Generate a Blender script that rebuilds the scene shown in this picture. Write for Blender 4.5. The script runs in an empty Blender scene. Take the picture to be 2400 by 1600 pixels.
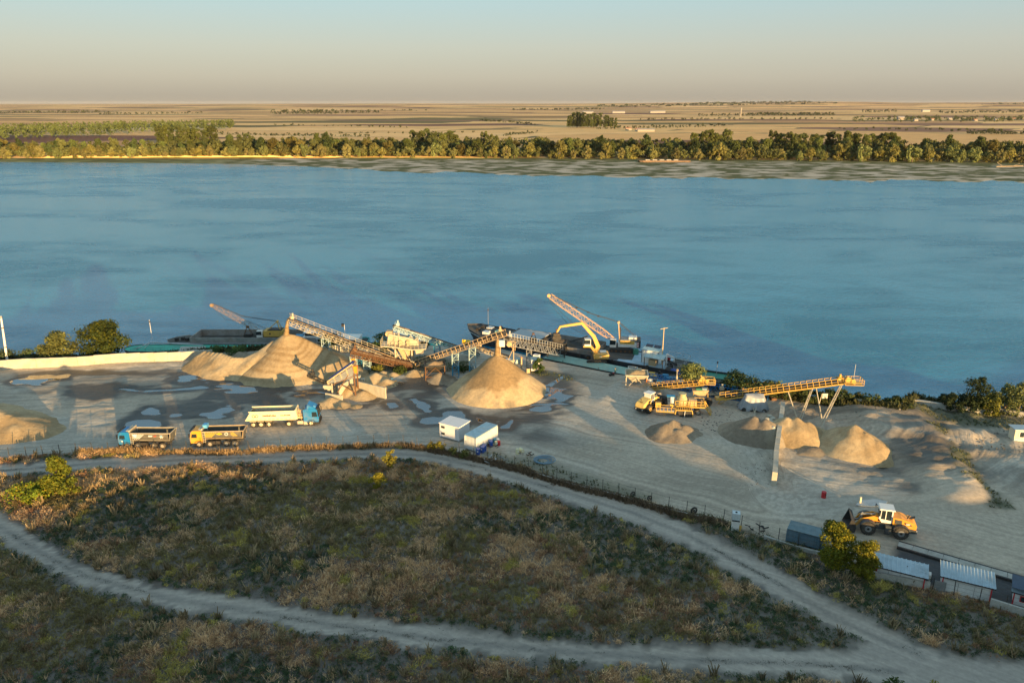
import bpy, math, random
import numpy as np
from mathutils import Vector, Matrix
scene = bpy.context.scene
COL = scene.collection
# ---------------------------------------------------------------- camera, sky, sun, exposure
F = 1750.0; PITCH = math.atan(558/F); PC = math.cos(PITCH); PS = math.sin(PITCH); CAMH = 55.0
cam_d = bpy.data.cameras.new("camera"); cam = bpy.data.objects.new("camera", cam_d); COL.objects.link(cam)
cam.location = (0, 0, CAMH); cam.rotation_euler = (math.pi/2-PITCH, 0, 0)
cam_d.sensor_width = 36; cam_d.lens = 36*F/2400; cam_d.clip_start = 0.5; cam_d.clip_end = 60000
scene.camera = cam
SUN_EL = math.radians(5.0); SUN_AZ = math.atan2(-.873, .488)      # direction towards the sun (behind the camera, to the right)
world = bpy.data.worlds.new("World"); scene.world = world; world.use_nodes = True
wn = world.node_tree.nodes; wl = world.node_tree.links; wn.clear()
wo = wn.new("ShaderNodeOutputWorld"); bg = wn.new("ShaderNodeBackground"); sky = wn.new("ShaderNodeTexSky")
sky.sky_type = 'NISHITA'; sky.sun_disc = False; sky.sun_elevation = SUN_EL
sky.sun_rotation = math.pi/2 - SUN_AZ
sky.air_density = 1.0; sky.dust_density = 1.5; sky.ozone_density = 1.6; sky.altitude = 50
geo = wn.new("ShaderNodeTexCoord"); sep = wn.new("ShaderNodeSeparateXYZ"); ramp = wn.new("ShaderNodeValToRGB"); tint = wn.new("ShaderNodeMix")
wl.new(geo.outputs['Generated'], sep.inputs[0]); wl.new(sep.outputs[2], ramp.inputs[0])
re_ = ramp.color_ramp.elements          # the same evening sky all the way round: dusty beige low down, blue above
re_[0].position = 0.0; re_[0].color = (.76, .69, .57, 1); re_[1].position = 1.0; re_[1].color = (.62, .92, 1.08, 1)
for p_, c_ in ((.03, (.92, .87, .75)), (.065, (.95, .97, .88)), (.11, (.82, 1.05, 1.08)), (.18, (.76, 1.20, 1.36)), (.32, (.68, 1.18, 1.52)), (.55, (.70, 1.0, 1.22))):
    e_ = re_.new(p_); e_.color = (*c_, 1)
tint.data_type = 'RGBA'; tint.inputs[0].default_value = .9
wl.new(sky.outputs[0], tint.inputs[6]); wl.new(ramp.outputs[0], tint.inputs[7]); wl.new(tint.outputs[2], bg.inputs[0]); wl.new(bg.outputs[0], wo.inputs[0])
bg.inputs[1].default_value = 0.15
sd = bpy.data.lights.new("sun", 'SUN'); sun = bpy.data.objects.new("sun", sd); COL.objects.link(sun)
sd.energy = 3.4; sd.angle = math.radians(0.5); sd.color = (1.0, 0.64, 0.27)
sdir = Vector((.488*math.cos(SUN_EL), -.873*math.cos(SUN_EL), math.sin(SUN_EL)))
sun.rotation_euler = sdir.to_track_quat('Z', 'Y').to_euler(); sun.location = (60, -100, 80)
vs = scene.view_settings; vs.view_transform = 'Standard'; vs.look = 'None'; vs.exposure = 1.85; vs.gamma = 1
vs.use_curve_mapping = False
scene.render.engine = 'CYCLES'
# ---------------------------------------------------------------- measuring helpers (survey of the place)
def P(px, py, z=0.0):
    u = (px-1200)/F; v = (py-800)/F; t = (CAMH-z)/(PS+v*PC)
    return Vector((u*t, (PC-v*PS)*t, z))
def HT(x, y, py):
    v = (py-800)/F
    return CAMH + y*(v*PC+PS)/(v*PS-PC)
def QY(px, py, Y):
    u = (px-1200)/F; v = (py-800)/F; t = Y/(PC-v*PS)
    return Vector((u*t, Y, CAMH-(PS+v*PC)*t))
def topix(x, y, z):
    w = z-CAMH; d = y*PC - w*PS
    return 1200+F*x/d, 800-F*(y*PS+w*PC)/d
rnd = random.Random(7)
# ---------------------------------------------------------------- tags
def tag(o, label=None, cat=None, group=None, kind=None):
    if label: o['label'] = label
    if cat: o['category'] = cat
    if group: o['group'] = group
    if kind: o['kind'] = kind
    return o
def empty(name, loc, rz=0.0, label=None, cat=None, group=None):
    o = bpy.data.objects.new(name, None); COL.objects.link(o); o.location = loc; o.rotation_euler = (0, 0, rz)
    o.empty_display_size = .3
    return tag(o, label, cat, group)
def kids(o): return [c for c in bpy.data.objects if c.parent is o]
def copy_tree(o, parent=None, _all=None):
    if _all is None:
        _all = {}
        for c in bpy.data.objects:
            if c.parent: _all.setdefault(c.parent.name, []).append(c)
    c = o.copy(); COL.objects.link(c); c.parent = parent
    for ch in _all.get(o.name, []): copy_tree(ch, c, _all)
    return c
# ---------------------------------------------------------------- materials
def nd(nt, t, **k):
    n = nt.nodes.new(t)
    for a, b in k.items(): setattr(n, a, b)
    return n
MATS = {}
def mat(name, col, rough=.75, metal=0.0, var=.25, scale=1.5, bump=.0, dirt=None, dirt_amt=.5, spec=.3):
    if name in MATS: return MATS[name]
    m = bpy.data.materials.new(name); m.use_nodes = True; nt = m.node_tree; L = nt.links
    b = nt.nodes['Principled BSDF']; b.inputs['Roughness'].default_value = rough; b.inputs['Metallic'].default_value = metal
    b.inputs['Specular IOR Level'].default_value = spec
    tc = nd(nt, 'ShaderNodeTexCoord'); n = nd(nt, 'ShaderNodeTexNoise'); n.inputs['Scale'].default_value = scale
    n.inputs['Detail'].default_value = 6; n.inputs['Roughness'].default_value = .65
    L.new(tc.outputs['Object'], n.inputs['Vector'])
    r = nd(nt, 'ShaderNodeMapRange'); r.inputs[1].default_value = .3; r.inputs[2].default_value = .7
    r.inputs[3].default_value = 1-var; r.inputs[4].default_value = 1+var
    L.new(n.outputs[0], r.inputs[0])
    mx = nd(nt, 'ShaderNodeVectorMath', operation='SCALE'); mx.inputs[0].default_value = col[:3]
    L.new(r.outputs[0], mx.inputs['Scale'])
    out = mx.outputs[0]
    if dirt:
        n2 = nd(nt, 'ShaderNodeTexNoise'); n2.inputs['Scale'].default_value = scale*.45; n2.inputs['Detail'].default_value = 8
        n2.inputs['Roughness'].default_value = .75
        L.new(tc.outputs['Object'], n2.inputs['Vector'])
        r2 = nd(nt, 'ShaderNodeMapRange'); r2.inputs[1].default_value = .48; r2.inputs[2].default_value = .66; r2.inputs[4].default_value = dirt_amt
        L.new(n2.outputs[0], r2.inputs[0])
        mm = nd(nt, 'ShaderNodeMix', data_type='RGBA'); L.new(r2.outputs[0], mm.inputs[0]); L.new(out, mm.inputs[6]); mm.inputs[7].default_value = (*dirt, 1)
        out = mm.outputs[2]
    L.new(out, b.inputs['Base Color'])
    if bump:
        bp = nd(nt, 'ShaderNodeBump'); bp.inputs['Strength'].default_value = bump; bp.inputs['Distance'].default_value = .1
        L.new(n.outputs[0], bp.inputs['Height']); L.new(bp.outputs[0], b.inputs['Normal'])
    MATS[name] = m
    return m
def glass(name='dark_glass', col=(.02, .03, .035)):
    return mat(name, col, .12, 0, .1, 1, spec=.6)
# ---------------------------------------------------------------- mesh builder
class MB:
    def __init__(s): s.v = []; s.f = []; s.m = []; s.mats = []; s.cur = 0; s.sm = []
    def use(s, m):
        if m not in s.mats: s.mats.append(m)
        s.cur = s.mats.index(m); return s
    def add(s, vs_, fs, smooth=False):
        k = len(s.v); s.v += [tuple(p) for p in vs_]; s.f += [tuple(i+k for i in f) for f in fs]
        s.m += [s.cur]*len(fs); s.sm += [smooth]*len(fs); return s
    def hexa(s, p):        # 8 points, bottom 4 ccw then top 4
        return s.add(p, [(3, 2, 1, 0), (4, 5, 6, 7), (0, 1, 5, 4), (1, 2, 6, 5), (2, 3, 7, 6), (3, 0, 4, 7)])
    def box(s, c, d, rz=0.0, M=None):
        x, y, z = d[0]/2, d[1]/2, d[2]/2
        p = [Vector((a*x, b*y, e*z)) for e in (-1, 1) for a, b in ((-1, -1), (1, -1), (1, 1), (-1, 1))]
        if rz: p = [Matrix.Rotation(rz, 3, 'Z') @ q for q in p]
        if M is not None: p = [M @ q for q in p]
        return s.hexa([q+Vector(c) for q in p])
    def frame(s, a, b):
        a = Vector(a); b = Vector(b); d = (b-a); L = d.length or 1e-6; d = d/L
        up = Vector((0, 0, 1)) if abs(d.z) < .98 else Vector((0, 1, 0))
        r = d.cross(up).normalized(); u = r.cross(d).normalized(); return a, b, d, r, u
    def beam(s, a, b, w=.1, h=None):
        h = h or w; a, b, d, r, u = s.frame(a, b); r = r*w/2; u = u*h/2
        return s.hexa([a-r-u, a+r-u, b+r-u, b-r-u, a-r+u, a+r+u, b+r+u, b-r+u])
    def tube(s, a, b, r1, r2=None, n=8, cap=True, smooth=True):
        r2 = r1 if r2 is None else r2; a, b, d, r, u = s.frame(a, b); vs_ = []
        for c, rr in ((a, r1), (b, r2)):
            for i in range(n):
                t = 2*math.pi*i/n; vs_.append(c+r*math.cos(t)*rr+u*math.sin(t)*rr)
        s.add(vs_, [(i, (i+1) % n, n+(i+1) % n, n+i) for i in range(n)], smooth)
        if cap: s.add(vs_, [tuple(range(n-1, -1, -1)), tuple(range(n, 2*n))])
        return s
    def prism(s, prof, y0, y1, M=None):     # prof: (x,z) outline, extruded along y
        n = len(prof)
        p = [Vector((x, y, z)) for y in (y0, y1) for x, z in prof]
        if M is not None: p = [M @ q for q in p]
        return s.add(p, [tuple(range(n)), tuple(range(2*n-1, n-1, -1))]+[(i, n+i, n+(i+1) % n, (i+1) % n) for i in range(n)])
    def path(s, pts, r=.05, n=5):
        for a, b in zip(pts, pts[1:]): s.tube(a, b, r, n=n, cap=False)
        return s
    def obj(s, name, parent=None, m=None, fix=True):
        me = bpy.data.meshes.new(name); me.from_pydata(s.v, [], s.f)
        for q in s.mats: me.materials.append(q)
        me.polygons.foreach_set('material_index', s.m); me.polygons.foreach_set('use_smooth', s.sm)
        me.validate()
        if fix:
            import bmesh
            bm = bmesh.new(); bm.from_mesh(me); bmesh.ops.recalc_face_normals(bm, faces=bm.faces); bm.to_mesh(me); bm.free()
        me.update(); o = bpy.data.objects.new(name, me); COL.objects.link(o); o.parent = parent
        return o
def np_mesh(name, v, f, mats=(), smooth=False, cols=None, attrs=None, midx=None):
    v = np.asarray(v, np.float32); f = np.asarray(f, np.int32); k = f.shape[1]
    me = bpy.data.meshes.new(name); me.vertices.add(len(v)); me.vertices.foreach_set('co', v.ravel())
    me.loops.add(f.size); me.loops.foreach_set('vertex_index', f.ravel())
    me.polygons.add(len(f)); me.polygons.foreach_set('loop_start', np.arange(0, f.size, k, dtype=np.int32))
    if smooth: me.polygons.foreach_set('use_smooth', np.ones(len(f), bool))
    for q in mats: me.materials.append(q)
    if midx is not None: me.polygons.foreach_set('material_index', np.asarray(midx, np.int32))
    if cols is not None:
        a = me.color_attributes.new('Col', 'FLOAT_COLOR', 'POINT'); c = np.ones((len(v), 4), np.float32); c[:, :3] = cols
        a.data.foreach_set('color', c.ravel())
    for n, arr in (attrs or {}).items():
        a = me.attributes.new(n, 'FLOAT', 'POINT'); a.data.foreach_set('value', np.asarray(arr, np.float32).ravel())
    me.update(calc_edges=True); return me
def link(name, me, parent=None, loc=(0, 0, 0)):
    o = bpy.data.objects.new(name, me); COL.objects.link(o); o.parent = parent; o.location = loc; return o
# ---------------------------------------------------------------- numpy noise
def _hash(ix, iy, seed):
    h = (ix.astype(np.int64)*374761393 + iy.astype(np.int64)*668265263 + seed*1442695041) & 0xffffffff
    h = ((h ^ (h >> 13))*1274126177) & 0xffffffff
    return ((h ^ (h >> 16)) & 0xffff)/65535.0
def vnoise(x, y, seed=0):
    ix = np.floor(x); iy = np.floor(y); fx = x-ix; fy = y-iy
    fx = fx*fx*(3-2*fx); fy = fy*fy*(3-2*fy)
    a = _hash(ix, iy, seed); b = _hash(ix+1, iy, seed); c = _hash(ix, iy+1, seed); d = _hash(ix+1, iy+1, seed)
    return (a*(1-fx)+b*fx)*(1-fy)+(c*(1-fx)+d*fx)*fy
def fbm(x, y, seed=0, o=4, gain=.5):
    s = 0; a = 1; t = 0
    for i in range(o):
        s = s+a*vnoise(x*2**i, y*2**i, seed+i*17); t += a; a *= gain
    return s/t
def sst(a, b, x):
    t = np.clip((x-a)/(b-a), 0, 1); return t*t*(3-2*t)
def seg_dist(x, y, pts):
    d = np.full(np.shape(x), 1e9)
    for (ax, ay), (bx, by) in zip(pts, pts[1:]):
        dx, dy = bx-ax, by-ay; t = np.clip(((x-ax)*dx+(y-ay)*dy)/(dx*dx+dy*dy+1e-9), 0, 1)
        d = np.minimum(d, np.hypot(x-ax-t*dx, y-ay-t*dy))
    return d
def inside(x, y, poly):
    c = np.zeros(np.shape(x), bool); n = len(poly)
    for i in range(n):
        x1, y1 = poly[i]; x2, y2 = poly[(i+1) % n]
        if y1 == y2: continue
        k = ((y1 > y) != (y2 > y)) & (x < (x2-x1)*(y-y1)/(y2-y1)+x1); c ^= k
    return c
def sdf(x, y, poly):         # negative inside
    d = seg_dist(x, y, list(poly)+[poly[0]]); return np.where(inside(x, y, poly), -d, d)
W2 = lambda pts: [tuple(P(a, b)[:2]) for a, b in pts]
def grid_faces(nx, ny):
    i = np.arange((ny-1)*nx).reshape(ny-1, nx)[:, :-1].ravel()
    return np.stack([i, i+1, i+nx+1, i+nx], 1)
# ================================================================ SETTING
SHORE_PX = [(-300, 838), (0, 838), (300, 836), (500, 818), (640, 812), (900, 806), (1050, 806), (1180, 815), (1270, 838), (1440, 872), (1560, 885), (1700, 905), (1900, 935), (2100, 962), (2130, 930), (2400, 968), (2700, 1000)]
SHORE = np.array([tuple(P(a, b)[:2]) for a, b in SHORE_PX])
SHORE = SHORE[np.argsort(SHORE[:, 0])]
def shore_y(x): return np.interp(x, SHORE[:, 0], SHORE[:, 1])
UP_TRACK_T = [(-200, 1100), (0, 1090), (130, 1081), (408, 1066), (700, 1057), (900, 1050), (1000, 1052), (1122, 1076), (1250, 1112), (1326, 1132), (1470, 1172), (1600, 1222), (1734, 1290), (1836, 1340), (1940, 1408), (2090, 1480), (2200, 1525), (2400, 1560), (2700, 1600)]
UP_TRACK_B = [(-200, 1122), (0, 1113), (130, 1103), (408, 1088), (700, 1076), (920, 1071), (1020, 1082), (1122, 1108), (1250, 1148), (1380, 1190), (1500, 1230), (1640, 1290), (1734, 1345), (1836, 1402), (1940, 1463), (2020, 1500), (2130, 1545)]
LOW_T = [(-200, 1130), (0, 1200), (70, 1252), (180, 1318), (400, 1378), (600, 1410), (800, 1440), (1000, 1470), (1300, 1500), (1600, 1518), (1900, 1525), (2130, 1545)]
LOW_B = [(-200, 1200), (0, 1262), (110, 1325), (210, 1370), (400, 1420), (600, 1454), (800, 1486), (1000, 1512), (1300, 1540), (1600, 1563), (1900, 1580), (2100, 1596), (2400, 1640), (2700, 1680)]
road1 = W2(UP_TRACK_T)+W2(UP_TRACK_B)[::-1]
road2 = W2(LOW_T)+W2(LOW_B)[::-1]
road3 = W2([(2020, 1500), (2200, 1525), (2400, 1560), (2700, 1600), (2700, 1690), (2400, 1650), (2050, 1600), (1950, 1560)])
FENCE_PX = [(-150, 1090), (5, 1075), (150, 1066), (290, 1060), (560, 1058), (830, 1045), (930, 1040), (1000, 1052), (1100, 1066), (1130, 1072), (1225, 1098), (1330, 1130), (1450, 1160), (1560, 1192), (1700, 1222), (1770, 1248), (1850, 1275), (1960, 1300), (2090, 1345), (2180, 1378), (2320, 1418), (2420, 1445), (2700, 1530)]
FENCE = W2(FENCE_PX)
field_poly_d = FENCE
def height(x, y):
    """near side terrain height"""
    z = (fbm(x*.05, y*.05, 3, 3)-.5)*.35
    # hill the camera hovers over; its crest shades the foreground
    s = x*.873+y*.488; t = -x*.488+y*.873
    reach = np.interp(s, [-60, -12, 20, 60, 66, 75, 86, 110, 160], [120, 116, 118, 111, 104, 86, 58, 56, 50])
    crest = .0875*(reach+20)+(fbm(s*.06, s*0+.5, 9, 3)-.5)*.7
    k = sst(24, -20, t)
    z = z*(1-k)+crest*k - sst(-24, -60, t)*1.5
    # river bank
    d = y-shore_y(x)
    # mounds and ramps of earth in the yard
    def bump(px, py, rx, ry, h, rot=0.0, pw=1.0):
        c = P(px, py); dx = x-c.x; dy = y-c.y; cr, sr = math.cos(rot), math.sin(rot)
        q = np.sqrt(((dx*cr+dy*sr)/rx)**2+((-dx*sr+dy*cr)/ry)**2); return h*np.clip(1-q**pw, 0, 1)
    z = z + 1.1*np.exp(-(((x-P(110, 868).x)/20)**2+((y-156)/2.6)**2)*1.0)*.8
    tl = P(2195, 1000); tr = P(2345, 1190); dx, dy = tr.x-tl.x, tr.y-tl.y; L = math.hypot(dx, dy); ac = ((x-tl.x)*dy-(y-tl.y)*dx)/L
    z = z - 1.0*sst(1.5, -2.5, ac)*0 + 1.3*sst(-3.0, 2.5, -ac)*0 + 1.3*sst(-2, 3, ac*-1 if dy*1 > 0 else ac)*sst(60, 66, x)*sst(92, 97, y)
    z = z + .9*np.exp(-((ac+4)/5)**2)*(fbm(x*.25, y*.25, 66, 3)-.45)*sst(56, 62, x)*sst(94, 99, y)
    # ramp up to the sand bin
    a = P(1405, 960); b = P(1478, 900); dx, dy = b.x-a.x, b.y-a.y; L = math.hypot(dx, dy)
    along = ((x-a.x)*dx+(y-a.y)*dy)/L; across = ((x-a.x)*dy-(y-a.y)*dx)/L
    z = z + 1.5*sst(0, L*.95, along)*sst(L+3.0, L-.5, along)*sst(6.5, 2.5, np.abs(across-2.0))
    inland = 1-sst(-2.5, .5, d)
    return z*inland - sst(-1.5, 5.5, d)*4.4
def puddle_field(x, y):
    """>0 where water stands"""
    e = np.full(np.shape(x), -9.0)
    n = (fbm(x*.25, y*.45, 31, 4)-.5)*3.0; n2 = (vnoise(x*.35, y*1.3, 77)-.5)*4.5
    def add(poly, amp=1.0, jag=0.0, grow=0.0):
        nonlocal e
        e = np.maximum(e, -sdf(x, y, W2(poly))+n*amp+n2*jag+grow)
    add([(290, 1000), (296, 990), (318, 984), (350, 983), (376, 988), (380, 997), (366, 1005), (330, 1006)], .25)
    add([(332, 966), (350, 958), (372, 962), (386, 970), (360, 974), (338, 972)], .6)
    add([(400, 970), (420, 969), (424, 974), (402, 976)], .5)
    add([(261, 900), (290, 908), (330, 914), (400, 912), (470, 905), (500, 908), (420, 917), (340, 920), (280, 913)], .5, .2, -.2)
    add([(22, 897), (50, 884), (110, 876), (160, 877), (150, 885), (110, 892), (90, 903), (60, 900), (40, 902)], .6, .5)
    add([(520, 898), (560, 900), (600, 910), (590, 922), (550, 918), (515, 908)], .8, 1.2)
    add([(430, 880), (500, 885), (480, 893), (420, 890)], .8, 1.0)
    add([(500, 960), (530, 950), (560, 948), (540, 968), (500, 985), (470, 975)], .9, .6, -.4)
    add([(980, 990), (986, 978), (1010, 975), (1036, 977), (1036, 970), (1050, 964), (1082, 964), (1093, 975), (1104, 985), (1085, 992), (1036, 990), (1000, 993)], .5, .1)
    add([(960, 935), (975, 930), (990, 940), (1010, 950), (1000, 962), (985, 955), (975, 945)], .5, .4)
    add([(1115, 978), (1120, 976), (1138, 988), (1122, 988)], .1)
    add([(1169, 1002), (1202, 979), (1204, 990), (1192, 1002)], .15, .1)
    add([(1282, 901), (1310, 914), (1333, 934), (1321, 948), (1274, 967), (1232, 962), (1257, 949), (1302, 937), (1288, 923), (1276, 905)], .6, 1.1, -.1)
    add([(1285, 900), (1318, 880), (1322, 883), (1292, 905)], .1, 0, .15)
    add([(905, 945), (925, 943), (935, 952), (915, 956)], .5)
    add([(1015, 893), (1050, 893), (1048, 900), (1020, 900)], .5, .3)
    add([(700, 915), (760, 912), (765, 922), (705, 926)], .8, .8, -.3)
    return e
def wet_field(x, y):
    e = np.full(np.shape(x), 0.0)
    n = (fbm(x*.12, y*.22, 41, 4)-.5)*9
    def add(poly, w=3.0, amp=1.0, g=1.0):
        nonlocal e
        e = np.maximum(e, g*sst(w, -w, sdf(x, y, W2(poly))+n*amp))
    add([(30, 905), (60, 875), (160, 868), (420, 868), (560, 888), (700, 900), (720, 940), (600, 985), (560, 1000), (420, 1012), (290, 1012), (250, 995), (330, 950), (430, 935), (440, 920), (290, 922), (170, 950), (60, 920)], 2.0)
    add([(720, 895), (900, 915), (960, 880), (1040, 880), (1040, 930), (1060, 960), (1290, 965), (1380, 925), (1350, 890), (1300, 870), (1250, 880), (1290, 930), (1340, 960), (1290, 1000), (1200, 1020), (1110, 1000), (960, 995), (900, 960), (860, 990), (740, 970)], 2.5)
    add([(1100, 960), (1250, 975), (1330, 1040), (1230, 1035), (1130, 1005)], 3, 1, .8)
    add([(1900, 1040), (2080, 1090), (2180, 1150), (2050, 1150), (1930, 1110)], 3, 1.5, .75)
    add([(2080, 960), (2250, 1000), (2280, 1120), (2160, 1130), (2090, 1040)], 4, 1.5, .7)
    return e
XR = np.arange(-150, 150.1, .5); YR = np.arange(54, 196, .5)
gx, gy = np.meshgrid(XR, YR); gx = gx.ravel(); gy = gy.ravel()
gz = height(gx, gy)
fence_y = np.interp(gx, [a for a, b in FENCE], [b for a, b in FENCE])
yard = sst(-.6, .6, gy-fence_y+ (fbm(gx*.3, gy*.3, 5, 3)-.5)*1.5)
n_edge = (fbm(gx*.35, gy*.35, 51, 4)-.5)*3.2
r_in = np.minimum(np.minimum(sdf(gx, gy, road1), sdf(gx, gy, road2)), sdf(gx, gy, road3))
road = sst(.45, -.45, r_in+n_edge*.55+(fbm(gx*1.1, gy*1.1, 52, 2)-.5)*1.6)
centre1 = W2([((a[0]+b[0])/2, (a[1]+b[1])/2) for a, b in zip(UP_TRACK_T, UP_TRACK_B)])
centre2 = W2([((a[0]+b[0])/2, (a[1]+b[1])/2+2) for a, b in zip(LOW_T, LOW_B)])
mid_d = np.minimum(seg_dist(gx, gy, centre1), seg_dist(gx, gy, centre2))
strip = sst(.9, .3, mid_d)*sst(.5, .64, fbm(gx*.5, gy*.5, 61, 3))*road
pud = puddle_field(gx, gy)*yard
isl = sst(.40, .47, fbm(gx*.075+3, gy*.13, 47, 4)+.10*(fbm(gx*.4, gy*.6, 48, 3)-.5)); wet = np.maximum(wet_field(gx, gy)*(.25+.75*isl), sst(-2.4, -.9, pud))*yard
# relief: wheel ruts following smooth curves, strongest in the soft sand
lane = W2([(2500, 1330), (2150, 1235), (1900, 1165), (1600, 1100), (1400, 1050), (1250, 1010), (1050, 998), (800, 1010), (500, 1025), (200, 1040), (-100, 1050)])
wob = fbm(gx*.035, gy*.05, 71, 4)
phi_l = seg_dist(gx, gy, lane)+wob*7
phi_r = np.hypot(gx-P(2020, 1010).x, (gy-P(2020, 1010).y)*1.2)+wob*16
phi_w = np.hypot((gx-P(300, 700).x)*.6, gy-P(300, 700).y)+wob*12
kr = sst(34, 44, gx)*sst(92, 100, gy)
phi = phi_l*(1-kr)+(phi_r+30)*kr
kl = sst(-38, -52, gx)*sst(117, 123, gy)
phi = phi*(1-kl)+(phi_w+60)*kl
soft = np.clip(sst(30, 42, gx)*sst(95, 105, gy+.0*gx) + sst(-30, -50, gx)*sst(118, 125, gy), 0, 1)*yard
soft = soft*(1-sst(-6, -2, gy-shore_y(gx))); soft2 = np.maximum(soft, .25*yard*(1-sst(-3, -1, gy-shore_y(gx))))
rut = (vnoise(phi*1.1, phi*0+1.5, 81)-.5)*sst(.35, .6, fbm(gx*.08, gy*.08, 82, 3))
rut2 = (vnoise(phi*2.3+fbm(gx*.1, gy*.1, 8)*3, phi*0+1.5, 83)-.5)
gz = gz + soft2*(rut*.16+rut2*.13)*(.4+1.0*sst(.4, .6, fbm(gx*.11, gy*.13, 86, 3)))+soft2*(fbm(gx*.35, gy*.5, 88, 4)-.5)*.35+soft*sst(50, 58, gx)*((fbm(gx*.28, gy*.4, 89, 5)-.5)*1.2-.16*np.abs(np.sin(phi*2.2+3*fbm(gx*.1, gy*.1, 90)))*sst(.4, .55, fbm(gx*.09, gy*.09, 92, 2))) + yard*(fbm(gx*.6, gy*.6, 91, 3)-.5)*.08
gz = gz - np.where((pud > 0), 0, 0)
flat = sst(-1.0, .3, pud); base_p = (fbm(gx*.05, gy*.05, 3, 3)-.5)*.35
gz = gz*(1-flat)+(base_p-.05)*flat
gz = gz + (1-yard)*(1-road)*((fbm(gx*.18, gy*.18, 14, 4)-.5)*1.0) - road*(1-yard)*.05
n1 = fbm(gx*.07, gy*.10, 101, 5)[:, None]; n3 = fbm(gx*.5, gy*.5, 103, 3)[:, None]
c_dry = np.array([.44, .39, .315])*(.86+.34*n1); c_warm = np.array([.46, .365, .26])*(.85+.3*n1)
warm = sst(.45, .62, fbm(gx*.045, gy*.06, 105, 4))[:, None]
col = c_dry*(1-warm*.6)+c_warm*warm*.6
col = col*(.9+.2*n3)
stripes = (sst(.3, .7, vnoise(phi*1.3, phi*0+2.2, 84))*sst(.42, .62, fbm(gx*.05, gy*.07, 87, 4)))[:, None]
stripes2 = (sst(.42, .5, vnoise(phi*2.1+fbm(gx*.2, gy*.2, 93, 2), phi*0+4.2, 94))*sst(.4, .55, fbm(gx*.06+7, gy*.08, 95, 4)))[:, None]
col = col*(.93+.15*stripes)*(1-.20*stripes2)
wetc = np.array([.062, .054, .042])*(.75+.5*n1)
wmask = wet[:, None]; col = col*(1-wmask)+wetc*wmask
ch = (soft*sst(50, 58, gx)*sst(.40, .56, fbm(gx*.1+5, gy*.16, 96, 5)))[:, None]; col = col*(1-.42*ch)
# weeds and grass in the yard
gmask = np.maximum.reduce([
    sst(2.5, -1, sdf(gx, gy, W2([(2195, 1000), (2235, 1030), (2290, 1090), (2350, 1180), (2320, 1185), (2270, 1130), (2230, 1080)]))+n_edge*2.6+1.2),
    sst(2.5, -1, sdf(gx, gy, W2([(1130, 1058), (1240, 1080), (1400, 1120), (1520, 1165), (1500, 1180), (1330, 1135), (1180, 1090)]))+n_edge)*.6,
    sst(2.5, -1, sdf(gx, gy, W2([(2120, 940), (2400, 985), (2400, 1010), (2200, 985), (2130, 965)]))+n_edge)*.8,
    sst(2, -1, sdf(gx, gy, W2([(1240, 868), (1270, 866), (1340, 880), (1330, 888), (1260, 878)]))+n_edge)*.9,
    sst(2.5, -1, sdf(gx, gy, W2([(780, 850), (1000, 835), (1100, 850), (1080, 870), (960, 872), (860, 880), (800, 880)]))+n_edge)*.7])[:, None]
gcol = np.array([.075, .08, .04])*(.6+.8*n3); col = col*(1-gmask)+gcol*gmask
soil = np.array([.10, .07, .045])*(.6+.8*n1); dry = np.array([.2, .165, .11]); dk = sst(.42, .6, fbm(gx*.06, gy*.09, 111, 4))[:, None]
fcol = soil*(1-dk*.5)+dry*dk*.5
f = (yard*1.0)[:, None]; col = col*f+fcol*(1-f)
rcol = np.array([.43, .355, .275])*(.82+.36*n1)*(.92+.16*n3)
rr = (road*(1-yard))[:, None]; col = col*(1-rr)+rcol*rr
rutm = (sst(.7, .2, abs(mid_d-1.0))*road*(1-yard))[:, None]; col = col*(1+.16*rutm)
soil_c = (sst(.75, .1, mid_d)*road*(1-yard))[:, None]; col = col*(1-.34*soil_c*(.5+fbm(gx*.8, gy*.8, 63, 3)[:, None]))
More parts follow.
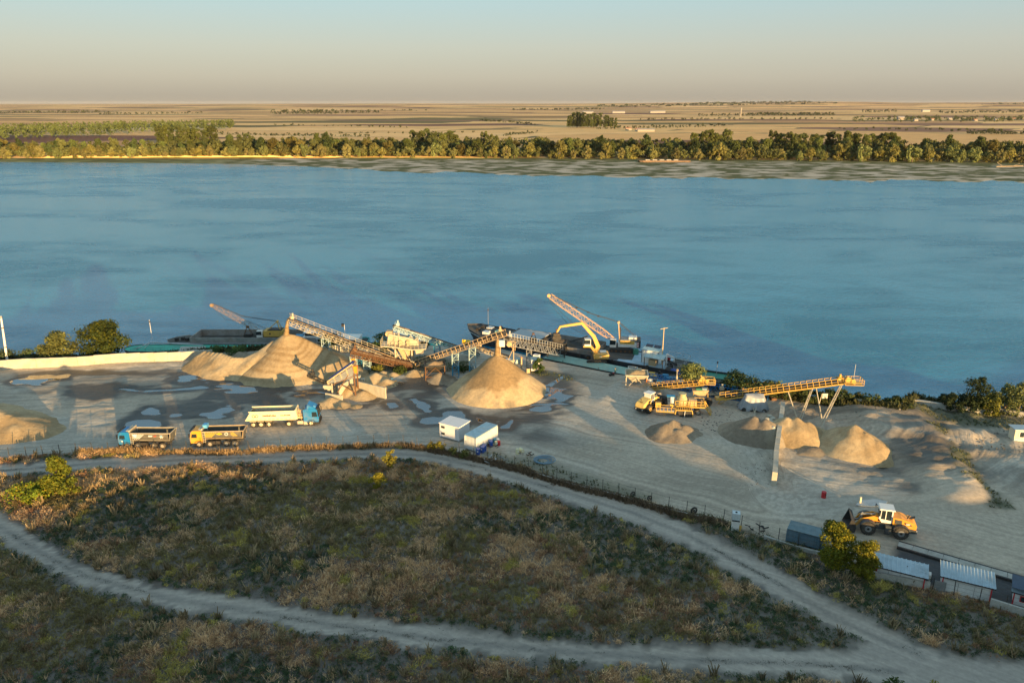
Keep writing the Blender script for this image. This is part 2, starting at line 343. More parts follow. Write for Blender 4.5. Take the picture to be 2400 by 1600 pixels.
# dark bands of weighbridge approach near the sheds
asph = sst(1.2, -.6, sdf(gx, gy, W2([(2085, 1330), (2105, 1288), (2180, 1305), (2420, 1362), (2600, 1400), (2600, 1470), (2420, 1430), (2180, 1370)])))[:, None]*f
col = col*(1-asph)+np.array([.06, .062, .065])*asph
bank = sst(-1, 2.0, gy-shore_y(gx))[:, None]; col = col*(1-bank)+np.array([.06, .055, .035])*bank
def ground_material():
    m = bpy.data.materials.new('yard_ground'); m.use_nodes = True; nt = m.node_tree; L = nt.links; b = nt.nodes['Principled BSDF']; b.inputs['IOR'].default_value = 1.9
    ca = nd(nt, 'ShaderNodeAttribute', attribute_name='Col'); pa = nd(nt, 'ShaderNodeAttribute', attribute_name='pud'); pw = nd(nt, 'ShaderNodeAttribute', attribute_name='wet'); ph = nd(nt, 'ShaderNodeAttribute', attribute_name='phi'); so = nd(nt, 'ShaderNodeAttribute', attribute_name='soft')
    tc = nd(nt, 'ShaderNodeTexCoord')
    n = nd(nt, 'ShaderNodeTexNoise'); n.inputs['Scale'].default_value = 1.7; n.inputs['Detail'].default_value = 7; n.inputs['Roughness'].default_value = .7; L.new(tc.outputs['Object'], n.inputs[0])
    r = nd(nt, 'ShaderNodeMapRange'); r.inputs[1].default_value = .3; r.inputs[2].default_value = .7; r.inputs[3].default_value = .78; r.inputs[4].default_value = 1.2; L.new(n.outputs[0], r.inputs[0])
    sc = nd(nt, 'ShaderNodeVectorMath', operation='SCALE'); L.new(ca.outputs['Color'], sc.inputs[0]); L.new(r.outputs[0], sc.inputs['Scale'])
    # fine track lines along phi
    n2 = nd(nt, 'ShaderNodeTexNoise', noise_dimensions='1D'); n2.inputs['Scale'].default_value = 1.4; n2.inputs['Detail'].default_value = 3; L.new(ph.outputs['Fac'], n2.inputs['W'])
    r2 = nd(nt, 'ShaderNodeMapRange'); r2.inputs[1].default_value = .35; r2.inputs[2].default_value = .65; r2.inputs[3].default_value = .90; r2.inputs[4].default_value = 1.08; L.new(n2.outputs[0], r2.inputs[0])
    sc2 = nd(nt, 'ShaderNodeVectorMath', operation='SCALE'); L.new(sc.outputs[0], sc2.inputs[0]); L.new(r2.outputs[0], sc2.inputs['Scale'])
    gt = nd(nt, 'ShaderNodeMapRange'); gt.inputs[1].default_value = -.06; gt.inputs[2].default_value = .12; L.new(pa.outputs['Fac'], gt.inputs[0])
    mm = nd(nt, 'ShaderNodeMix', data_type='RGBA'); L.new(gt.outputs[0], mm.inputs[0]); L.new(sc2.outputs[0], mm.inputs[6]); mm.inputs[7].default_value = (.045, .042, .035, 1)
    L.new(mm.outputs[2], b.inputs['Base Color'])
    rw = nd(nt, 'ShaderNodeMapRange'); rw.inputs[3].default_value = .92; rw.inputs[4].default_value = .5; L.new(pw.outputs['Fac'], rw.inputs[0])
    mr = nd(nt, 'ShaderNodeMix', data_type='FLOAT'); L.new(gt.outputs[0], mr.inputs[0]); L.new(rw.outputs[0], mr.inputs[2]); mr.inputs[3].default_value = .03; L.new(mr.outputs[0], b.inputs['Roughness'])
    sp = nd(nt, 'ShaderNodeMapRange'); sp.inputs[3].default_value = .2; sp.inputs[4].default_value = 1.0; L.new(gt.outputs[0], sp.inputs[0]); L.new(sp.outputs[0], b.inputs['Specular IOR Level'])
    add = nd(nt, 'ShaderNodeMath', operation='MULTIPLY_ADD'); L.new(n2.outputs[0], add.inputs[0]); add.inputs[1].default_value = .9; L.new(n.outputs[0], add.inputs[2])
    inv = nd(nt, 'ShaderNodeMapRange'); inv.inputs[3].default_value = .55; inv.inputs[4].default_value = 0; L.new(gt.outputs[0], inv.inputs[0])
    bp = nd(nt, 'ShaderNodeBump'); bp.inputs['Distance'].default_value = .12; L.new(inv.outputs[0], bp.inputs['Strength']); L.new(add.outputs[0], bp.inputs['Height']); L.new(bp.outputs[0], b.inputs['Normal'])
    return m
M_GROUND = ground_material()
me = np_mesh('ground', np.stack([gx, gy, gz], 1), grid_faces(len(XR), len(YR)), [M_GROUND], True, col, dict(pud=pud, wet=wet, phi=phi, soft=soft))
ground = tag(link('ground', me), 'pale sandy ground of the gravel yard with dark wet patches and the dry field before it', kind='structure')
def gh(x, y): return float(height(np.array([x]), np.array([y]))[0])
# the hill under the camera
hx, hy = np.meshgrid(np.arange(-260, 320.1, 2.5), np.arange(-160, 54.1, 2.0)); nxh, nyh = hx.shape[1], hx.shape[0]
hx = hx.ravel(); hy = hy.ravel(); hz = height(hx, hy)
hc = (np.array([.12, .1, .06])*(.6+.8*fbm(hx*.05, hy*.05, 7, 4)[:, None]))
me = np_mesh('hillside', np.stack([hx, hy, hz], 1), grid_faces(nxh, nyh), [M_GROUND], True, hc, dict(pud=hx*0-9, wet=hx*0, phi=hx, soft=hx*0))
tag(link('hillside', me), 'dry grassy hillside above the yard on the near bank', kind='structure')
# side ground beyond the yard (left and right)
for nm, xs in (('ground', np.arange(-700, -149.9, 10)), ('ground', np.arange(150, 700.1, 10))):
    sx, sy = np.meshgrid(xs, np.arange(54, 196.1, 3)); a, b_ = sx.shape[1], sx.shape[0]; sx = sx.ravel(); sy = sy.ravel()
    sc_ = np.array([.14, .12, .08])*(.6+.8*fbm(sx*.05, sy*.05, 7, 4)[:, None])
    me = np_mesh(nm, np.stack([sx, sy, height(sx, sy)], 1), grid_faces(a, b_), [M_GROUND], True, sc_, dict(pud=sx*0-9, wet=sx*0, phi=sx, soft=sx*0))
    tag(link(nm, me), 'dry ground along the river beyond the yard', kind='structure')
# ---------------------------------------------------------------- river
def water_material():
    m = bpy.data.materials.new('river_water'); m.use_nodes = True; nt = m.node_tree; L = nt.links; b = nt.nodes['Principled BSDF']
    tc = nd(nt, 'ShaderNodeTexCoord')
    mp = nd(nt, 'ShaderNodeMapping'); mp.inputs['Scale'].default_value = (.0085, .017, 1); mp.inputs['Rotation'].default_value = (0, 0, .12); L.new(tc.outputs['Object'], mp.inputs[0])
    n = nd(nt, 'ShaderNodeTexNoise'); n.inputs['Scale'].default_value = 1; n.inputs['Detail'].default_value = 6; n.inputs['Roughness'].default_value = .6; n.inputs['Distortion'].default_value = .6; L.new(mp.outputs[0], n.inputs[0])
    mp3 = nd(nt, 'ShaderNodeMapping'); mp3.inputs['Scale'].default_value = (.03, .075, 1); mp3.inputs['Rotation'].default_value = (0, 0, .08); L.new(tc.outputs['Object'], mp3.inputs[0])
    n3 = nd(nt, 'ShaderNodeTexNoise'); n3.inputs['Scale'].default_value = 1; n3.inputs['Detail'].default_value = 5; n3.inputs['Roughness'].default_value = .65; L.new(mp3.outputs[0], n3.inputs[0])
    ad = nd(nt, 'ShaderNodeMath', operation='MULTIPLY_ADD'); L.new(n3.outputs[0], ad.inputs[0]); ad.inputs[1].default_value = .55; L.new(n.outputs[0], ad.inputs[2])
    wind = nd(nt, 'ShaderNodeMapRange'); wind.inputs[1].default_value = .70; wind.inputs[2].default_value = .88; L.new(ad.outputs[0], wind.inputs[0])
    rg = nd(nt, 'ShaderNodeMapRange'); rg.inputs[3].default_value = .16; rg.inputs[4].default_value = .30; L.new(wind.outputs[0], rg.inputs[0]); L.new(rg.outputs[0], b.inputs['Roughness'])
    mp2 = nd(nt, 'ShaderNodeMapping'); mp2.inputs['Scale'].default_value = (.55, 1.15, 1); mp2.inputs['Rotation'].default_value = (0, 0, .2); L.new(tc.outputs['Object'], mp2.inputs[0])
    w = nd(nt, 'ShaderNodeTexNoise'); w.inputs['Scale'].default_value = 1; w.inputs['Detail'].default_value = 4; w.inputs['Roughness'].default_value = .6; L.new(mp2.outputs[0], w.inputs[0])
    bs = nd(nt, 'ShaderNodeMapRange'); bs.inputs[3].default_value = .35; bs.inputs[4].default_value = .8; L.new(wind.outputs[0], bs.inputs[0])
    bp = nd(nt, 'ShaderNodeBump'); bp.inputs['Distance'].default_value = .9; L.new(bs.outputs[0], bp.inputs['Strength']); L.new(w.outputs[0], bp.inputs['Height']); L.new(bp.outputs[0], b.inputs['Normal'])
    mc = nd(nt, 'ShaderNodeMix', data_type='RGBA'); L.new(wind.outputs[0], mc.inputs[0]); mc.inputs[6].default_value = (.016, .225, .345, 1); mc.inputs[7].default_value = (.006, .145, .245, 1)  # ripple sheen put into the base colour as paler and darker patches
    L.new(mc.outputs[2], b.inputs['Base Color']); b.inputs['Specular IOR Level'].default_value = .5; b.inputs['IOR'].default_value = 1.6
    return m
M_WATER = water_material()
mb = MB().use(M_WATER); WZ = -3.0
mb.add([(-3000, 130, WZ), (3000, 130, WZ), (3000, 1400, WZ), (-3000, 1400, WZ)], [(0, 1, 2, 3)])
river = tag(mb.obj('river', fix=False), 'wide blue river crossing the whole view', kind='structure')
# ---------------------------------------------------------------- far bank, plain and low hills
SH2 = [(-600, 377), (0, 380), (400, 383), (560, 385), (700, 391), (900, 400), (1200, 411), (1500, 417), (1800, 421), (2100, 424), (2400, 426), (3000, 430)]
TB2 = [(-600, 369), (0, 370), (600, 368), (1200, 370), (1800, 375), (2400, 381), (3000, 384)]
pxs = np.arange(-560, 2961, 16); nc = len(pxs)
def depth_at(px, py, z): p = P(px, py, z); return math.hypot(p.x, p.y)
azs = np.arctan2((pxs-1200)/F, PC+.2445*PS)    # bearing of each survey line
def fy(tab, px): return np.interp(px, [a for a, b in tab], [b for a, b in tab])
D0 = np.array([P(p, fy(SH2, p), WZ).y for p in pxs]); DT = np.array([P(p, fy(TB2, p), -.5).y for p in pxs])
fr = np.array([(p-1200)/F for p in pxs])/(PC+.2445*PS)   # x/y slope of each line
rows = []
jag = (vnoise(pxs*.06, pxs*0+.3, 5)-.5)*26+(vnoise(pxs*.02, pxs*0+.3, 6)-.5)*30
jag = jag*sst(500, 900, pxs)
for k, t in enumerate([-.25, 0, .06, .14, .22, .3, .38, .46, .54, .62, .7, .78, .86, .93, 1.0]):
    yy = D0+(DT-D0)*t + jag*max(0, 1-max(t, 0)*3)
    zz = (WZ-1.5 if t < 0 else WZ-.05 if t == 0 else WZ+.25+1.0*t) + (0 if t <= 0 else 1)*(vnoise(pxs*.09, pxs*0+k*.7, 4)-.5)*.4
    zz = zz+(.9*t*t if t > 0 else 0)
    rows.append((yy, np.broadcast_to(zz, yy.shape)))
for d in [820, 900, 1000, 1200, 1500, 2000, 2700, 3600, 4800, 6200, 7400, 8200, 9000, 9800, 10800, 12500, 15000, 19000, 24000]:
    hill = np.interp(pxs, [0, 600, 900, 1300, 1640, 1900, 2100, 2300, 2500], [20, 24, 30, 26, 44, 49, 40, 43, 46])
    zz = hill*1.5*sst(6000, 10500, d)*(1+.14*(vnoise(pxs*.006, pxs*0+d*.0007, 12)-.5)) + (vnoise(pxs*.01, pxs*0+d*.003, 13)-.5)*2
    rows.append((np.full(nc, float(d)), zz))
V = np.concatenate([np.stack([fr*r[0], r[0], r[1]], 1) for r in rows])
def plain_material():
    m = bpy.data.materials.new('plain_fields'); m.use_nodes = True; nt = m.node_tree; L = nt.links; b = nt.nodes['Principled BSDF']
    b.inputs['Roughness'].default_value = .95; b.inputs['Specular IOR Level'].default_value = .1
    tc = nd(nt, 'ShaderNodeTexCoord'); mp = nd(nt, 'ShaderNodeMapping'); mp.inputs['Scale'].default_value = (.0017, .0046, 0); mp.inputs['Rotation'].default_value = (0, 0, .25); L.new(tc.outputs['Object'], mp.inputs[0])
    dn = nd(nt, 'ShaderNodeTexNoise'); dn.inputs['Scale'].default_value = .8; L.new(mp.outputs[0], dn.inputs[0])
    av = nd(nt, 'ShaderNodeVectorMath', operation='MULTIPLY_ADD'); L.new(dn.outputs['Color'], av.inputs[0]); av.inputs[1].default_value = (.35, .35, 0); L.new(mp.outputs[0], av.inputs[2])
    vo = nd(nt, 'ShaderNodeTexVoronoi', distance='CHEBYCHEV', voronoi_dimensions='2D'); vo.inputs['Scale'].default_value = 1.0; vo.inputs['Randomness'].default_value = .85; L.new(av.outputs[0], vo.inputs[0])
    sp = nd(nt, 'ShaderNodeSeparateColor'); L.new(vo.outputs['Color'], sp.inputs[0])
    cr = nd(nt, 'ShaderNodeValToRGB'); L.new(sp.outputs[0], cr.inputs[0]); cr.color_ramp.interpolation = 'CONSTANT'
    cols = [(0, (.72, .41, .16)), (.16, (.50, .27, .12)), (.3, (.85, .52, .22)), (.44, (.20, .095, .06)), (.54, (.74, .44, .18)), (.66, (.34, .21, .09)), (.74, (.16, .13, .05)), (.82, (.80, .48, .19)), (.93, (.26, .14, .085))]
    el = cr.color_ramp.elements
    el[0].position, el[0].color = 0, (*cols[0][1], 1); el[1].position, el[1].color = cols[1][0], (*cols[1][1], 1)
    for p_, c_ in cols[2:]:
        e_ = el.new(p_); e_.color = (*c_, 1)
    n = nd(nt, 'ShaderNodeTexNoise'); n.inputs['Scale'].default_value = 14; n.inputs['Detail'].default_value = 8; n.inputs['Roughness'].default_value = .7; L.new(mp.outputs[0], n.inputs[0])
    r = nd(nt, 'ShaderNodeMapRange'); r.inputs[1].default_value = .3; r.inputs[2].default_value = .7; r.inputs[3].default_value = .72; r.inputs[4].default_value = 1.22; L.new(n.outputs[0], r.inputs[0])
    sc = nd(nt, 'ShaderNodeVectorMath', operation='SCALE'); L.new(cr.outputs[0], sc.inputs[0]); L.new(r.outputs[0], sc.inputs['Scale'])
    # hedges between fields
    v2 = nd(nt, 'ShaderNodeTexVoronoi', distance='CHEBYCHEV', voronoi_dimensions='2D', feature='F2'); v2.inputs['Randomness'].default_value = .85; v2.inputs['Scale'].default_value = 1; L.new(av.outputs[0], v2.inputs[0])
    sb = nd(nt, 'ShaderNodeMath', operation='SUBTRACT'); L.new(v2.outputs['Distance'], sb.inputs[0]); L.new(vo.outputs['Distance'], sb.inputs[1])
    lt = nd(nt, 'ShaderNodeMath', operation='LESS_THAN'); L.new(sb.outputs[0], lt.inputs[0]); lt.inputs[1].default_value = .025
    n4 = nd(nt, 'ShaderNodeTexNoise'); n4.inputs['Scale'].default_value = 3; L.new(mp.outputs[0], n4.inputs[0])
    gt4 = nd(nt, 'ShaderNodeMath', operation='GREATER_THAN'); L.new(n4.outputs[0], gt4.inputs[0]); gt4.inputs[1].default_value = .5
    ml = nd(nt, 'ShaderNodeMath', operation='MULTIPLY'); L.new(lt.outputs[0], ml.inputs[0]); L.new(gt4.outputs[0], ml.inputs[1])
    hx_ = nd(nt, 'ShaderNodeMix', data_type='RGBA'); L.new(ml.outputs[0], hx_.inputs[0]); L.new(sc.outputs[0], hx_.inputs[6]); hx_.inputs[7].default_value = (.10, .10, .05, 1)
    # shore strip: vertex colour
    ca = nd(nt, 'ShaderNodeAttribute', attribute_name='Col'); sh = nd(nt, 'ShaderNodeAttribute', attribute_name='shore')
    # ripples of wet sand with weed
    mp5 = nd(nt, 'ShaderNodeMapping'); mp5.inputs['Scale'].default_value = (.055, .14, 1); mp5.inputs['Rotation'].default_value = (0, 0, -.5); L.new(tc.outputs['Object'], mp5.inputs[0])
    wv = nd(nt, 'ShaderNodeTexVoronoi', feature='SMOOTH_F1'); wv.inputs['Scale'].default_value = 1; L.new(mp5.outputs[0], wv.inputs[0])
    n5 = nd(nt, 'ShaderNodeTexNoise'); n5.inputs['Scale'].default_value = .03; n5.inputs['Detail'].default_value = 8; n5.inputs['Roughness'].default_value = .7; L.new(tc.outputs['Object'], n5.inputs[0])
    a5 = nd(nt, 'ShaderNodeMath', operation='MULTIPLY_ADD'); L.new(n5.outputs[0], a5.inputs[0]); a5.inputs[1].default_value = 1.3; L.new(wv.outputs['Distance'], a5.inputs[2])
    r5 = nd(nt, 'ShaderNodeMapRange'); r5.inputs[1].default_value = .96; r5.inputs[2].default_value = 1.12; L.new(a5.outputs[0], r5.inputs[0])
    wd = nd(nt, 'ShaderNodeMix', data_type='RGBA'); L.new(r5.outputs[0], wd.inputs[0]); L.new(ca.outputs['Color'], wd.inputs[6]); wd.inputs[7].default_value = (.10, .105, .045, 1)
    fin = nd(nt, 'ShaderNodeMix', data_type='RGBA'); L.new(sh.outputs['Fac'], fin.inputs[0]); L.new(hx_.outputs[2], fin.inputs[6]); L.new(wd.outputs[2], fin.inputs[7])
    L.new(fin.outputs[2], b.inputs['Base Color']); return m
M_PLAIN = plain_material()
shore_a = np.concatenate([np.full(nc, 1.0 if i < 15 else 0.0) for i in range(len(rows))])
sand = np.array([.46, .40, .31]); weed = np.array([.15, .16, .065]); pale = np.array([.5, .42, .28])
fc = []
for i in range(len(rows)):
    c = np.tile(sand, (nc, 1))
    if i < 15:
        tt = [-.25, 0, .06, .14, .22, .3, .38, .46, .54, .62, .7, .78, .86, .93, 1.0][i]
        w_ = sst(.78, .95, tt+ (vnoise(pxs*.03, pxs*0+i, 9)-.5)*.2)[:, None]*np.ones((nc, 1)); c = c*(1-w_)+weed*w_
        left = sst(700, 450, pxs)[:, None]; c = c*(1-left*.95)+(weed*.75 if tt > .9 else weed*1.1)*left*.95
    fc.append(c)
me = np_mesh('far_bank', V, grid_faces(nc, len(rows)), [M_PLAIN], False, np.concatenate(fc), dict(shore=shore_a))
tag(link('far_bank', me), 'far river bank with sandbars and harvested fields reaching the horizon', kind='structure')
def far_z(px, Y):
    return float(np.interp(Y, [r[0][int(np.argmin(abs(pxs-px)))] for r in rows], [r[1][int(np.argmin(abs(pxs-px)))] for r in rows]))
# ================================================================ PLANTS
def leaf_mat(name, base, spread=.35, trans=.25):
    m = bpy.data.materials.new(name); m.use_nodes = True; nt = m.node_tree; L = nt.links; b = nt.nodes['Principled BSDF']
    ca = nd(nt, 'ShaderNodeAttribute', attribute_name='Col'); oi = nd(nt, 'ShaderNodeObjectInfo')
    r = nd(nt, 'ShaderNodeMapRange'); r.inputs[3].default_value = 1-spread; r.inputs[4].default_value = 1+spread; L.new(oi.outputs['Random'], r.inputs[0])
    sc = nd(nt, 'ShaderNodeVectorMath', operation='SCALE'); L.new(ca.outputs['Color'], sc.inputs[0]); L.new(r.outputs[0], sc.inputs['Scale'])
    mu = nd(nt, 'ShaderNodeVectorMath', operation='MULTIPLY'); L.new(sc.outputs[0], mu.inputs[0]); mu.inputs[1].default_value = base
    L.new(mu.outputs[0], b.inputs['Base Color']); b.inputs['Roughness'].default_value = .7; b.inputs['Specular IOR Level'].default_value = .15
    if trans:
        tr = nd(nt, 'ShaderNodeBsdfTranslucent'); L.new(mu.outputs[0], tr.inputs[0]); mix = nd(nt, 'ShaderNodeMixShader'); mix.inputs[0].default_value = trans
        out = nt.nodes['Material Output']; L.new(b.outputs[0], mix.inputs[1]); L.new(tr.outputs[0], mix.inputs[2]); L.new(mix.outputs[0], out.inputs[0])
    return m
M_BARK = mat('bark', (.14, .11, .08), .9, var=.4, scale=3)
def leaves(rs, centres, radii, n, size, flat=.8, shell=.45):
    """n leaf quads spread in ellipsoid clumps, returns verts, faces, colour factors"""
    k = rs.integers(0, len(centres), n); d = rs.normal(size=(n, 3)); d /= np.linalg.norm(d, axis=1)[:, None]
    rad = (shell+(1-shell)*rs.random(n))[:, None]
    p = centres[k]+d*rad*radii[k]
    a = rs.normal(size=(n, 3)); a /= np.linalg.norm(a, axis=1)[:, None]; nn = d*.7+rs.normal(size=(n, 3))*.5
    b = np.cross(nn, a); b /= np.linalg.norm(b, axis=1)[:, None]+1e-9; a = np.cross(b, nn); a /= np.linalg.norm(a, axis=1)[:, None]+1e-9
    s = size*(.6+.8*rs.random(n))[:, None]
    v = np.stack([p-a*s*.5, p+b*s*.35, p+a*s*.6, p-b*s*.35], 1).reshape(-1, 3)
    f = np.arange(4*n).reshape(n, 4)
    c = np.repeat((.75+.5*rs.random(n)), 4)
    ck = (.8+.4*rs.random(len(centres)))[k]
    return v, f, c*np.repeat(ck, 4)
def clumps(rs, n, R, h0, h1, shape='round'):
    cs, rr = [], []
    for i in range(n):
        t = rs.random(); z = h0+(h1-h0)*t
        w = {'round': math.sqrt(max(0, 1-(2*t-1)**2)), 'cone': (1-t)**.8+.08, 'column': .55+.45*math.sqrt(max(0, 1-(2*t-1)**2)), 'vase': .45+.55*math.sin(min(1, t*1.15)*math.pi*.62)}[shape]
        a = rs.random()*6.283; q = R*w*math.sqrt(rs.random())*.8
        cs.append((q*math.cos(a), q*math.sin(a), z)); s = R*(.26+.2*rs.random())*(.6+.4*w); rr.append((s, s, s*.85))
    return np.array(cs), np.array(rr)
def tree_meshes(name, seed, R, H, h0, shape, nclump, nleaf, size, lmat, tint_=(1, 1, 1), var=None):
    rs = np.random.default_rng(seed); c, r = clumps(rs, nclump, R, h0, H-R*.2, shape)
    v, f, k = leaves(rs, c, r, nleaf, size)
    col_ = np.outer(k, tint_)
    if var is not None:
        ch = np.repeat(rs.random(nleaf) < .25, 4); col_[ch] = np.outer(k[ch], var)
    nleaf_=nleaf; crown = np_mesh(name+'_crown', v, f, [lmat], False, col_)
    t = MB().use(M_BARK); t.tube((0, 0, -.3), (0, 0, h0+(H-h0)*.35), R*.06+.04, R*.03+.02, n=6)
    for i in range(5):
        j = rs.integers(0, len(c)); t.tube((0, 0, h0*.5+.2*i*(H-h0)*.3), tuple(c[j]*.85), R*.025+.02, .015, n=4)
    return crown, t
L_GREEN = leaf_mat('foliage_green', (.085, .105, .035)); L_OLIVE = leaf_mat('foliage_olive', (.115, .125, .042)); L_DARK = leaf_mat('foliage_dark', (.06, .075, .03))
L_YEL = leaf_mat('foliage_yellow_green', (.21, .19, .035)); L_WIL = leaf_mat('foliage_willow', (.185, .19, .08)); L_SHRUB = leaf_mat('foliage_shrub', (.075, .10, .05))
L_POP = leaf_mat('foliage_poplar', (.10, .125, .04), .3)
def whole_mesh(name, seed, R, H, h0, shape, nclump, nleaf, size, lmat, tint_=(1, 1, 1)):
    """a tree too small in the picture to show parts: trunk and crown in one mesh"""
    rs = np.random.default_rng(seed); c, r = clumps(rs, nclump, R, h0, H-R*.2, shape)
    v, f, k = leaves(rs, c, r, nleaf, size)
    w = R*.07; tz = H*.7
    tv = np.array([(-w, -w, -1), (w, -w, -1), (w, w, -1), (-w, w, -1), (-w*.3, -w*.3, tz), (w*.3, -w*.3, tz), (w*.3, w*.3, tz), (-w*.3, w*.3, tz)])
    tf = np.array([(0, 1, 5, 4), (1, 2, 6, 5), (2, 3, 7, 6), (3, 0, 4, 7)])+len(v)
    return np_mesh(name, np.concatenate([v, tv]), np.concatenate([f, tf]), [lmat, M_BARK], False, np.concatenate([np.outer(k, tint_), np.ones((8, 3))]), midx=[0]*len(f)+[1]*4)
def place(name, me, loc, s=1.0, rz=0.0, sz=None, label=None, cat='tree', group=None):
    o = bpy.data.objects.new(name, me); COL.objects.link(o); o.location = loc; o.scale = (s, s, sz or s); o.rotation_euler = (0, 0, rz)
    return tag(o, label, cat, group)
# ---- far bank forest: 300 trees nearest the river one by one, the wood behind as one mass
wil = [whole_mesh('willow', 20+i, 6.0, 13.5, .4, 'round', 26, 2000, 1.15, L_WIL, ((1, .97, .8), (1.1, 1, .9), (.85, .95, .8), (1.15, 1.05, .75))[i]) for i in range(4)]
wmix = [whole_mesh('riverside_tree', 40+i, 6.8, 20, 2, 'round', 32, 2600, 1.2, (L_OLIVE, L_GREEN, L_OLIVE, L_GREEN, L_OLIVE)[i], ((1, 1, 1), (1.1, 1.15, 1), (1.1, .9, .8), (.8, .9, .9), (.8, .9, .7))[i]) for i in range(5)]
tall = [whole_mesh('tall_poplar', 60+i, 6.3, 29, 4, 'column', 44, 3000, 1.3, (L_OLIVE, L_GREEN, L_OLIVE)[i], ((.85, .9, .8), (1, 1, 1), (1, 1.05, .8))[i]) for i in range(3)]
nt_ = 0
GW = 'willows along the water edge of the far bank'; GM = 'trees of the riverside wood on the far bank'; GT = 'tall poplars rising above the riverside wood'
def far_xy(px, extra):
    b = P(px, fy(TB2, px), -.5); sl = b.x/b.y; y = b.y+extra; return sl*y, y
for i in range(112):
    px = -110+2640*(i+rnd.uniform(-.45, .45))/112; x, y = far_xy(px, rnd.uniform(-4, 10))
    s = rnd.uniform(.55, 1.2)*(1.12 if px > 1300 else .92)
    if 1600 < px < 1650: s *= .6
    place('willow', wil[rnd.randrange(4)], (x, y, -.8), s, rnd.uniform(0, 6.3), s*rnd.uniform(.85, 1.15), 'pale olive bushy willow at the front edge of the far bank wood', 'tree', GW)
for r_, n_, ex in ((0, 66, 14), (1, 62, 30)):
    for i in range(n_):
        px = -110+2640*(i+rnd.uniform(-.5, .5))/n_; x, y = far_xy(px, ex+rnd.uniform(-6, 8))
        s = rnd.uniform(.72, 1.12)*(1.0 if px > 500 else .85)
        place('riverside_tree', wmix[rnd.randrange(5)], (x, y, -.5), s, rnd.uniform(0, 6.3), s*rnd.uniform(.85, 1.2), 'round crowned green tree standing in the far bank wood', 'tree', GM)
for (a, b, n_, ex, sc_, ylo) in ((372, 510, 12, 120, .98, 0), (965, 1075, 10, 60, .86, 0), (1618, 1708, 8, 75, .92, 0), (1800, 2105, 24, 60, .86, 0), (1130, 1170, 3, 50, .75, 0), (560, 595, 3, 60, .72, 0)):
    for i in range(n_):
        px = a+(b-a)*(i+rnd.uniform(.1, .9))/n_; x, y = far_xy(px, ex+rnd.uniform(0, 26))
        s = sc_*rnd.uniform(.88, 1.08)
        place('tall_poplar', tall[rnd.randrange(3)], (x, y, 0), s, rnd.uniform(0, 6.3), s*rnd.uniform(.9, 1.05), 'tall dense poplar rising above the riverside wood', 'tree', GT)
# mass of wood behind
def mass(name, pts, seed, lmat, label, low=90, size=1.6):
    rs = np.random.default_rng(seed); V_, F_, C_ = [], [], []; o = 0
    for (x, y, z, R, H) in pts:
        c, r = clumps(rs, 8, R, H*.25, H-R*.3, 'round'); v, f, k = leaves(rs, c, r, low, size*R/5)
        v[:, 0] += x; v[:, 1] += y; v[:, 2] += z; V_.append(v); F_.append(f+o); o += len(v); C_.append(k*rs.uniform(.7, 1.25))
    me = np_mesh(name, np.concatenate(V_), np.concatenate(F_), [lmat], False, np.outer(np.concatenate(C_), (1, 1, 1)))
    return tag(link(name, me), label, kind='stuff')
pts = []
for i in range(640):
    px = rnd.uniform(-120, 2520); x, y = far_xy(px, rnd.uniform(26, 95)); s = rnd.uniform(.75, 1.25)*(.8 if px < 500 else 1)
    pts.append((x, y, -.5, 7*s, 16*s))
mass('riverside_wood', pts, 5, L_OLIVE, 'dark mass of the riverside wood behind the front trees', 230, 1.3)
pts = []
for i in range(900):
    px = rnd.uniform(-120, 2520); x, y = far_xy(px, rnd.uniform(0, 30)); s = rnd.uniform(.5, 1.45)
    pts.append((x, y, -.7, 4.6*s, 8.5*s))
mass('riverside_scrub', pts, 15, L_OLIVE, 'olive scrub filling the gaps under the riverside trees', 110, 1.5)
pts = []     # plantation at the left
for i in range(560):
    t = rnd.random(); px = -80+t*625; y0 = np.interp(px, [-80, 200, 545], [1120, 1250, 1650]); y = y0+rnd.uniform(0, 330)*(1 if px < 400 else .6); x = (px-1200)/F/(PC+.3*PS)*y
    pts.append((x, y, 0, 5, 21))
mass('poplar_plantation', pts, 6, L_POP, 'long plantation of slim poplars beyond the wood on the left', 90, 1.7)
def line(px0, px1, Y0, Y1, n, R, H, spread=20):
    out = []
    for i in range(n):
        t = (i+rnd.random())/n; px = px0+(px1-px0)*t; Y = Y0+(Y1-Y0)*t+rnd.uniform(0, spread); s = rnd.uniform(.5, 1.2)
        x = (px-1200)/F/(PC+.31*PS)*Y; out.append((x, Y, far_z(px, Y)-.5, R*s, H*s))
    return out
pts = line(640, 790, 3900, 4000, 45, 14, 26, 120)+line(800, 890, 4400, 4500, 18, 12, 18, 80)+line(0, 230, 4200, 4400, 40, 12, 18, 200)+line(230, 475, 3800, 4200, 36, 10, 16, 60)
pts += line(500, 860, 1420, 1300, 50, 4, 6)+line(640, 960, 2000, 1800, 24, 5, 7)+line(600, 1110, 1350, 1500, 26, 4, 5, 60)+line(1120, 1260, 2500, 2000, 24, 7, 8, 40)+line(1180, 1260, 1350, 1500, 24, 4, 6, 30)+line(1400, 1700, 1650, 1900, 40, 6, 9, 60)
pts += line(1500, 1960, 2700, 2750, 40, 7, 9, 60)+line(1640, 1960, 3400, 3500, 60, 10, 16, 100)+line(1750, 1960, 3600, 3700, 50, 10, 15, 60)+line(2020, 2100, 4700, 4800, 16, 14, 22, 100)+line(2200, 2480, 4300, 4500, 50, 12, 18, 200)
pts += line(2280, 2480, 1400, 1420, 34, 7, 11, 40)+line(1960, 2400, 1700, 1500, 26, 5, 6, 120)+line(1200, 1420, 6200, 6600, 30, 20, 16, 300)+line(1400, 1960, 7600, 8600, 110, 26, 18, 900)
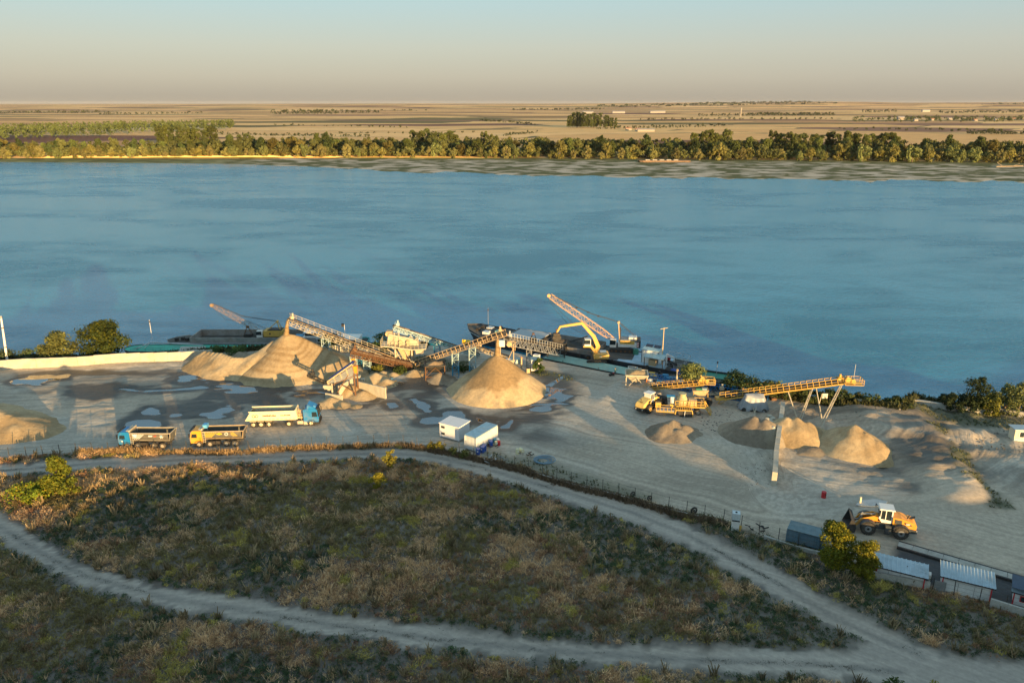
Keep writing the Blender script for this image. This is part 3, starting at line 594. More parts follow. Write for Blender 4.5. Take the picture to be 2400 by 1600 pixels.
pts += line(700, 1000, 5500, 5900, 20, 18, 12, 300)+line(2300, 2480, 8600, 8800, 16, 25, 18, 400)+line(1640, 1900, 9300, 9600, 30, 26, 16, 200)
mass('hedgerow', pts, 8, L_DARK, 'hedgerows and copses dividing the far fields', 60, 1.7)
pts = []
for i in range(260):
    px = rnd.uniform(1995, 2480); Y = rnd.uniform(2350, 3100); x = (px-1200)/F/(PC+.31*PS)*Y; s = rnd.uniform(.5, 1.2)
    if px < 2120 and rnd.random() < .6: continue
    pts.append((x, Y, far_z(px, Y)-.5, 8*s, 12*s))
mass('village_trees', pts, 9, L_DARK, 'trees and gardens of a far village on the right', 70, 1.7)
G = 'poplars of the isolated clump in the far fields'
for i in range(22):
    px = 1332+(1445-1332)*(i+rnd.random()*.8)/22
    if 1408 < px < 1416: continue
    Y = 1780+rnd.uniform(0, 60); x = (px-1200)/F/(PC+.3*PS)*Y; s = rnd.uniform(.85, 1.15)*(1.05 if px < 1410 else .85)
    place('poplar', tall[1], (x, Y, 0), s*.95, rnd.uniform(0, 6), s*1.05, 'dark upright poplar in the isolated clump amid far fields', 'tree', G)
# ---- near trees, each with trunk and crown
def near_tree(name, base, H, R, h0, shape, lmat, nleaf, size, label, seed, tint_=(1, 1, 1), var=None, nclump=22, cat='tree', sx=1.0):
    cr, t = tree_meshes(name, seed, R, H, h0, shape, nclump, nleaf, size, lmat, tint_, var)
    e = empty(name, base, 0, label, cat); c = link('crown', cr, e); c.scale = (sx, 1, 1); t.obj('trunk', e); return e
def base_at(px, py, dz=0): p = P(px, py); p.z = gh(p.x, p.y)+dz; return p
b = base_at(140, 842, -.2); near_tree('bush_tree', b, 6.6, 5.0, .3, 'round', L_WIL, 5200, .42, 'round grey green bush tree behind the long concrete wall', 101, (.5, .55, .42), (.75, .72, .45))
b = base_at(250, 838, -.2); near_tree('broadleaf_tree', b, 9.4, 5.8, .3, 'round', L_GREEN, 8500, .45, 'large dark green tree behind the wall with sunlit top', 102, (.75, .85, .6), (1.5, 1.3, .5), 30)
b = base_at(62, 848, -.2); near_tree('shrub', b, 2.6, 2.6, .1, 'round', L_SHRUB, 1100, .35, 'small dark shrub behind the wall between pole and bush tree', 103, cat='shrub')
b = base_at(14, 850, -.2); near_tree('shrub', b, 3.0, 2.4, .1, 'round', L_SHRUB, 1100, .35, 'dark shrub at the foot of the leaning white pole', 104, cat='shrub')
b = base_at(92, 843, -.2); near_tree('shrub', b, 3.4, 3.0, .1, 'round', L_SHRUB, 1300, .35, 'low green shrub touching the left side of the bush tree', 105, cat='shrub', tint_=(.9, 1, .7))
b = base_at(143, 1158); near_tree('young_tree', b, 6.3, 3.2, .2, 'cone', L_YEL, 5200, .34, 'cone shaped yellow green young tree beside the upper dirt road', 106, (.7, .95, .7), (1.1, 1.15, .7), 30)
b = base_at(78, 1170); near_tree('shrub', b, 3.0, 3.3, .1, 'round', L_YEL, 3200, .3, 'low spreading yellow green shrub left of the cone shaped young tree', 107, (.55, .85, .5), (1.0, .9, .5), cat='shrub')
b = base_at(915, 1098); near_tree('sapling', b, 3.4, 1.3, .4, 'round', L_YEL, 900, .26, 'thin yellow green sapling overlapping the edge of the upper road', 108, (.9, .95, .8), (.8, .7, .5))
b = base_at(882, 1143); near_tree('bush', b, 2.4, 1.55, .3, 'round', L_YEL, 1500, .24, 'bright yellow green bush in the weeds just below the sapling', 109, (1.15, 1.15, .7), cat='bush')
b = base_at(1950, 1330); near_tree('leafy_tree', b, 6.8, 2.4, .5, 'round', L_YEL, 11000, .22, 'yellow topped leafy tree hiding the right end of the blue container', 110, (.85, 1.05, .7), (1.7, 1.6, .6), 44)
b = base_at(2022, 1352); near_tree('leafy_tree', b, 5.2, 2.2, .4, 'round', L_YEL, 9000, .2, 'rounder sunlit tree between its taller neighbour and the metal roofed shed', 111, (1.0, 1.1, .7), (1.7, 1.6, .7), 40)
b = base_at(2100, 1600); near_tree('leafy_tree', P(2105, 1640), 2.0, 1.9, .1, 'round', L_GREEN, 2200, .22, 'dark green treetop cut off by the bottom edge right of centre', 112, (.7, .9, .7))
near_tree('leafy_tree', P(2185, 1655), 2.3, 1.7, .1, 'round', L_YEL, 1800, .2, 'yellow leaved treetop at the bottom edge beside the dark one', 113, (.9, .9, .6))
b = base_at(1613, 898); near_tree('willow_bush', b, 4.6, 3.6, .2, 'round', L_WIL, 3200, .35, 'pale willow bush on the bank beside the moored pontoon', 114, (.65, .75, .6), cat='bush')
b = base_at(1727, 915); near_tree('willow_bush', b, 4.2, 4.0, .2, 'round', L_SHRUB, 3200, .38, 'green bush on the bank right of the white houseboat', 115, (.95, 1, .7), cat='bush')
b = base_at(1800, 924); near_tree('willow_bush', b, 3.0, 4.6, .1, 'round', L_SHRUB, 3000, .38, 'low bush with reddish leaves beside the green one on the bank', 116, (.9, .9, .6), (1.5, .6, .4), cat='bush', sx=1.3)
G = 'dark shrubs lining the river bank behind the long yellow conveyor'
for i, px in enumerate([1862, 1900, 1940, 1975, 2010, 2045, 2082, 2112]):
    py = np.interp(px, [1860, 2110], [938, 962]); b = base_at(px, py, -.3); near_tree('bank_shrub', b, 2.5+.9*rnd.random(), 2.6, .1, 'round', L_SHRUB, 1500, .34, ('leftmost', 'second from the left', 'third from the left', 'fourth from the left', 'fourth from the right', 'third from the right', 'second from the right', 'rightmost')[i]+' dark shrub in the row along the river bank', 120+i, (.8, .85, .6), (.9, .7, .45), 14, 'shrub', 1.15).update_tag()
for o in list(bpy.data.objects):
    if o.name.startswith('bank_shrub') and o.parent is None: o['group'] = G
right_b = [(2225, 958, 3.4, 2.4, L_SHRUB, 'small dark shrub behind the long low wall at the right'), (2290, 962, 7.2, 4.2, L_DARK, 'big dark tree behind the long low wall'), (2318, 970, 4.2, 2.4, L_YEL, 'green rounded shrub in front of the big dark tree by the wall'), (2352, 968, 6.4, 3.4, L_WIL, 'grey green tree with silvery leaves near the right edge'), (2385, 972, 6.8, 3.0, L_WIL, 'tall thin silvery tree at the right edge of the view'), (2262, 962, 4.0, 2.6, L_SHRUB, 'mid sized dark shrub left of the big dark tree')]
for i, (px, py, H_, R_, lm, lb) in enumerate(right_b):
    b = base_at(px, py, -.3); near_tree('bank_tree', b, H_, R_, .1, 'round', lm, 2600, .36, lb, 140+i, (.62, .7, .6))
for i, (px, py, H_, R_, lb) in enumerate([(560, 832, 2.6, 3.2, 'green reeds in front of the green pontoon beyond the left heap'), (505, 830, 2.2, 2.2, 'thin green bush beyond the grey slab'), (775, 822, 5.2, 3.6, 'dark green tree beyond the big sand heap behind the blue tower'), (900, 822, 4.8, 3.2, 'bushy green tree left of the screening tower'), (1262, 872, 3.6, 1.3, 'slim green shrub beside the small white cabin')]):
    b = base_at(px, py, -.2); near_tree('bush', b, H_, R_, .1, 'round', L_SHRUB, 1700, .3, lb, 150+i, (.9, 1.1, .7), cat='bush')
for i, (px, py, H_, R_, tn, lb) in enumerate([(868, 850, 2.6, 2.2, (1.6, .8, .6), 'rust leaved bush under the long sloping conveyor'), (905, 848, 2.2, 2.4, (.7, .9, .6), 'green bush right of the rust leaved one under the conveyor'), (885, 868, 1.4, 1.6, (1.2, 1.1, .6), 'low yellowish weeds below the brown conveyor'), (935, 872, 1.5, 2.2, (.7, .9, .6), 'low green weeds among small sand heaps'), (1085, 865, 1.8, 3.0, (.6, .9, .6), 'dark green bush between the two striped conveyor towers')]):
    b = base_at(px, py, -.1); near_tree('bush', b, H_, R_, .1, 'round', L_OLIVE, 1000, .26, lb, 160+i, tn, cat='bush')
# shrubs in the strip along the fence beside the white cabin
for i, (px, py, H_, R_, lb) in enumerate([(1012, 1052, 1.5, 1.0, 'yellow green shrub by the fence left of the white cabin'), (1032, 1054, 1.7, 1.0, 'taller yellow green shrub by the fence below the white cabin'), (1062, 1062, 1.2, 1.3, 'low olive shrub between the two white boxes and the road'), (1088, 1068, 1.2, 1.2, 'low olive shrub at the corner of the white container')]):
    b = base_at(px, py, -.1); near_tree('shrub', b, H_, R_, .1, 'round', L_YEL if i < 2 else L_OLIVE, 700, .2, lb, 170+i, (1, 1, .8), cat='shrub')
# ---- dry grass, weeds and ground cover: uncountable
def tufts(name, xs, ys, hs, cols_, lab, seed, nb=8, w=.05, lean=.5, mname='dry_stems'):
    rs = np.random.default_rng(seed); n = len(xs); N = n*nb
    x = np.repeat(xs, nb)+rs.normal(0, .12, N)*np.repeat(hs, nb)*1.4; y = np.repeat(ys, nb)+rs.normal(0, .12, N)*np.repeat(hs, nb)*1.4
    z = np.repeat(zz_of(xs, ys), nb)-.05; h = np.repeat(hs, nb)*(.45+.7*rs.random(N)); a = rs.random(N)*6.283; l = rs.normal(0, lean, (N, 2))*h[:, None]
    ww = (w*(.7+.8*rs.random(N)))*(.6+h); b0 = np.stack([x-np.cos(a)*ww, y-np.sin(a)*ww, z], 1); b1 = np.stack([x+np.cos(a)*ww, y+np.sin(a)*ww, z], 1)
    tp = np.stack([x+l[:, 0], y+l[:, 1], z+h], 1); a2 = np.stack([np.cos(a), np.sin(a), a*0], 1)*(ww*.55)[:, None]
    v = np.stack([b0, b1, tp+a2, tp-a2], 1).reshape(-1, 3); f = np.arange(4*N).reshape(N, 4)
    c = np.repeat(cols_, nb*4, axis=0)*np.repeat(.7+.6*rs.random(N), 4)[:, None]
    me = np_mesh(name, v, f, [VEG], False, c); return tag(link(name, me), lab, kind='stuff')
VEG = leaf_mat('weeds', (1, 1, 1), .0, .15)
_xr, _yr = XR, YR; GZ = gz.reshape(len(YR), len(XR))
def zz_of(x, y):
    i = np.clip(((y-YR[0])/.5).astype(int), 0, len(YR)-1); j = np.clip(((x-XR[0])/.5).astype(int), 0, len(XR)-1); return GZ[i, j]
rs = np.random.default_rng(11)
N = 150000
px_ = rs.uniform(-80, 2480, N); py_ = rs.uniform(1040, 1625, N)
# even density over the ground: keep probability follows the ground area of a pixel
v_ = (py_-800)/F; t_ = CAMH/(PS+v_*PC); X = (px_-1200)/F*t_; Y = (PC-v_*PS)*t_; keep = rs.random(N) < (t_/140)**3*1.6
X = X[keep]; Y = Y[keep]
fyy = np.interp(X, [a for a, b in FENCE], [b for a, b in FENCE])
rin = np.minimum(np.minimum(sdf(X, Y, road1), sdf(X, Y, road2)), sdf(X, Y, road3)); ne = (fbm(X*.35, Y*.35, 51, 4)-.5)*3.2
ok = (Y < fyy+.3) & (rin+ne*.6 > .35); X = X[ok]; Y = Y[ok]; rin = rin[ok]
n1_ = fbm(X*.07, Y*.10, 201, 4); n2_ = fbm(X*.18, Y*.25, 202, 4); n3_ = fbm(X*.05, Y*.08, 203, 4); n4_ = vnoise(X*.6, Y*.6, 204)
pal = np.array([(.215, .135, .075), (.33, .235, .14), (.15, .085, .055), (.115, .10, .045), (.035, .056, .028), (.22, .19, .055), (.23, .13, .065)])
q = n2_*1.0+(rs.random(len(X))-.5)*.34
idx = np.where(q > .60, 1, np.where(q > .5, 0, np.where(q > .42, 2, 3)))
g_ = (n3_ > .53) & (q < .58); idx[g_] = 3
dg = (n1_ > .585) | ((rin < 1.6) & (n2_ < .56)); idx[dg & (rs.random(len(X)) < .8)] = 4
pxx, pyy = topix(X, Y, 0*X)
dg2 = sdf(pxx, pyy, [(1430, 1225), (1540, 1232), (1600, 1262), (1590, 1275), (1500, 1262), (1430, 1262)])+(n2_-.5)*120 < 0; idx[dg2] = 4
up = (pyy < 1130) & (pxx < 1300); idx[up & (idx == 3) & (rs.random(len(X)) < .7)] = 6; idx[up & (n4_ > .66)] = 1  # low sunlight put into the plant colour: warmer, paler tones in the upper strip
yl = (fbm(X*.45, Y*.45, 221, 3) > .70); idx[yl] = 5
cc = pal[idx]*(1.55+.5*n4_)[:, None]*np.array([1.06, 1, .92])
h = (.13+.27*n2_+.36*n4_**2)*np.where(idx == 4, .6, 1.0)*np.where(idx == 1, 1.2, 1)*sst(-.2, 1.8, rin)*.95+.06
tufts('weeds', X, Y, h, cc, 'dense dry weeds and grass covering the field before the yard', 12, 7, .026, .65)
selc = rs.random(len(X)) < .25
cx_, cy_, ch_, cc_ = X[selc], Y[selc], h[selc], cc[selc]; nC = len(cx_); nl = 34
cen = np.stack([cx_, cy_, zz_of(cx_, cy_)+.05], 1); Rc = (.22+.5*rs.random(nC)**2+.25*ch_)
d_ = rs.normal(size=(nC*nl, 3)); d_ /= np.linalg.norm(d_, axis=1)[:, None]; d_[:, 2] = abs(d_[:, 2]); kC = np.repeat(np.arange(nC), nl)
pl = cen[kC]+d_*(Rc[kC]*(.5+.5*rs.random(nC*nl)))[:, None]*np.array([1, 1, .95]); a_ = rs.normal(size=(nC*nl, 3))*.6+d_; a_ /= np.linalg.norm(a_, axis=1)[:, None]; b_2 = np.cross(a_, rs.normal(size=(nC*nl, 3))); b_2 /= np.linalg.norm(b_2, axis=1)[:, None]; sz = (.08+.09*rs.random(nC*nl))[:, None]
vv = np.stack([pl-a_*sz, pl+b_2*sz*.22, pl+a_*sz*1.1, pl-b_2*sz*.22], 1).reshape(-1, 3)
me = np_mesh('scrub', vv, np.arange(len(vv)).reshape(-1, 4), [VEG], False, np.repeat(np.repeat(cc_*rs.uniform(.7, 1.35, (nC, 1)), nl, 0)*rs.uniform(.7, 1.3, (nC*nl, 1)), 4, 0)); tag(link('scrub', me), 'low rounded dry scrub plants massed over the field', kind='stuff')
# taller isolated dry clumps
m_ = rs.random(len(X)) < .012
tufts('tall_dry_grass', X[m_], Y[m_], .75+.5*rs.random(m_.sum()), np.array([.26, .21, .13])*(.6+.7*rs.random((m_.sum(), 1)))*np.array([1, .95, .85]), 'taller pale dry grass clumps scattered through the field', 14, 26, .04, .33)
# grass strip along the fence, pale and sunlit, and weeds within the yard
def strip_pts(pts, n, wd):
    w = np.array(W2(pts)); t = rs.random(n)*(len(w)-1); i = t.astype(int); f_ = (t-i)[:, None]; p = w[i]*(1-f_)+w[i+1]*f_; return p[:, 0]+rs.normal(0, wd, n), p[:, 1]+rs.normal(0, wd*.8, n)
X2, Y2 = strip_pts([(180, 1062), (290, 1058), (420, 1061), (560, 1062), (700, 1052), (830, 1048), (930, 1042), (1000, 1052)], 3400, .38)
kk = vnoise(X2*.45, Y2*0+.5, 71)+.35*rs.random(len(X2)) > .48; X2 = X2[kk]; Y2 = Y2[kk]
tufts('verge_grass', X2, Y2, .2+.8*rs.random(len(X2))**2*(.4+.9*vnoise(X2*.3, Y2*0+2.5, 72)), np.array([.31, .215, .115])*(.5+.8*rs.random((len(X2), 1))), 'tall straw coloured grass along the fence left of the white cabin', 15, 9, .03, .25)
X3, Y3 = strip_pts([(1000, 1052), (1130, 1078), (1225, 1103), (1330, 1136), (1450, 1166), (1560, 1198), (1700, 1232)], 3600, .4)
tufts('verge_weeds', X3, Y3, .25+.4*rs.random(len(X3)), np.array([.17, .12, .075])*(.6+.8*rs.random((len(X3), 1))), 'brown weeds along the fence beside the road', 16, 8, .04, .35)
gm = np.where(gmask[:, 0]*yard*(rs.random(len(gx))) > .35)[0]
tufts('yard_weeds', gx[gm], gy[gm], .12+.3*rs.random(len(gm)), np.array([.10, .11, .05])*(.6+.9*rs.random((len(gm), 1))), 'scattered green and rusty weeds inside the yard', 17, 8, .05, .5)
bx_ = rs.uniform(-130, 110, 9000); by_ = shore_y(bx_)+rs.uniform(-3.0, 1.6, 9000); kk = (bx_ < -20) | (bx_ > 38)
tufts('bank_reeds', bx_[kk], by_[kk], .5+.6*rs.random(kk.sum()), np.array([.075, .08, .035])*(.5+.9*rs.random((kk.sum(), 1))), 'green reeds and weeds along the near river bank', 18, 8, .06, .35)
# low dark weeds in the middle of the dirt roads
Xa, Ya = [], []
for pl in (W2([((a[0]+b[0])/2, (a[1]+b[1])/2) for a, b in zip(UP_TRACK_T, UP_TRACK_B)]), W2([((a[0]+b[0])/2, (a[1]+b[1])/2+2) for a, b in zip(LOW_T, LOW_B)])):
    w = np.array(pl); t = rs.random(9000)*(len(w)-1); i = t.astype(int); f_ = (t-i)[:, None]; p = w[i]*(1-f_)+w[i+1]*f_; Xa.append(p[:, 0]+rs.normal(0, .22, 9000)); Ya.append(p[:, 1]+rs.normal(0, .2, 9000))
Xa = np.concatenate(Xa); Ya = np.concatenate(Ya); kk = (fbm(Xa*.9, Ya*1.5, 61, 4)*.6+.4*fbm(Xa*.08, Ya*.1, 62, 2)) > .50+.14*rs.random(len(Xa)); Xa = Xa[kk]; Ya = Ya[kk]
tufts('road_weeds', Xa, Ya, .03+.07*rs.random(len(Xa)), np.array([.05, .056, .03])*(.7+.6*rs.random((len(Xa), 1))), 'low dark weeds between the wheel tracks of the dirt roads', 19, 5, .035, .9)
# ================================================================ SAND HEAPS AND CONCRETE WALLS
def sand_material(name, col, dark):
    m = bpy.data.materials.new(name); m.use_nodes = True; nt = m.node_tree; L = nt.links; b = nt.nodes['Principled BSDF']
    b.inputs['Roughness'].default_value = .95; b.inputs['Specular IOR Level'].default_value = .15
    ca = nd(nt, 'ShaderNodeAttribute', attribute_name='Col'); tc = nd(nt, 'ShaderNodeTexCoord')
    n = nd(nt, 'ShaderNodeTexNoise'); n.inputs['Scale'].default_value = 1.6; n.inputs['Detail'].default_value = 10; n.inputs['Roughness'].default_value = .75; L.new(tc.outputs['Object'], n.inputs[0])
    r = nd(nt, 'ShaderNodeMapRange'); r.inputs[1].default_value = .3; r.inputs[2].default_value = .7; r.inputs[3].default_value = .72; r.inputs[4].default_value = 1.22; L.new(n.outputs[0], r.inputs[0])
    mx = nd(nt, 'ShaderNodeMix', data_type='RGBA'); L.new(ca.outputs['Fac'], mx.inputs[0]); mx.inputs[6].default_value = (*dark, 1); mx.inputs[7].default_value = (*col, 1)
    sc = nd(nt, 'ShaderNodeVectorMath', operation='SCALE'); L.new(mx.outputs[2], sc.inputs[0]); L.new(r.outputs[0], sc.inputs['Scale']); L.new(sc.outputs[0], b.inputs['Base Color'])
    bp = nd(nt, 'ShaderNodeBump'); bp.inputs['Strength'].default_value = .6; bp.inputs['Distance'].default_value = .22; L.new(n.outputs[0], bp.inputs['Height']); L.new(bp.outputs[0], b.inputs['Normal'])
    return m
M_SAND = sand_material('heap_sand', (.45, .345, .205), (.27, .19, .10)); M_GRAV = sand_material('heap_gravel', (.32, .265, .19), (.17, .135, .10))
def cone_px(px, pa, pb, slope=.65):
    Yb = P(px, pb).y; lo, hi = Yb, Yb+40
    for _ in range(40):
        m = (lo+hi)/2; z = slope*(m-Yb); x = (px-1200)/F*(m*PC-(z-CAMH)*PS)
        if topix(x, m, z)[1] > pa: lo = m
        else: hi = m
    return x, m, z
def ridge(cs, k=4):
    out = []
    for a, b in zip(cs, cs[1:]):
        a = tuple(a)+((.65,) if len(a) < 4 else ()); b = tuple(b)+((.65,) if len(b) < 4 else ())
        out += [tuple(a[i]+(b[i]-a[i])*j/k for i in range(4)) for j in range(k)]
    return out+[b]
def heap(name, label, cones, seed, m=M_SAND, slope=.65, rough=.35, step=.3, cat='sand heap', group=None, zones=None, conc=0.0):
    cs = [c if len(c) == 3 and c[0] < 200 and abs(c[1]) < 400 and c[2] < 30 and False else cone_px(*c[:3], *(c[3:4] or (slope,)))+((c[3] if len(c) > 3 else slope),) for c in cones]
    x0 = min(c[0]-c[2]/c[3] for c in cs)-1.5; x1 = max(c[0]+c[2]/c[3] for c in cs)+1.5; y0 = min(c[1]-c[2]/c[3] for c in cs)-1.5; y1 = max(c[1]+c[2]/c[3] for c in cs)+1.5
    xs = np.arange(x0, x1, step); ys = np.arange(y0, y1, step); X, Y = np.meshgrid(xs, ys); X = X.ravel(); Y = Y.ravel(); h = np.full(X.shape, -9.0)
    wx = X+(fbm(X*.22, Y*.22, seed, 3)-.5)*2.2*rough*2; wy = Y+(fbm(X*.22, Y*.22, seed+5, 3)-.5)*2.2*rough*2
    for cx, cy, cz, sl in cs:
        d = np.hypot(wx-cx, wy-cy); d0 = np.hypot(X-cx, Y-cy); k = sst(0, 3, d0); d = d0*(1-k)+d*k
        g = cz-sl*d - .15*sl*np.exp(-d*2)
        R = cz/sl; g = g+.03*R*sst(.75*R, 1.2*R, d)*.45        # soft toe
        h = np.maximum(h, g)
    th = np.arctan2(Y-cs[0][1], X-cs[0][0]); rr = np.hypot(Y-cs[0][1], X-cs[0][0])
    gul = (vnoise(th*5+30+2*fbm(X*.3, Y*.3, seed+1, 3), rr*.35, seed+2)-.5)*.26*rough*sst(1, 5, rr)+(fbm(X*.9, Y*.9, seed+3, 3)-.5)*.22*rough
    gr = height(X, Y); H = h+gul*sst(0, 1.2, h); keepv = H > gr-.25; H = np.maximum(H, gr-.3)
    f = grid_faces(len(xs), len(ys)); f = f[keepv[f].any(axis=1)]
    used = np.unique(f); mp_ = np.zeros(len(X), int); mp_[used] = np.arange(len(used)); f = mp_[f]
    slip = fbm(X*.22, Y*.22, seed+7, 5)*.7+.3*fbm(th*3+20, rr*.25, seed+7, 4); c = .25+.75*sst(.36, .6, slip)
    if conc: c = c*(1-conc)+conc*sst(.3, .7, vnoise(rr*1.6+2*fbm(X*.2, Y*.2, 3), rr*0, seed))
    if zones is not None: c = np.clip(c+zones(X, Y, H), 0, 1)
    bx, by = cs[0][0], cs[0][1]
    me = np_mesh(name, np.stack([X-bx, Y-by, H], 1)[used], f, [m], True, np.stack([c, c, c], 1)[used])
    o = link(name, me, None, (bx, by, 0)); o['surf'] = 1; del o['surf']; return tag(o, label, cat, group), cs
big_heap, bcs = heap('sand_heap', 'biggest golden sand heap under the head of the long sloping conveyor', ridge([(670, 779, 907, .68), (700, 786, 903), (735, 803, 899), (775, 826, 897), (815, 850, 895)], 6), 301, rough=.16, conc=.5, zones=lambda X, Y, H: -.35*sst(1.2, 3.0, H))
heap('sand_heap', 'lower sunlit ridge of sand heaps left of the biggest heap', ridge([(640, 797, 900), (606, 822, 896), (575, 836, 893), (545, 835, 892), (518, 826, 886), (480, 821, 874)], 4), 302, rough=.5)
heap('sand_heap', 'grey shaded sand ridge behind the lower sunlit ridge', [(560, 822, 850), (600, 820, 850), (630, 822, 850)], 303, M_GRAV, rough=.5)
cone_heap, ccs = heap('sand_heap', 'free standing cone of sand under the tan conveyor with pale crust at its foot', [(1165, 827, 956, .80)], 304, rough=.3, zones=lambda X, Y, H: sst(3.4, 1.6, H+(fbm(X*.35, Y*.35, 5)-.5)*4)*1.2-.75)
heap('sand_heap', 'low sand heap spilling before the concrete blocks of the tarp covered screen', [(775, 930, 957, .5), (800, 941, 958, .42), (750, 942, 957, .45), (835, 948, 958, .35)], 305, rough=.35)
heap('sand_heap', 'sand heap inside the concrete bay under the tarp covered screen', [(822, 900, 934, .5), (850, 915, 940, .4)], 306, rough=.3)
heap('sand_heap', 'sunlit sand heap behind the long bay wall', [(880, 872, 905, .55), (862, 884, 905), (905, 886, 910, .5)], 307, rough=.4)
heap('sand_heap', 'grey gravel bank below the dark loading hopper', [(1030, 872, 900, .5), (1062, 885, 905, .5)], 308, M_GRAV, rough=.4)
for px, pa, pb, lb in ((897, 868, 879, 'small pointed sand heap left of the two beside the screening tower'), (921, 871, 884, 'small pointed sand heap in the middle of three by the screening tower'), (970, 865, 885, 'widest of the small sand heaps at the foot of the screening tower')):
    heap('sand_heap', lb, [(px, pa, pb, .5)], px, rough=.4, step=.25)
heap('gravel_heap', 'small brown gravel heap in front of the yellow crusher', [(1578, 982, 1030), (1560, 992, 1036, .5), (1604, 995, 1034, .5), (1590, 1005, 1040, .45)], 310, M_GRAV, rough=.9, cat='gravel heap')
heap('gravel_heap', 'smooth grey gravel heap against the left side of the dividing wall', [(1768, 973, 1048), (1795, 980, 1054), (1740, 985, 1035, .5)], 311, M_GRAV, rough=.2, cat='gravel heap')
heap('sand_heap', 'pale sand heap against the right side of the dividing wall', [(1845, 975, 1052), (1868, 976, 1054), (1895, 986, 1048), (1915, 1000, 1040, .5)], 312, rough=.5)
heap('sand_heap', 'sharp cone of brown sand at the right of the yard', [(2005, 993, 1086), (2030, 1012, 1088), (2055, 1030, 1088), (1985, 1012, 1080, .5)], 313, rough=.4, conc=.3)
heap('sand_heap', 'low spread ridge of raked sand between the pale heap and the sharp cone', [(1935, 1030, 1062, .3), (1965, 1042, 1070, .3), (1900, 1048, 1075, .25)], 314, M_GRAV, rough=1.2)
heap('sand_heap', 'broad sunlit sand mound cut off by the left edge of the yard', ridge([(-120, 935, 1052, .5), (-40, 952, 1048, .45), (30, 976, 1042, .38), (85, 1000, 1036, .3)], 4), 315, rough=.5)
# falling sand under the conveyor heads
def falling(px0, py0, cs0, parent, label):
    t = MB().use(M_SAND); ax, ay, az = cs0[:3]; top = QY(px0, py0, ay)
    prev = Vector((0, 0, az-.8)); hh = top.z-az+.8; pts = [Vector((rnd.uniform(-.06, .06)+(top.x-ax)*k/7, rnd.uniform(-.06, .06), az-.8+hh*k/7)) for k in range(8)]
    for k in range(7): t.tube(pts[k], pts[k+1], .62-.052*k, .62-.052*(k+1), 9, False)
    o = t.obj('falling_sand', parent); o['label'] = label
falling(1166, 795, ccs[0], cone_heap, 'brown sand pouring onto the cone'); falling(673, 752, bcs[0], big_heap, 'thin stream of sand dropping onto the heap')
# ---- concrete
M_CONC = mat('concrete', (.47, .43, .34), .9, var=.14, scale=.8, bump=.1, dirt=(.3, .27, .21), dirt_amt=.6)
M_CONC2 = mat('old_concrete', (.40, .385, .34), .9, var=.2, scale=1, bump=.1, dirt=(.2, .2, .17), dirt_amt=.6)
def wall(label, pts, h, th, panel, m=M_CONC, name='concrete_wall', z0=-.4, hjit=.0, world_pts=False, cat='wall'):
    w = [Vector((*p, 0)) if world_pts else P(*p) for p in pts]; o = w[0]; e = empty(name, o, 0, label, cat); r = random.Random(len(label))
    for a, b in zip(w, w[1:]):
        L = (b-a).length; n = max(1, round(L/panel)); d = (b-a)/L
        for i in range(n):
            s = MB().use(m); p = a+d*(L*i/n+.015)-o; q = a+d*(L*(i+1)/n-.015)-o; g = min(gh(*(p+o)[:2]), gh(*(q+o)[:2])); hh = h+r.uniform(-hjit, hjit)
            nn = Vector((-d.y, d.x, 0))*r.uniform(-.03, .03); z = Vector((0, 0, 1))
            base = g+z0; s.beam(p+nn+z*(base+hh-z0)/1*0+z*((base+g+hh)/2), q+nn+z*((base+g+hh)/2), th, hh-z0)
            s.obj('concrete_panel', e)
    return e
wall('long pale concrete wall along the river side of the yard on the left', [(-120, 874), (56, 864), (185, 861), (300, 853), (426, 846), (500, 840)], 2.1, .35, 3.0, hjit=.03)
wall('short pale concrete wall seen under the long conveyor behind the big heap', [(771, 826), (847, 824)], 1.7, .35, 2.4)
wall('long low bay wall running right from the tarp covered screen', [(838, 917), (905, 934)], 2.3, .3, 1.6)
wall('bay wall of concrete on the left under the tarp covered screen', [(795, 930), (838, 905)], 2.4, .3, 1.6)
wall('short low concrete block wall in front of the screen leg', [(764, 934), (803, 941)], 1.3, .3, 1.3)
wall('long straight concrete wall dividing the gravel heaps, seen end on', [(1813, 1138), (1817, 1085), (1822, 1040), (1828, 1000), (1833, 968)], 2.3, .75, 3.0, M_CONC)
wall('low thick retaining wall with a corner near the river on the right', [(2103, 975), (2122, 944), (2180, 953), (2240, 962), (2323, 973)], 1.0, .7, 3.2, M_CONC2)
wall('straight low retaining wall reaching the right edge', [(2325, 966), (2400, 978), (2470, 986)], 1.0, .6, 3.0, M_CONC2)
def slab(label, quad, z0, z1, th, m, name='concrete_slab', cat='slab'):
    c = [P(quad[0][0], quad[0][1], z0), P(quad[1][0], quad[1][1], z0), P(quad[2][0], quad[2][1], z1), P(quad[3][0], quad[3][1], z1)]; o = c[0].copy(); s = MB().use(m)
    s.hexa([q-o-Vector((0, 0, th)) for q in c]+[q-o for q in c]); ob = s.obj(name); ob.location = o; return tag(ob, label, cat)
slab('grey tilted concrete slab between the left wall and the river', [(415, 828), (475, 828), (482, 811), (424, 812)], 1.6, -.2, .3, M_CONC2)
# stacked concrete block tower beside the screen
e = empty('concrete_block_stack', P(840, 903), 0, 'stack of pale concrete blocks on the bay wall corner by the screen', 'blocks')
for i in range(3): MB().use(M_CONC).box((0, 0, .35+.72*i), (1.1-.05*i, 1.0, .7)).obj('block', e)
MB().use(M_CONC).box((.95, .1, .35), (.7, 1, .7)).obj('block', e); MB().use(M_CONC).box((.93, .1, 1.07), (.7, 1, .7)).obj('block', e)
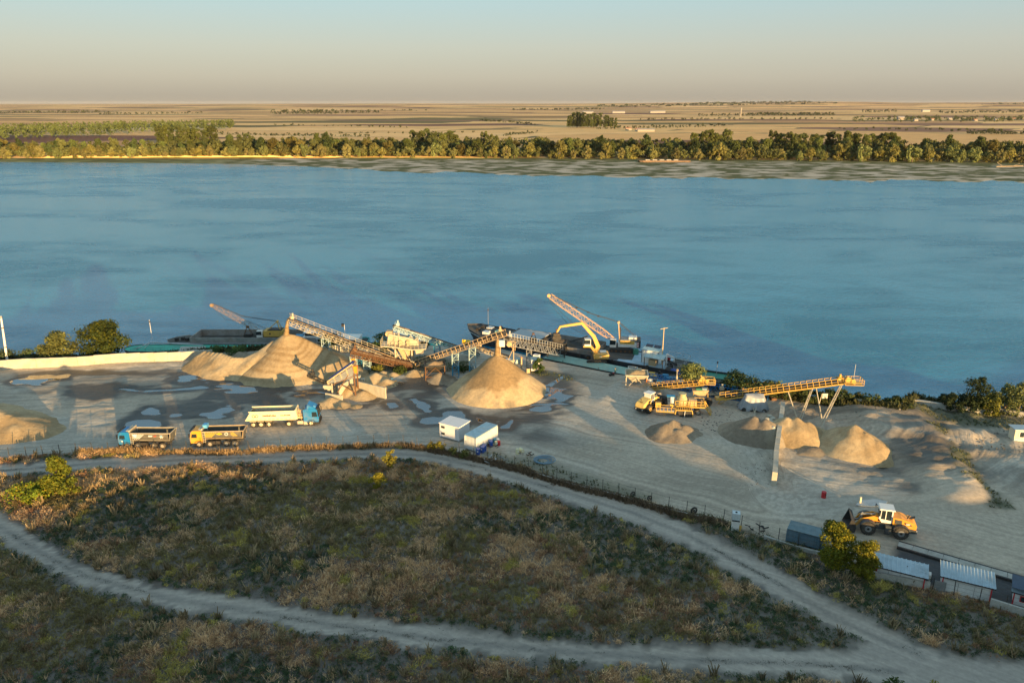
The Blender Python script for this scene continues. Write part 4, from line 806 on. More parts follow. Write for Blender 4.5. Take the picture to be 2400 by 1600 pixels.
# white rubble on the dividing wall
rb = random.Random(3)
for i, (px, py, s) in enumerate([(1800, 985, 1.1), (1808, 992, 1.3), (1797, 998, .9), (1810, 1004, 1.0), (1803, 975, .8), (1812, 981, .9)]):
    b = P(px, py); s_ = MB().use(M_CONC)
    import bmesh as _b
    bm = _b.new(); _b.ops.create_icosphere(bm, subdivisions=2, radius=s*.6)
    for v in bm.verts: v.co *= 1+rb.uniform(-.22, .22); v.co.z *= .7
    me = bpy.data.meshes.new('rubble'); bm.to_mesh(me); bm.free(); me.materials.append(M_CONC)
    z = 1.9+rb.uniform(-.2, .4); p = P(px, py, z); o = link('rubble', me, None, (p.x, p.y, z)); tag(o, ['topmost', 'largest', 'leftmost', 'lowest', 'small upper', 'middle right'][(4, 1, 2, 3, 0, 5)[i]]+' pale broken concrete lump on the grey heap beside the dividing wall', 'rubble')
# ================================================================ CONVEYORS AND SCREENING PLANT
M_WSTEEL = mat('cream_painted_steel', (.46, .41, .31), .6, .1, var=.2, scale=2, dirt=(.30, .24, .17), dirt_amt=.5); M_TAN = mat('dusty_tan_steel', (.52, .38, .22), .65, .1, var=.2, scale=2, dirt=(.32, .2, .12), dirt_amt=.5)
M_YELS = mat('yellow_steel', (.58, .36, .08), .5, .1, var=.15, scale=2, dirt=(.42, .28, .12), dirt_amt=.45); M_BLUS = mat('blue_steel', (.035, .26, .44), .5, .1, var=.2, scale=2, dirt=(.12, .2, .24), dirt_amt=.4)
M_LBLU = mat('pale_blue_steel', (.36, .50, .52), .6, .1, var=.2, scale=2, dirt=(.38, .33, .25), dirt_amt=.5); M_RUST = mat('rusty_steel', (.16, .085, .045), .85, .2, var=.35, scale=3); M_BELT = mat('rubber_belt', (.035, .033, .03), .85, var=.2, scale=4)
M_SOIL = mat('sand_load', (.30, .21, .12), .95, var=.3, scale=3, bump=.3); M_DARKS = mat('dark_steel', (.045, .045, .045), .6, .3, var=.3, scale=2, dirt=(.12, .085, .055), dirt_amt=.5); M_GREYS = mat('grey_steel', (.24, .25, .25), .5, .3, var=.2, scale=2, dirt=(.3, .26, .2), dirt_amt=.4)
M_GALV = mat('galvanised_steel', (.5, .52, .53), .45, .5, var=.15, scale=2, dirt=(.35, .32, .27), dirt_amt=.3); M_WHITE = mat('white_paint', (.74, .72, .67), .5, var=.06, scale=1, dirt=(.5, .45, .37), dirt_amt=.4); M_ORANGE = mat('orange_plastic', (.85, .26, .03), .5, var=.1)
M_RED = mat('red_paint', (.48, .03, .035), .5, var=.15); M_TYRE = mat('tyre_rubber', (.045, .042, .038), .9, var=.3, scale=3, dirt=(.2, .17, .13), dirt_amt=.5); M_DUST = mat('dusty_rim', (.36, .31, .24), .8, var=.2)
M_GLASS = glass(); M_DGREEN = mat('green_paint', (.04, .22, .15), .6, var=.2, dirt=(.12, .14, .1)); M_TEAL = mat('teal_deck', (.05, .42, .30), .6, var=.2, scale=.6, dirt=(.07, .14, .12), dirt_amt=.7)
def lattice(mb, A, B, w, h, n, r=.05, top=True, bottom=True):
    """box truss from A to B; A and B are the centre of the bottom face"""
    A = Vector(A); B = Vector(B); d = (B-A); L = d.length; d /= L; side = d.cross(Vector((0, 0, 1))).normalized()*w/2; up = side.cross(d).normalized()*h
    if up.z < 0: up = -up
    c = [[A+d*L*i/n+s*side+k*up for i in range(n+1)] for s in (-1, 1) for k in (0, 1)]
    for ch in c: mb.beam(ch[0], ch[-1], r*1.5)
    for a, b in ((0, 1), (2, 3)):
        for i in range(n):
            p, q = (c[a][i], c[b][i+1]) if i % 2 else (c[b][i], c[a][i+1])
            mb.beam(p, q, r); mb.beam(c[a][i], c[b][i], r)
        mb.beam(c[a][n], c[b][n], r)
    for i in range(0, n+1):
        if bottom: mb.beam(c[0][i], c[2][i], r)
        if top: mb.beam(c[1][i], c[3][i], r)
    return side, up, d, L
def conveyor(name, label, A, B, w=1.1, h=1.0, n=None, fm=M_WSTEEL, rail=True, rail_h=1.0, step=1.3, belt=M_BELT, load=M_SOIL, ladder=False, r=.055, head=True, railm=None, deep=True, drive=None, cat='conveyor', sides=(-1, 1)):
    A = Vector(A); B = Vector(B); O = Vector((A.x, A.y, 0)); L0 = (B-A).length; n = n or max(4, int(L0/max(h, .8)/1.1)); e = empty(name, O, 0, label, cat); a, b = A-O, B-O
    f = MB().use(fm); side, up, d, L = lattice(f, a, b, w, h, n, r) if deep else (None,)*4
    if not deep:
        d = (b-a).normalized(); L = L0; side = d.cross(Vector((0, 0, 1))).normalized()*w/2; up = side.cross(d).normalized()*h
        if up.z < 0: up = -up
        for s in (-1, 1): f.beam(a+s*side, b+s*side, .12, .3)
        for i in range(n+1): f.beam(a+d*L*i/n-side, a+d*L*i/n+side, .08)
    f.obj('frame', e)
    un = up.normalized(); sn = side.normalized(); tp = up+un*.16
    g = MB().use(belt); bw = w*.8
    for sgn in (-1, 1):
        g.hexa([a+tp, a+tp+sn*sgn*bw/2+un*.12, b+tp+sn*sgn*bw/2+un*.12, b+tp, a+tp+un*.03, a+tp+sn*sgn*bw/2+un*.15, b+tp+sn*sgn*bw/2+un*.15, b+tp+un*.03])
    g.beam(a+up-un*.25, b+up-un*.25, bw, .03); g.obj('belt', e)
    if load:
        s = MB().use(load); k = int(L/1.2)
        for i in range(k):
            p = a+tp+d*(L*(i+.1)/k); q = a+tp+d*(L*(i+1.02)/k); wv = bw*rnd.uniform(.35, .6); hv = rnd.uniform(.09, .2)
            s.hexa([p-sn*wv/2, p+sn*wv/2, q+sn*wv/2, q-sn*wv/2, p+un*hv-sn*.05, p+un*hv+sn*.05, q+un*hv+sn*.05, q+un*hv-sn*.05])
        s.obj('sand_load', e)
    if rail:
        for sg in sides:
            rl = MB().use(railm or fm); off = sn*sg*(w/2+.45 if not ladder else w/2+.15); m = int(L/step); zb = un*0 if ladder else up
            hh = un*(h+rail_h) if ladder else up+Vector((0, 0, 1))*rail_h
            for i in range(m+1):
                p = a+d*L*i/m+off; rl.beam(p+zb, p+hh, r*(1.5 if ladder else 1.1))
            rl.beam(a+off+hh, b+off+hh, r*(1.6 if ladder else 1.1)); rl.beam(a+off+(zb+hh)/2, b+off+(zb+hh)/2, r*.9)
            if ladder: rl.beam(a+off, b+off, r*2.6)
            rl.obj('handrail', e)
            if not ladder:
                wk = MB().use(M_GREYS); wk.beam(a+off*1.0+up, b+off*1.0+up, .5, .05); wk.obj('walkway', e)
    if head:
        for nm, c, rr in (('head_drum', b, .32), ('tail_drum', a, .28)):
            q = MB().use(M_DARKS); q.tube(c+tp-un*.15-sn*w*.46, c+tp-un*.15+sn*w*.46, rr, n=12); q.obj(nm, e)
        q = MB().use(drive or fm); c = b+tp+un*.5-d*.6; q.box(c, (.7, .6, .6)); q.tube(c+sn*.1+Vector((0, 0, .3)), c+sn*.1+Vector((0, 0, .9)), .2, n=10); q.beam(b+up-sn*w*.5, b+up+sn*w*.5+un*.9, .08); q.obj('drive_motor', e)
        q = MB().use(M_DARKS); k = int(L/1.5)
        for i in range(k): p = a+up+d*(L*(i+.5)/k); q.tube(p-sn*bw*.5+un*.06, p+sn*bw*.5+un*.06, .06, n=6, cap=False)
        tag(q.obj('idlers', e), kind='stuff')
    return e, O, a, b, sn, un, d, L
def tower(label, px, py, top_z, w=1.3, m1=M_BLUS, m2=None, name='lattice_tower', zsplit=.5, zb=None, at=None):
    o = at or P(px, py); g = gh(o.x, o.y) if zb is None else zb; o = Vector((o.x, o.y, g)); e = empty(name, o, 0, label, 'tower'); H = top_z-g; n = max(3, int(H/1.3))
    for k, (za, zc, mm, nm) in enumerate(((0, zsplit, m1, 'lower_section'), (zsplit, 1, m2 or m1, 'upper_section'))):
        q = MB().use(mm); za *= H; zc *= H; s = w/2; c = [(-s, -s), (s, -s), (s, s), (-s, s)]; kk = max(2, int((zc-za)/1.2))
        for x, y in c: q.beam((x, y, za-(.4 if k == 0 else 0)), (x, y, zc), .12)
        for i in range(kk):
            z1 = za+(zc-za)*i/kk; z2 = za+(zc-za)*(i+1)/kk
            for j in range(4):
                (xa, ya), (xb, yb) = c[j], c[(j+1) % 4]; q.beam((xa, ya, z2), (xb, yb, z2), .07); q.beam(*(((xa, ya, z1), (xb, yb, z2)) if i % 2 else ((xb, yb, z1), (xa, ya, z2))), .07)
        q.obj(nm, e)
    return e
# long sloping conveyor feeding the biggest heap
t1 = P(938, 860); A1 = Vector((t1.x, t1.y, .2)); hY = bcs[0][1]; B1 = QY(673, 752, hY)+Vector((0, 0, -.6))
conveyor('long_conveyor', 'longest cream lattice conveyor rising left over the biggest sand heap', A1, B1, 1.2, 1.1, 26, M_WSTEEL, sides=(1,), rail_h=1.0, r=.06)
def on1(px, A, B):
    lo, hi = 0., 1.
    for _ in range(30):
        t = (lo+hi)/2; p = A.lerp(B, t)
        if (topix(*p)[0] > px) == (A.x < B.x): hi = t
        else: lo = t
    return A.lerp(B, (lo+hi)/2)
p = on1(763, A1, B1); tower('blue lattice tower standing in the big heap under the long conveyor', 0, 0, p.z, 1.5, M_BLUS, M_LBLU, at=Vector((p.x, p.y, 0)))
p = on1(840, A1, B1); tower('pale blue lattice tower under the middle of the long conveyor', 0, 0, p.z, 1.4, M_BLUS, M_LBLU, at=Vector((p.x, p.y, 0)))
t2 = P(966, 860); A2 = Vector((t2.x, t2.y-1.5, .1)); B2 = QY(822, 832, t2.y-2)
conveyor('rusty_conveyor', 'rusty brown conveyor running low beneath the long cream one', A2, B2, 1.3, .9, 16, M_RUST, ladder=True, rail_h=.25, load=M_SOIL, belt=M_RUST, r=.07)
p = on1(860, A2, B2); tower('greenish white lattice tower carrying the rusty conveyor', 0, 0, p.z, 1.4, M_LBLU, M_LBLU, at=Vector((p.x, p.y, 0)), zb=-.3)
p = on1(828, A2, B2); tower('short pale tower at the upper end of the rusty conveyor', 0, 0, p.z, 1.2, M_LBLU, M_LBLU, at=Vector((p.x, p.y, 0)))
# tarp covered inclined screen over the concrete bay
def screen():
    o = P(802, 933); e = empty('grizzly_screen', o, 0, 'inclined screen with blue tarpaulin strips standing over the concrete bay', 'screen')
    Y = o.y+1.6
    lo = QY(774, 893, Y)-o; hi = QY(832, 852, Y)-o; d = hi-lo; L = d.length; du = d/L; up = Vector((-du.z, 0, du.x)); W = 2.6; wv = Vector((0, W/2, 0))
    M_TARPB = mat('blue_tarpaulin', (.05, .09, .34), .6, var=.35, scale=2.5, bump=.3, dirt=(.35, .3, .24), dirt_amt=.5)
    for sy in (-1, 1):
        q = MB().use(M_GREYS); a = lo+wv*sy; b = hi+wv*sy; dn = Vector((.3, 0, -2.5)); q.hexa([a+Vector((0, -.06, 0)), b+dn+Vector((0, -.06, 0)), b+dn+Vector((0, .06, 0)), a+Vector((0, .06, 0)), a+up*.3+Vector((0, -.06, 0)), b+up*.1+Vector((0, -.06, 0)), b+up*.1+Vector((0, .06, 0)), a+up*.3+Vector((0, .06, 0))]); q.obj('side_plate', e)
        q = MB().use(M_TAN); q.beam(a+up*.45, b+up*.45, .28, .22)
        for i in range(5): c = a.lerp(b, i/4); q.beam(c+up*.45+Vector((0, sy*.1, 0)), c+up*-.2+Vector((0, sy*.1, 0))+Vector((0, 0, -1.1*i/4)), .14)
        q.obj('edge_beam', e)
    for i in range(7):
        c = lo+d*((i+.5)/7)+up*.38; q = MB().use(M_TARPB); w = L/7*.48
        pts = []
        for j in range(7):
            y = -W/2+W*j/6; z = .12*math.sin(j*2.1+i)+.05*rnd.random(); pts.append((y, z))
        for j in range(6):
            y0, z0 = pts[j]; y1, z1 = pts[j+1]
            v = [c-du*w+Vector((0, y0, 0))+up*z0, c+du*w+Vector((0, y0, 0))+up*(z0+.05), c+du*w+Vector((0, y1, 0))+up*(z1+.05), c-du*w+Vector((0, y1, 0))+up*z1]
            q.hexa([x-up*.03 for x in v]+v)
        q.obj('tarp_strip', e)
    q = MB().use(M_SAND); q.cur = 0; q.use(M_SOIL); q.hexa([lo-wv-du*.4-up*.2, hi-wv-up*.2, hi+wv-up*.2, lo+wv-du*.4-up*.2, lo-wv*.9-du*.3+up*.25, hi-wv*.9+up*.25, hi+wv*.9+up*.25, lo+wv*.9-du*.3+up*.25]); q.obj('screen_deck', e)
    q = MB().use(M_RUST)
    for x, y, zt in ((hi.x, -W/2, hi.z-1.5), (hi.x, W/2, hi.z-1.5), (lo.x+.6, -W/2, lo.z), (lo.x+.6, W/2, lo.z)):
        l = MB().use(M_RUST if x > 0 else M_WSTEEL); l.beam((x, lo.y+y, -.2), (x, lo.y+y, zt), .26); l.obj('leg', e)
    q.beam((lo.x+1, lo.y-W/2, .2), (hi.x-1.2, hi.y-W/2, hi.z-1.9), .16); q.beam((hi.x, lo.y-W/2, 1.0), (lo.x+2.4, lo.y-W/2, lo.z-.2), .14); q.beam((lo.x+.6, lo.y-W/2, lo.z-.3), (hi.x, lo.y-W/2, hi.z-2), .14); q.obj('bracing', e)
    q = MB().use(M_WSTEEL)
    c = lo+Vector((-.2, -W/2-.2, -.5)); q.box(c, (1.6, .7, .5)); q.tube(c+Vector((-.6, -.3, -.3)), c+Vector((.7, -.3, -.4)), .22, n=8); q.box(c+Vector((.3, -.2, -.5)), (.5, .5, .4)); q.obj('drive_unit', e)
    q = MB().use(M_ORANGE); c = hi+Vector((.35, -W/2, -.3)); q.hexa([c+Vector(v) for v in ((-.25, -.3, -1.1), (.25, -.3, -1.2), (.25, .3, -1.2), (-.25, .3, -1.1), (-.45, -.4, .3), (.35, -.4, .35), (.35, .4, .35), (-.45, .4, .3))]); oo = q.obj('orange_chute', e)
    q = MB().use(M_ORANGE); q.box(hi+Vector((-.6, W/2, .45)), (.8, .4, .35)); q.obj('orange_guard', e)
    return o+lo
lo_ = screen()
B3 = QY(722, 882, lo_.y-.3); A3 = lo_+Vector((.3, -.6, -1.0))
conveyor('side_conveyor', 'small dark conveyor pointing left from the tarp covered screen', A3, B3, .7, .35, 8, M_DARKS, rail=False, load=None, r=.05)
# screening tower
def screening_tower():
    o = P(950, 854); e = empty('screening_tower', o, 0, 'tall cream screening tower with railed platform and hopper beneath', 'screening plant'); zt = QY(950, 812, o.y).z
    w, dp = 4.9, 1.9
    for i, x in enumerate((-1.9, 1.7)):
        for y in (-1.2, 1.2): l = MB().use(M_WSTEEL); l.tube((x, y, -.3), (x, y, zt-.1), .2, n=10); l.obj('leg', e)
    q = MB().use(M_WSTEEL)
    for y in (-1.2, 1.2): q.beam((-1.9, y, zt-.3), (-.2, y, .6), .14); q.beam((1.7, y, .6), (.1, y, zt-.2), .16); q.beam((-3.6, y, zt-.1), (-1.9, y, zt-1.5), .12)
    q.obj('bracing', e)
    q = MB().use(M_WSTEEL); q.prism([(-w, zt+.5), (-2.4, zt+.35), (1.8, zt-.25), (w, zt-.1), (w, zt+.12), (1.8, zt-.05), (-2.4, zt+.6), (-w, zt+.75)], -dp, dp); q.obj('platform', e)
    for sy in (-1, 1):
        q = MB().use(M_WSTEEL); y = sy*(dp-.05); zz = lambda x: np.interp(x, [-w, -2.4, 1.8, w], [zt+.72, zt+.58, zt-.02, zt+.1])
        for i in range(13): x = -w+2*w*i/12; q.beam((x, y, zz(x)), (x, y, zz(x)+1.05), .05)
        for hh in (.55, 1.05):
            for xa, xb in ((-w, -2.4), (-2.4, 1.8), (1.8, w)): q.beam((xa, y, zz(xa)+hh), (xb, y, zz(xb)+hh), .05)
        q.obj('handrail', e)
    q = MB().use(M_WSTEEL); y = 0
    for y in np.linspace(-dp, dp, 5): q.beam((w, y, zt+.1), (w, y, zt+1.15), .05); q.beam((-w, y, zt+.7), (-w, y, zt+2.0), .05)
    q.beam((w, -dp, zt+1.15), (w, dp, zt+1.15), .06); q.beam((-w, -dp, zt+2), (-w, dp, zt+2), .06); q.beam((-w, -dp, zt+1.4), (-w, dp, zt+1.4), .05); q.obj('end_rail', e)
    q = MB().use(mat('cream_plate', (.46, .40, .28), .7, var=.15, scale=1.5, dirt=(.3, .22, .14)))
    q.prism([(-3.6, zt+.9), (-3.3, zt+2.9), (2.9, zt+1.7), (3.2, zt+.5)], -1.0, 1.0); q.obj('screen_box', e)
    q = MB().use(M_WSTEEL); q.tube((-3.2, -1.05, zt+3.05), (2.0, -1.05, zt+2.0), .22, n=10); q.obj('pipe', e)
    q = MB().use(M_WSTEEL)
    for x in (-1.9, -.9): q.beam((x, -1.15, zt+.4), (x, -1.15, zt+3.6), .16)
    q.beam((-3.2, -1.15, zt+.6), (-.9, -1.15, zt+3.2), .12); q.beam((-3.0, -1.15, zt+3.4), (-.9, -1.15, zt+3.4), .1); q.obj('portal', e)
    q = MB().use(M_TAN); q.box((-3.1, 0, zt+3.2), (1.3, 1.4, .9)); q.tube((-3.5, -.9, zt+3.1), (-3.5, .9, zt+3.1), .45, n=12); q.obj('feed_box', e)
    q = MB().use(M_WSTEEL); q.box((2.6, -.2, zt+1.9), (1.1, 1.2, .15), 0, Matrix.Rotation(-.7, 3, 'Y')); q.box((1.5, -.2, zt+2.1), (.9, 1.2, .15), 0, Matrix.Rotation(.9, 3, 'Y')); q.obj('chute_plates', e)
    for x in (-.6, 1.0): q = MB().use(M_TAN); q.tube((x, -1.25, zt+1.5), (x, -1.6, zt+1.5), .38, n=12); q.box((x, -1.45, zt+1.0), (.5, .4, .6)); q.obj('vibrator_motor', e)
    q = MB().use(M_TAN); a = [(-1.6, -1), (1.6, -1), (1.6, 1), (-1.6, 1)]; b = [(-.3, -.4), (.8, -.4), (.8, .4), (-.3, .4)]
    q.hexa([Vector((x+.2, y, zt-3.0)) for x, y in b]+[Vector((x+.2, y, zt-.2)) for x, y in a]); q.obj('hopper', e)
    q = MB().use(M_SOIL); q.box((.6, 0, zt-3.5), (1.0, .9, 1.4)); q.obj('sand_outlet', e)
    q = MB().use(M_WSTEEL); q.hexa([Vector(v) for v in ((2.6, -.8, zt-1.6), (4.2, -.8, zt-1.3), (4.2, .8, zt-1.3), (2.6, .8, zt-1.6), (2.4, -1, zt-.2), (4.3, -1, zt-.1), (4.3, 1, zt-.1), (2.4, 1, zt-.2))]); q.obj('side_hopper', e)
    return o, zt
so, szt = screening_tower()
B4 = QY(921, 772, so.y+.6); p = P(1118, 838); A4 = Vector((p.x, p.y+1, -.2))
conveyor('feed_conveyor', 'pale blue conveyor dropping right from the top of the screening tower', A4, B4, 1.1, .8, 20, M_LBLU, ladder=True, rail_h=.15, load=M_SOIL)
p = on1(1024, A4, B4); tower('blue lattice tower under the pale blue feed conveyor', 0, 0, p.z, 1.3, M_BLUS, M_BLUS, at=Vector((p.x, p.y, 0)), zb=-.4)
# tan conveyor over the free standing cone
p = P(980, 858); A5 = Vector((p.x, p.y, .2)); B5 = QY(1180, 789, ccs[0][1]); B5 = B5+(B5-A5).normalized()*.4
conveyor('tan_conveyor', 'tan conveyor with ladder like railing rising right above the free standing cone', A5, B5, 1.2, .7, 22, M_TAN, ladder=True, rail_h=.55, load=M_SOIL, r=.06)
p = on1(1067, A5, B5); tower('blue and white lattice tower under the lower part of the tan conveyor', 0, 0, p.z, 1.3, M_BLUS, M_LBLU, at=Vector((p.x, p.y, 0)))
p = on1(1107, A5, B5); tower('blue and white lattice tower nearer the head of the tan conveyor', 0, 0, p.z, 1.3, M_BLUS, M_LBLU, at=Vector((p.x, p.y, 0)))
q = MB().use(mat('yellow_plastic', (.85, .5, .02), .5, var=.1)); p = on1(1093, A5, B5); o = Vector((p.x, p.y+.9, p.z+1.4)); q.tube((-.9, 0, .1), (-.1, 0, 0), .36, n=12); q.tube((.0, 0, 0), (.8, 0, -.1), .36, n=12); q.box((0, 0, -.55), (1.6, .3, .5)); ob = q.obj('yellow_guard'); ob.location = o; tag(ob, 'bright yellow rounded cover on the far side of the tan conveyor', 'machine cover')
# gallery from the barge hopper
A6 = QY(1306, 832, 163.0); B6 = QY(1186, 808, 148.5)
conveyor('truss_conveyor', 'pale truss conveyor with tall railed walkway coming from the barge hopper', A6, B6, 1.3, 1.5, 14, M_GALV, sides=(-1,), rail_h=1.2, step=1.0, r=.06)
p = on1(1240, A6, B6); e_, = (tower('grey lattice trestle under the truss conveyor', 0, 0, p.z, 1.1, M_GREYS, M_GREYS, at=Vector((p.x, p.y, 0))),)
e = empty('transfer_head', Vector((B6.x, B6.y, 0)), 0, 'pale machinery block with white cabinet at the head of the truss conveyor', 'machine')
MB().use(M_WHITE).box((-.9, -.5, B6.z+.5), (1.3, .8, 1.3)).obj('white_cabinet', e)
q = MB().use(M_TAN); q.tube((.7, -.8, B6.z+.3), (.7, .8, B6.z+.3), .55, n=14); q.beam((1.6, -.8, B6.z-.8), (.4, -.8, B6.z+1.0), .12); q.beam((1.9, -.8, B6.z+1), (1.9, -.8, B6.z-1), .1); q.beam((.2, -.8, B6.z+1), (1.9, -.8, B6.z+1), .1); q.obj('drum_frame', e)
q = MB().use(M_TAN)
for x in (-1.2, 1.6): q.beam((x, -.7, -.4), (x, -.7, B6.z), .14); q.beam((x, .7, -.4), (x, .7, B6.z), .14)
q.beam((-1.2, -.7, .2), (1.6, -.7, B6.z-.4), .1); q.obj('stand', e)
p = P(1186, 856); A7 = QY(1190, 842, p.y+1.5); B7 = QY(1116, 818, A4.y-3)
conveyor('short_conveyor', 'short sunlit conveyor between the tan conveyor and the truss gallery', A7, B7, .9, .6, 10, M_TAN, ladder=True, rail_h=.1, load=None, railm=M_WSTEEL)
e = empty('wheeled_tail_unit', P(1190, 858), -.2, 'white wheeled tail unit of the short conveyor behind the cone', 'machine')
MB().use(M_WHITE).box((0, 0, 1.4), (2.6, 1.2, .5)).obj('chassis', e); MB().use(M_WSTEEL).hexa([Vector(v) for v in ((.6, -.5, .7), (1.3, -.5, .7), (1.3, .5, .7), (.6, .5, .7), (.3, -.7, 1.6), (1.8, -.7, 1.8), (1.8, .7, 1.8), (.3, .7, 1.6))]).obj('chute', e)
for x in (-.8, .3): MB().use(M_TYRE).tube((x, -.7, .45), (x, -.35, .45), .45, n=14).obj('wheel', e)
# hoppers
def hopper(name, label, base, w, d, zt, zb, mm, legm, heap_m=None, rz=0.0, legs=4, br=True, extra=None):
    e = empty(name, base, rz, label, 'hopper'); q = MB().use(mm); k = .35
    top = [(-w/2, -d/2), (w/2, -d/2), (w/2, d/2), (-w/2, d/2)]; bot = [(x*k, y*k) for x, y in top]
    for i in range(4):
        (xa, ya), (xb, yb) = top[i], top[(i+1) % 4]; (xc, yc), (xd, yd) = bot[i], bot[(i+1) % 4]; s_ = MB().use(mm); n_ = Vector((xb-xa, yb-ya, 0)).cross(Vector((0, 0, 1))).normalized()*-.08
        v = [Vector((xc, yc, zb)), Vector((xd, yd, zb)), Vector((xb, yb, zt)), Vector((xa, ya, zt))]; s_.hexa(v+[x+n_ for x in v]); s_.obj('hopper_side', e)
    q = MB().use(mm)
    for i in range(4): (xa, ya), (xb, yb) = top[i], top[(i+1) % 4]; q.beam((xa, ya, zt), (xb, yb, zt), .16, .22)
    q.obj('rim', e)
    if heap_m:
        xs = np.linspace(-w/2+.15, w/2-.15, 14); ys = np.linspace(-d/2+.15, d/2-.15, 12); X, Y = np.meshgrid(xs, ys); X = X.ravel(); Y = Y.ravel()
        Z = zt-.25+.85*np.clip(1-np.maximum(abs(X)/(w/2), abs(Y)/(d/2)), 0, 1)**.8+(fbm(X*1.5, Y*1.5, 5)-.5)*.25; me = np_mesh('sand_load', np.stack([X, Y, Z], 1), grid_faces(14, 12), [heap_m], True, np.full((len(X), 3), .5)); link('sand_load', me, e)
    for x, y in top: l = MB().use(legm); l.beam((x*.98, y*.98, -.2-base[2]*0), (x*.92, y*.92, zt-.1), .17); l.obj('leg', e)
    q = MB().use(legm)
    for i in range(4):
        (xa, ya), (xb, yb) = top[i], top[(i+1) % 4]; z1 = zb*.45; q.beam((xa*.95, ya*.95, z1), (xb*.95, yb*.95, z1), .1)
        if br: q.beam((xa*.95, ya*.95, z1), ((xa+xb)*.47, (ya+yb)*.47, zt-.4), .1); q.beam((xb*.95, yb*.95, z1), ((xa+xb)*.47, (ya+yb)*.47, zt-.4), .1)
    q.obj('bracing', e); return e
hopper('loading_hopper', 'dark open topped loading hopper at the foot of the tan conveyor', P(1020, 884), 4.2, 3.0, 3.0, 1.4, M_DARKS, M_RUST, M_SOIL, .15)
q = MB().use(M_TAN)
e = hopper('sand_bin', 'cream steel bin heaped with sand at the top of the earth ramp', Vector((*P(1490, 914)[:2], .0)), 4.4, 3.6, 3.7, 1.9, M_WSTEEL, M_WSTEEL, M_SAND, -.12)
MB().use(M_YELS).box((1.0, .2, .5), (1.6, .8, .5)).obj('feeder', e); MB().use(M_WHITE).box((2.9, .9, 1.3), (.9, .3, 1.7)).obj('white_panel', e); MB().use(M_ORANGE).box((2.2, .9, 1.3), (.35, .3, 1.7)).obj('orange_panel', e)
# yellow conveyor from the bin to the crusher
p = P(1512, 921); A8 = Vector((p.x, p.y+.8, .4)); B8 = QY(1652, 900, 134.0)
conveyor('yellow_conveyor', 'yellow conveyor from the sand bin to the top of the crusher', A8, B8, .9, .35, 16, M_YELS, ladder=True, rail_h=.75, load=None, step=.95, r=.055)
def railed_head(label, c, w, d, m, name='head_platform', z=0):
    e = empty(name, c, -.1, label, 'platform'); q = MB().use(m); q.box((0, 0, 0), (w, d, .08)); q.obj('deck', e); q = MB().use(m)
    cs_ = [(-w/2, -d/2), (w/2, -d/2), (w/2, d/2), (-w/2, d/2)]
    for i in range(4):
        (xa, ya), (xb, yb) = cs_[i], cs_[(i+1) % 4]
        for hh in (.5, 1.0): q.beam((xa, ya, hh), (xb, yb, hh), .07)
        for t in (0, .5): q.beam((xa+(xb-xa)*t, ya+(yb-ya)*t, 0), (xa+(xb-xa)*t, ya+(yb-ya)*t, 1.0), .07)
    q.obj('handrail', e); q = MB().use(m); q.box((-w*.3, 0, .75), (.9, .8, .9), 0, Matrix.Rotation(.5, 3, 'Y')); q.tube((0, -.4, .5), (0, .4, .5), .4, n=12); q.obj('drive_guard', e); return e
railed_head('yellow railed platform at the head of the bin conveyor', B8+Vector((.3, 0, .2)), 3.0, 1.8, M_YELS)
e = empty('small_hopper_tub', B8+Vector((-.7, .2, -2.3)), -.1, 'green and cream tub hopper hanging under the yellow head platform', 'hopper')
MB().use(M_TAN).hexa([Vector(v) for v in ((-.9, -.6, 0), (.9, -.6, .1), (.9, .6, .1), (-.9, .6, 0), (-1.6, -.9, 1.1), (1.5, -.9, 1.3), (1.5, .9, 1.3), (-1.6, .9, 1.1))]).obj('tub', e); MB().use(M_DGREEN).box((-.3, 0, 1.3), (1.2, 1.1, .2)).obj('green_lining', e); MB().use(M_LBLU).box((.7, 0, 1.35), (.9, 1.0, .2)).obj('pale_cover', e)
def lg(e, pts, m=M_YELS, w=.1):
    for a, b in pts: MB().use(m).beam(a, b, w).obj('leg', e)
lg(e, [((-1.3, -.8, .8), (-1.7, -.9, -B8.z+2.2)), ((1.3, -.8, .8), (1.5, -.9, -B8.z+2.2)), ((1.3, .8, .8), (1.5, .9, -B8.z+2.2))])
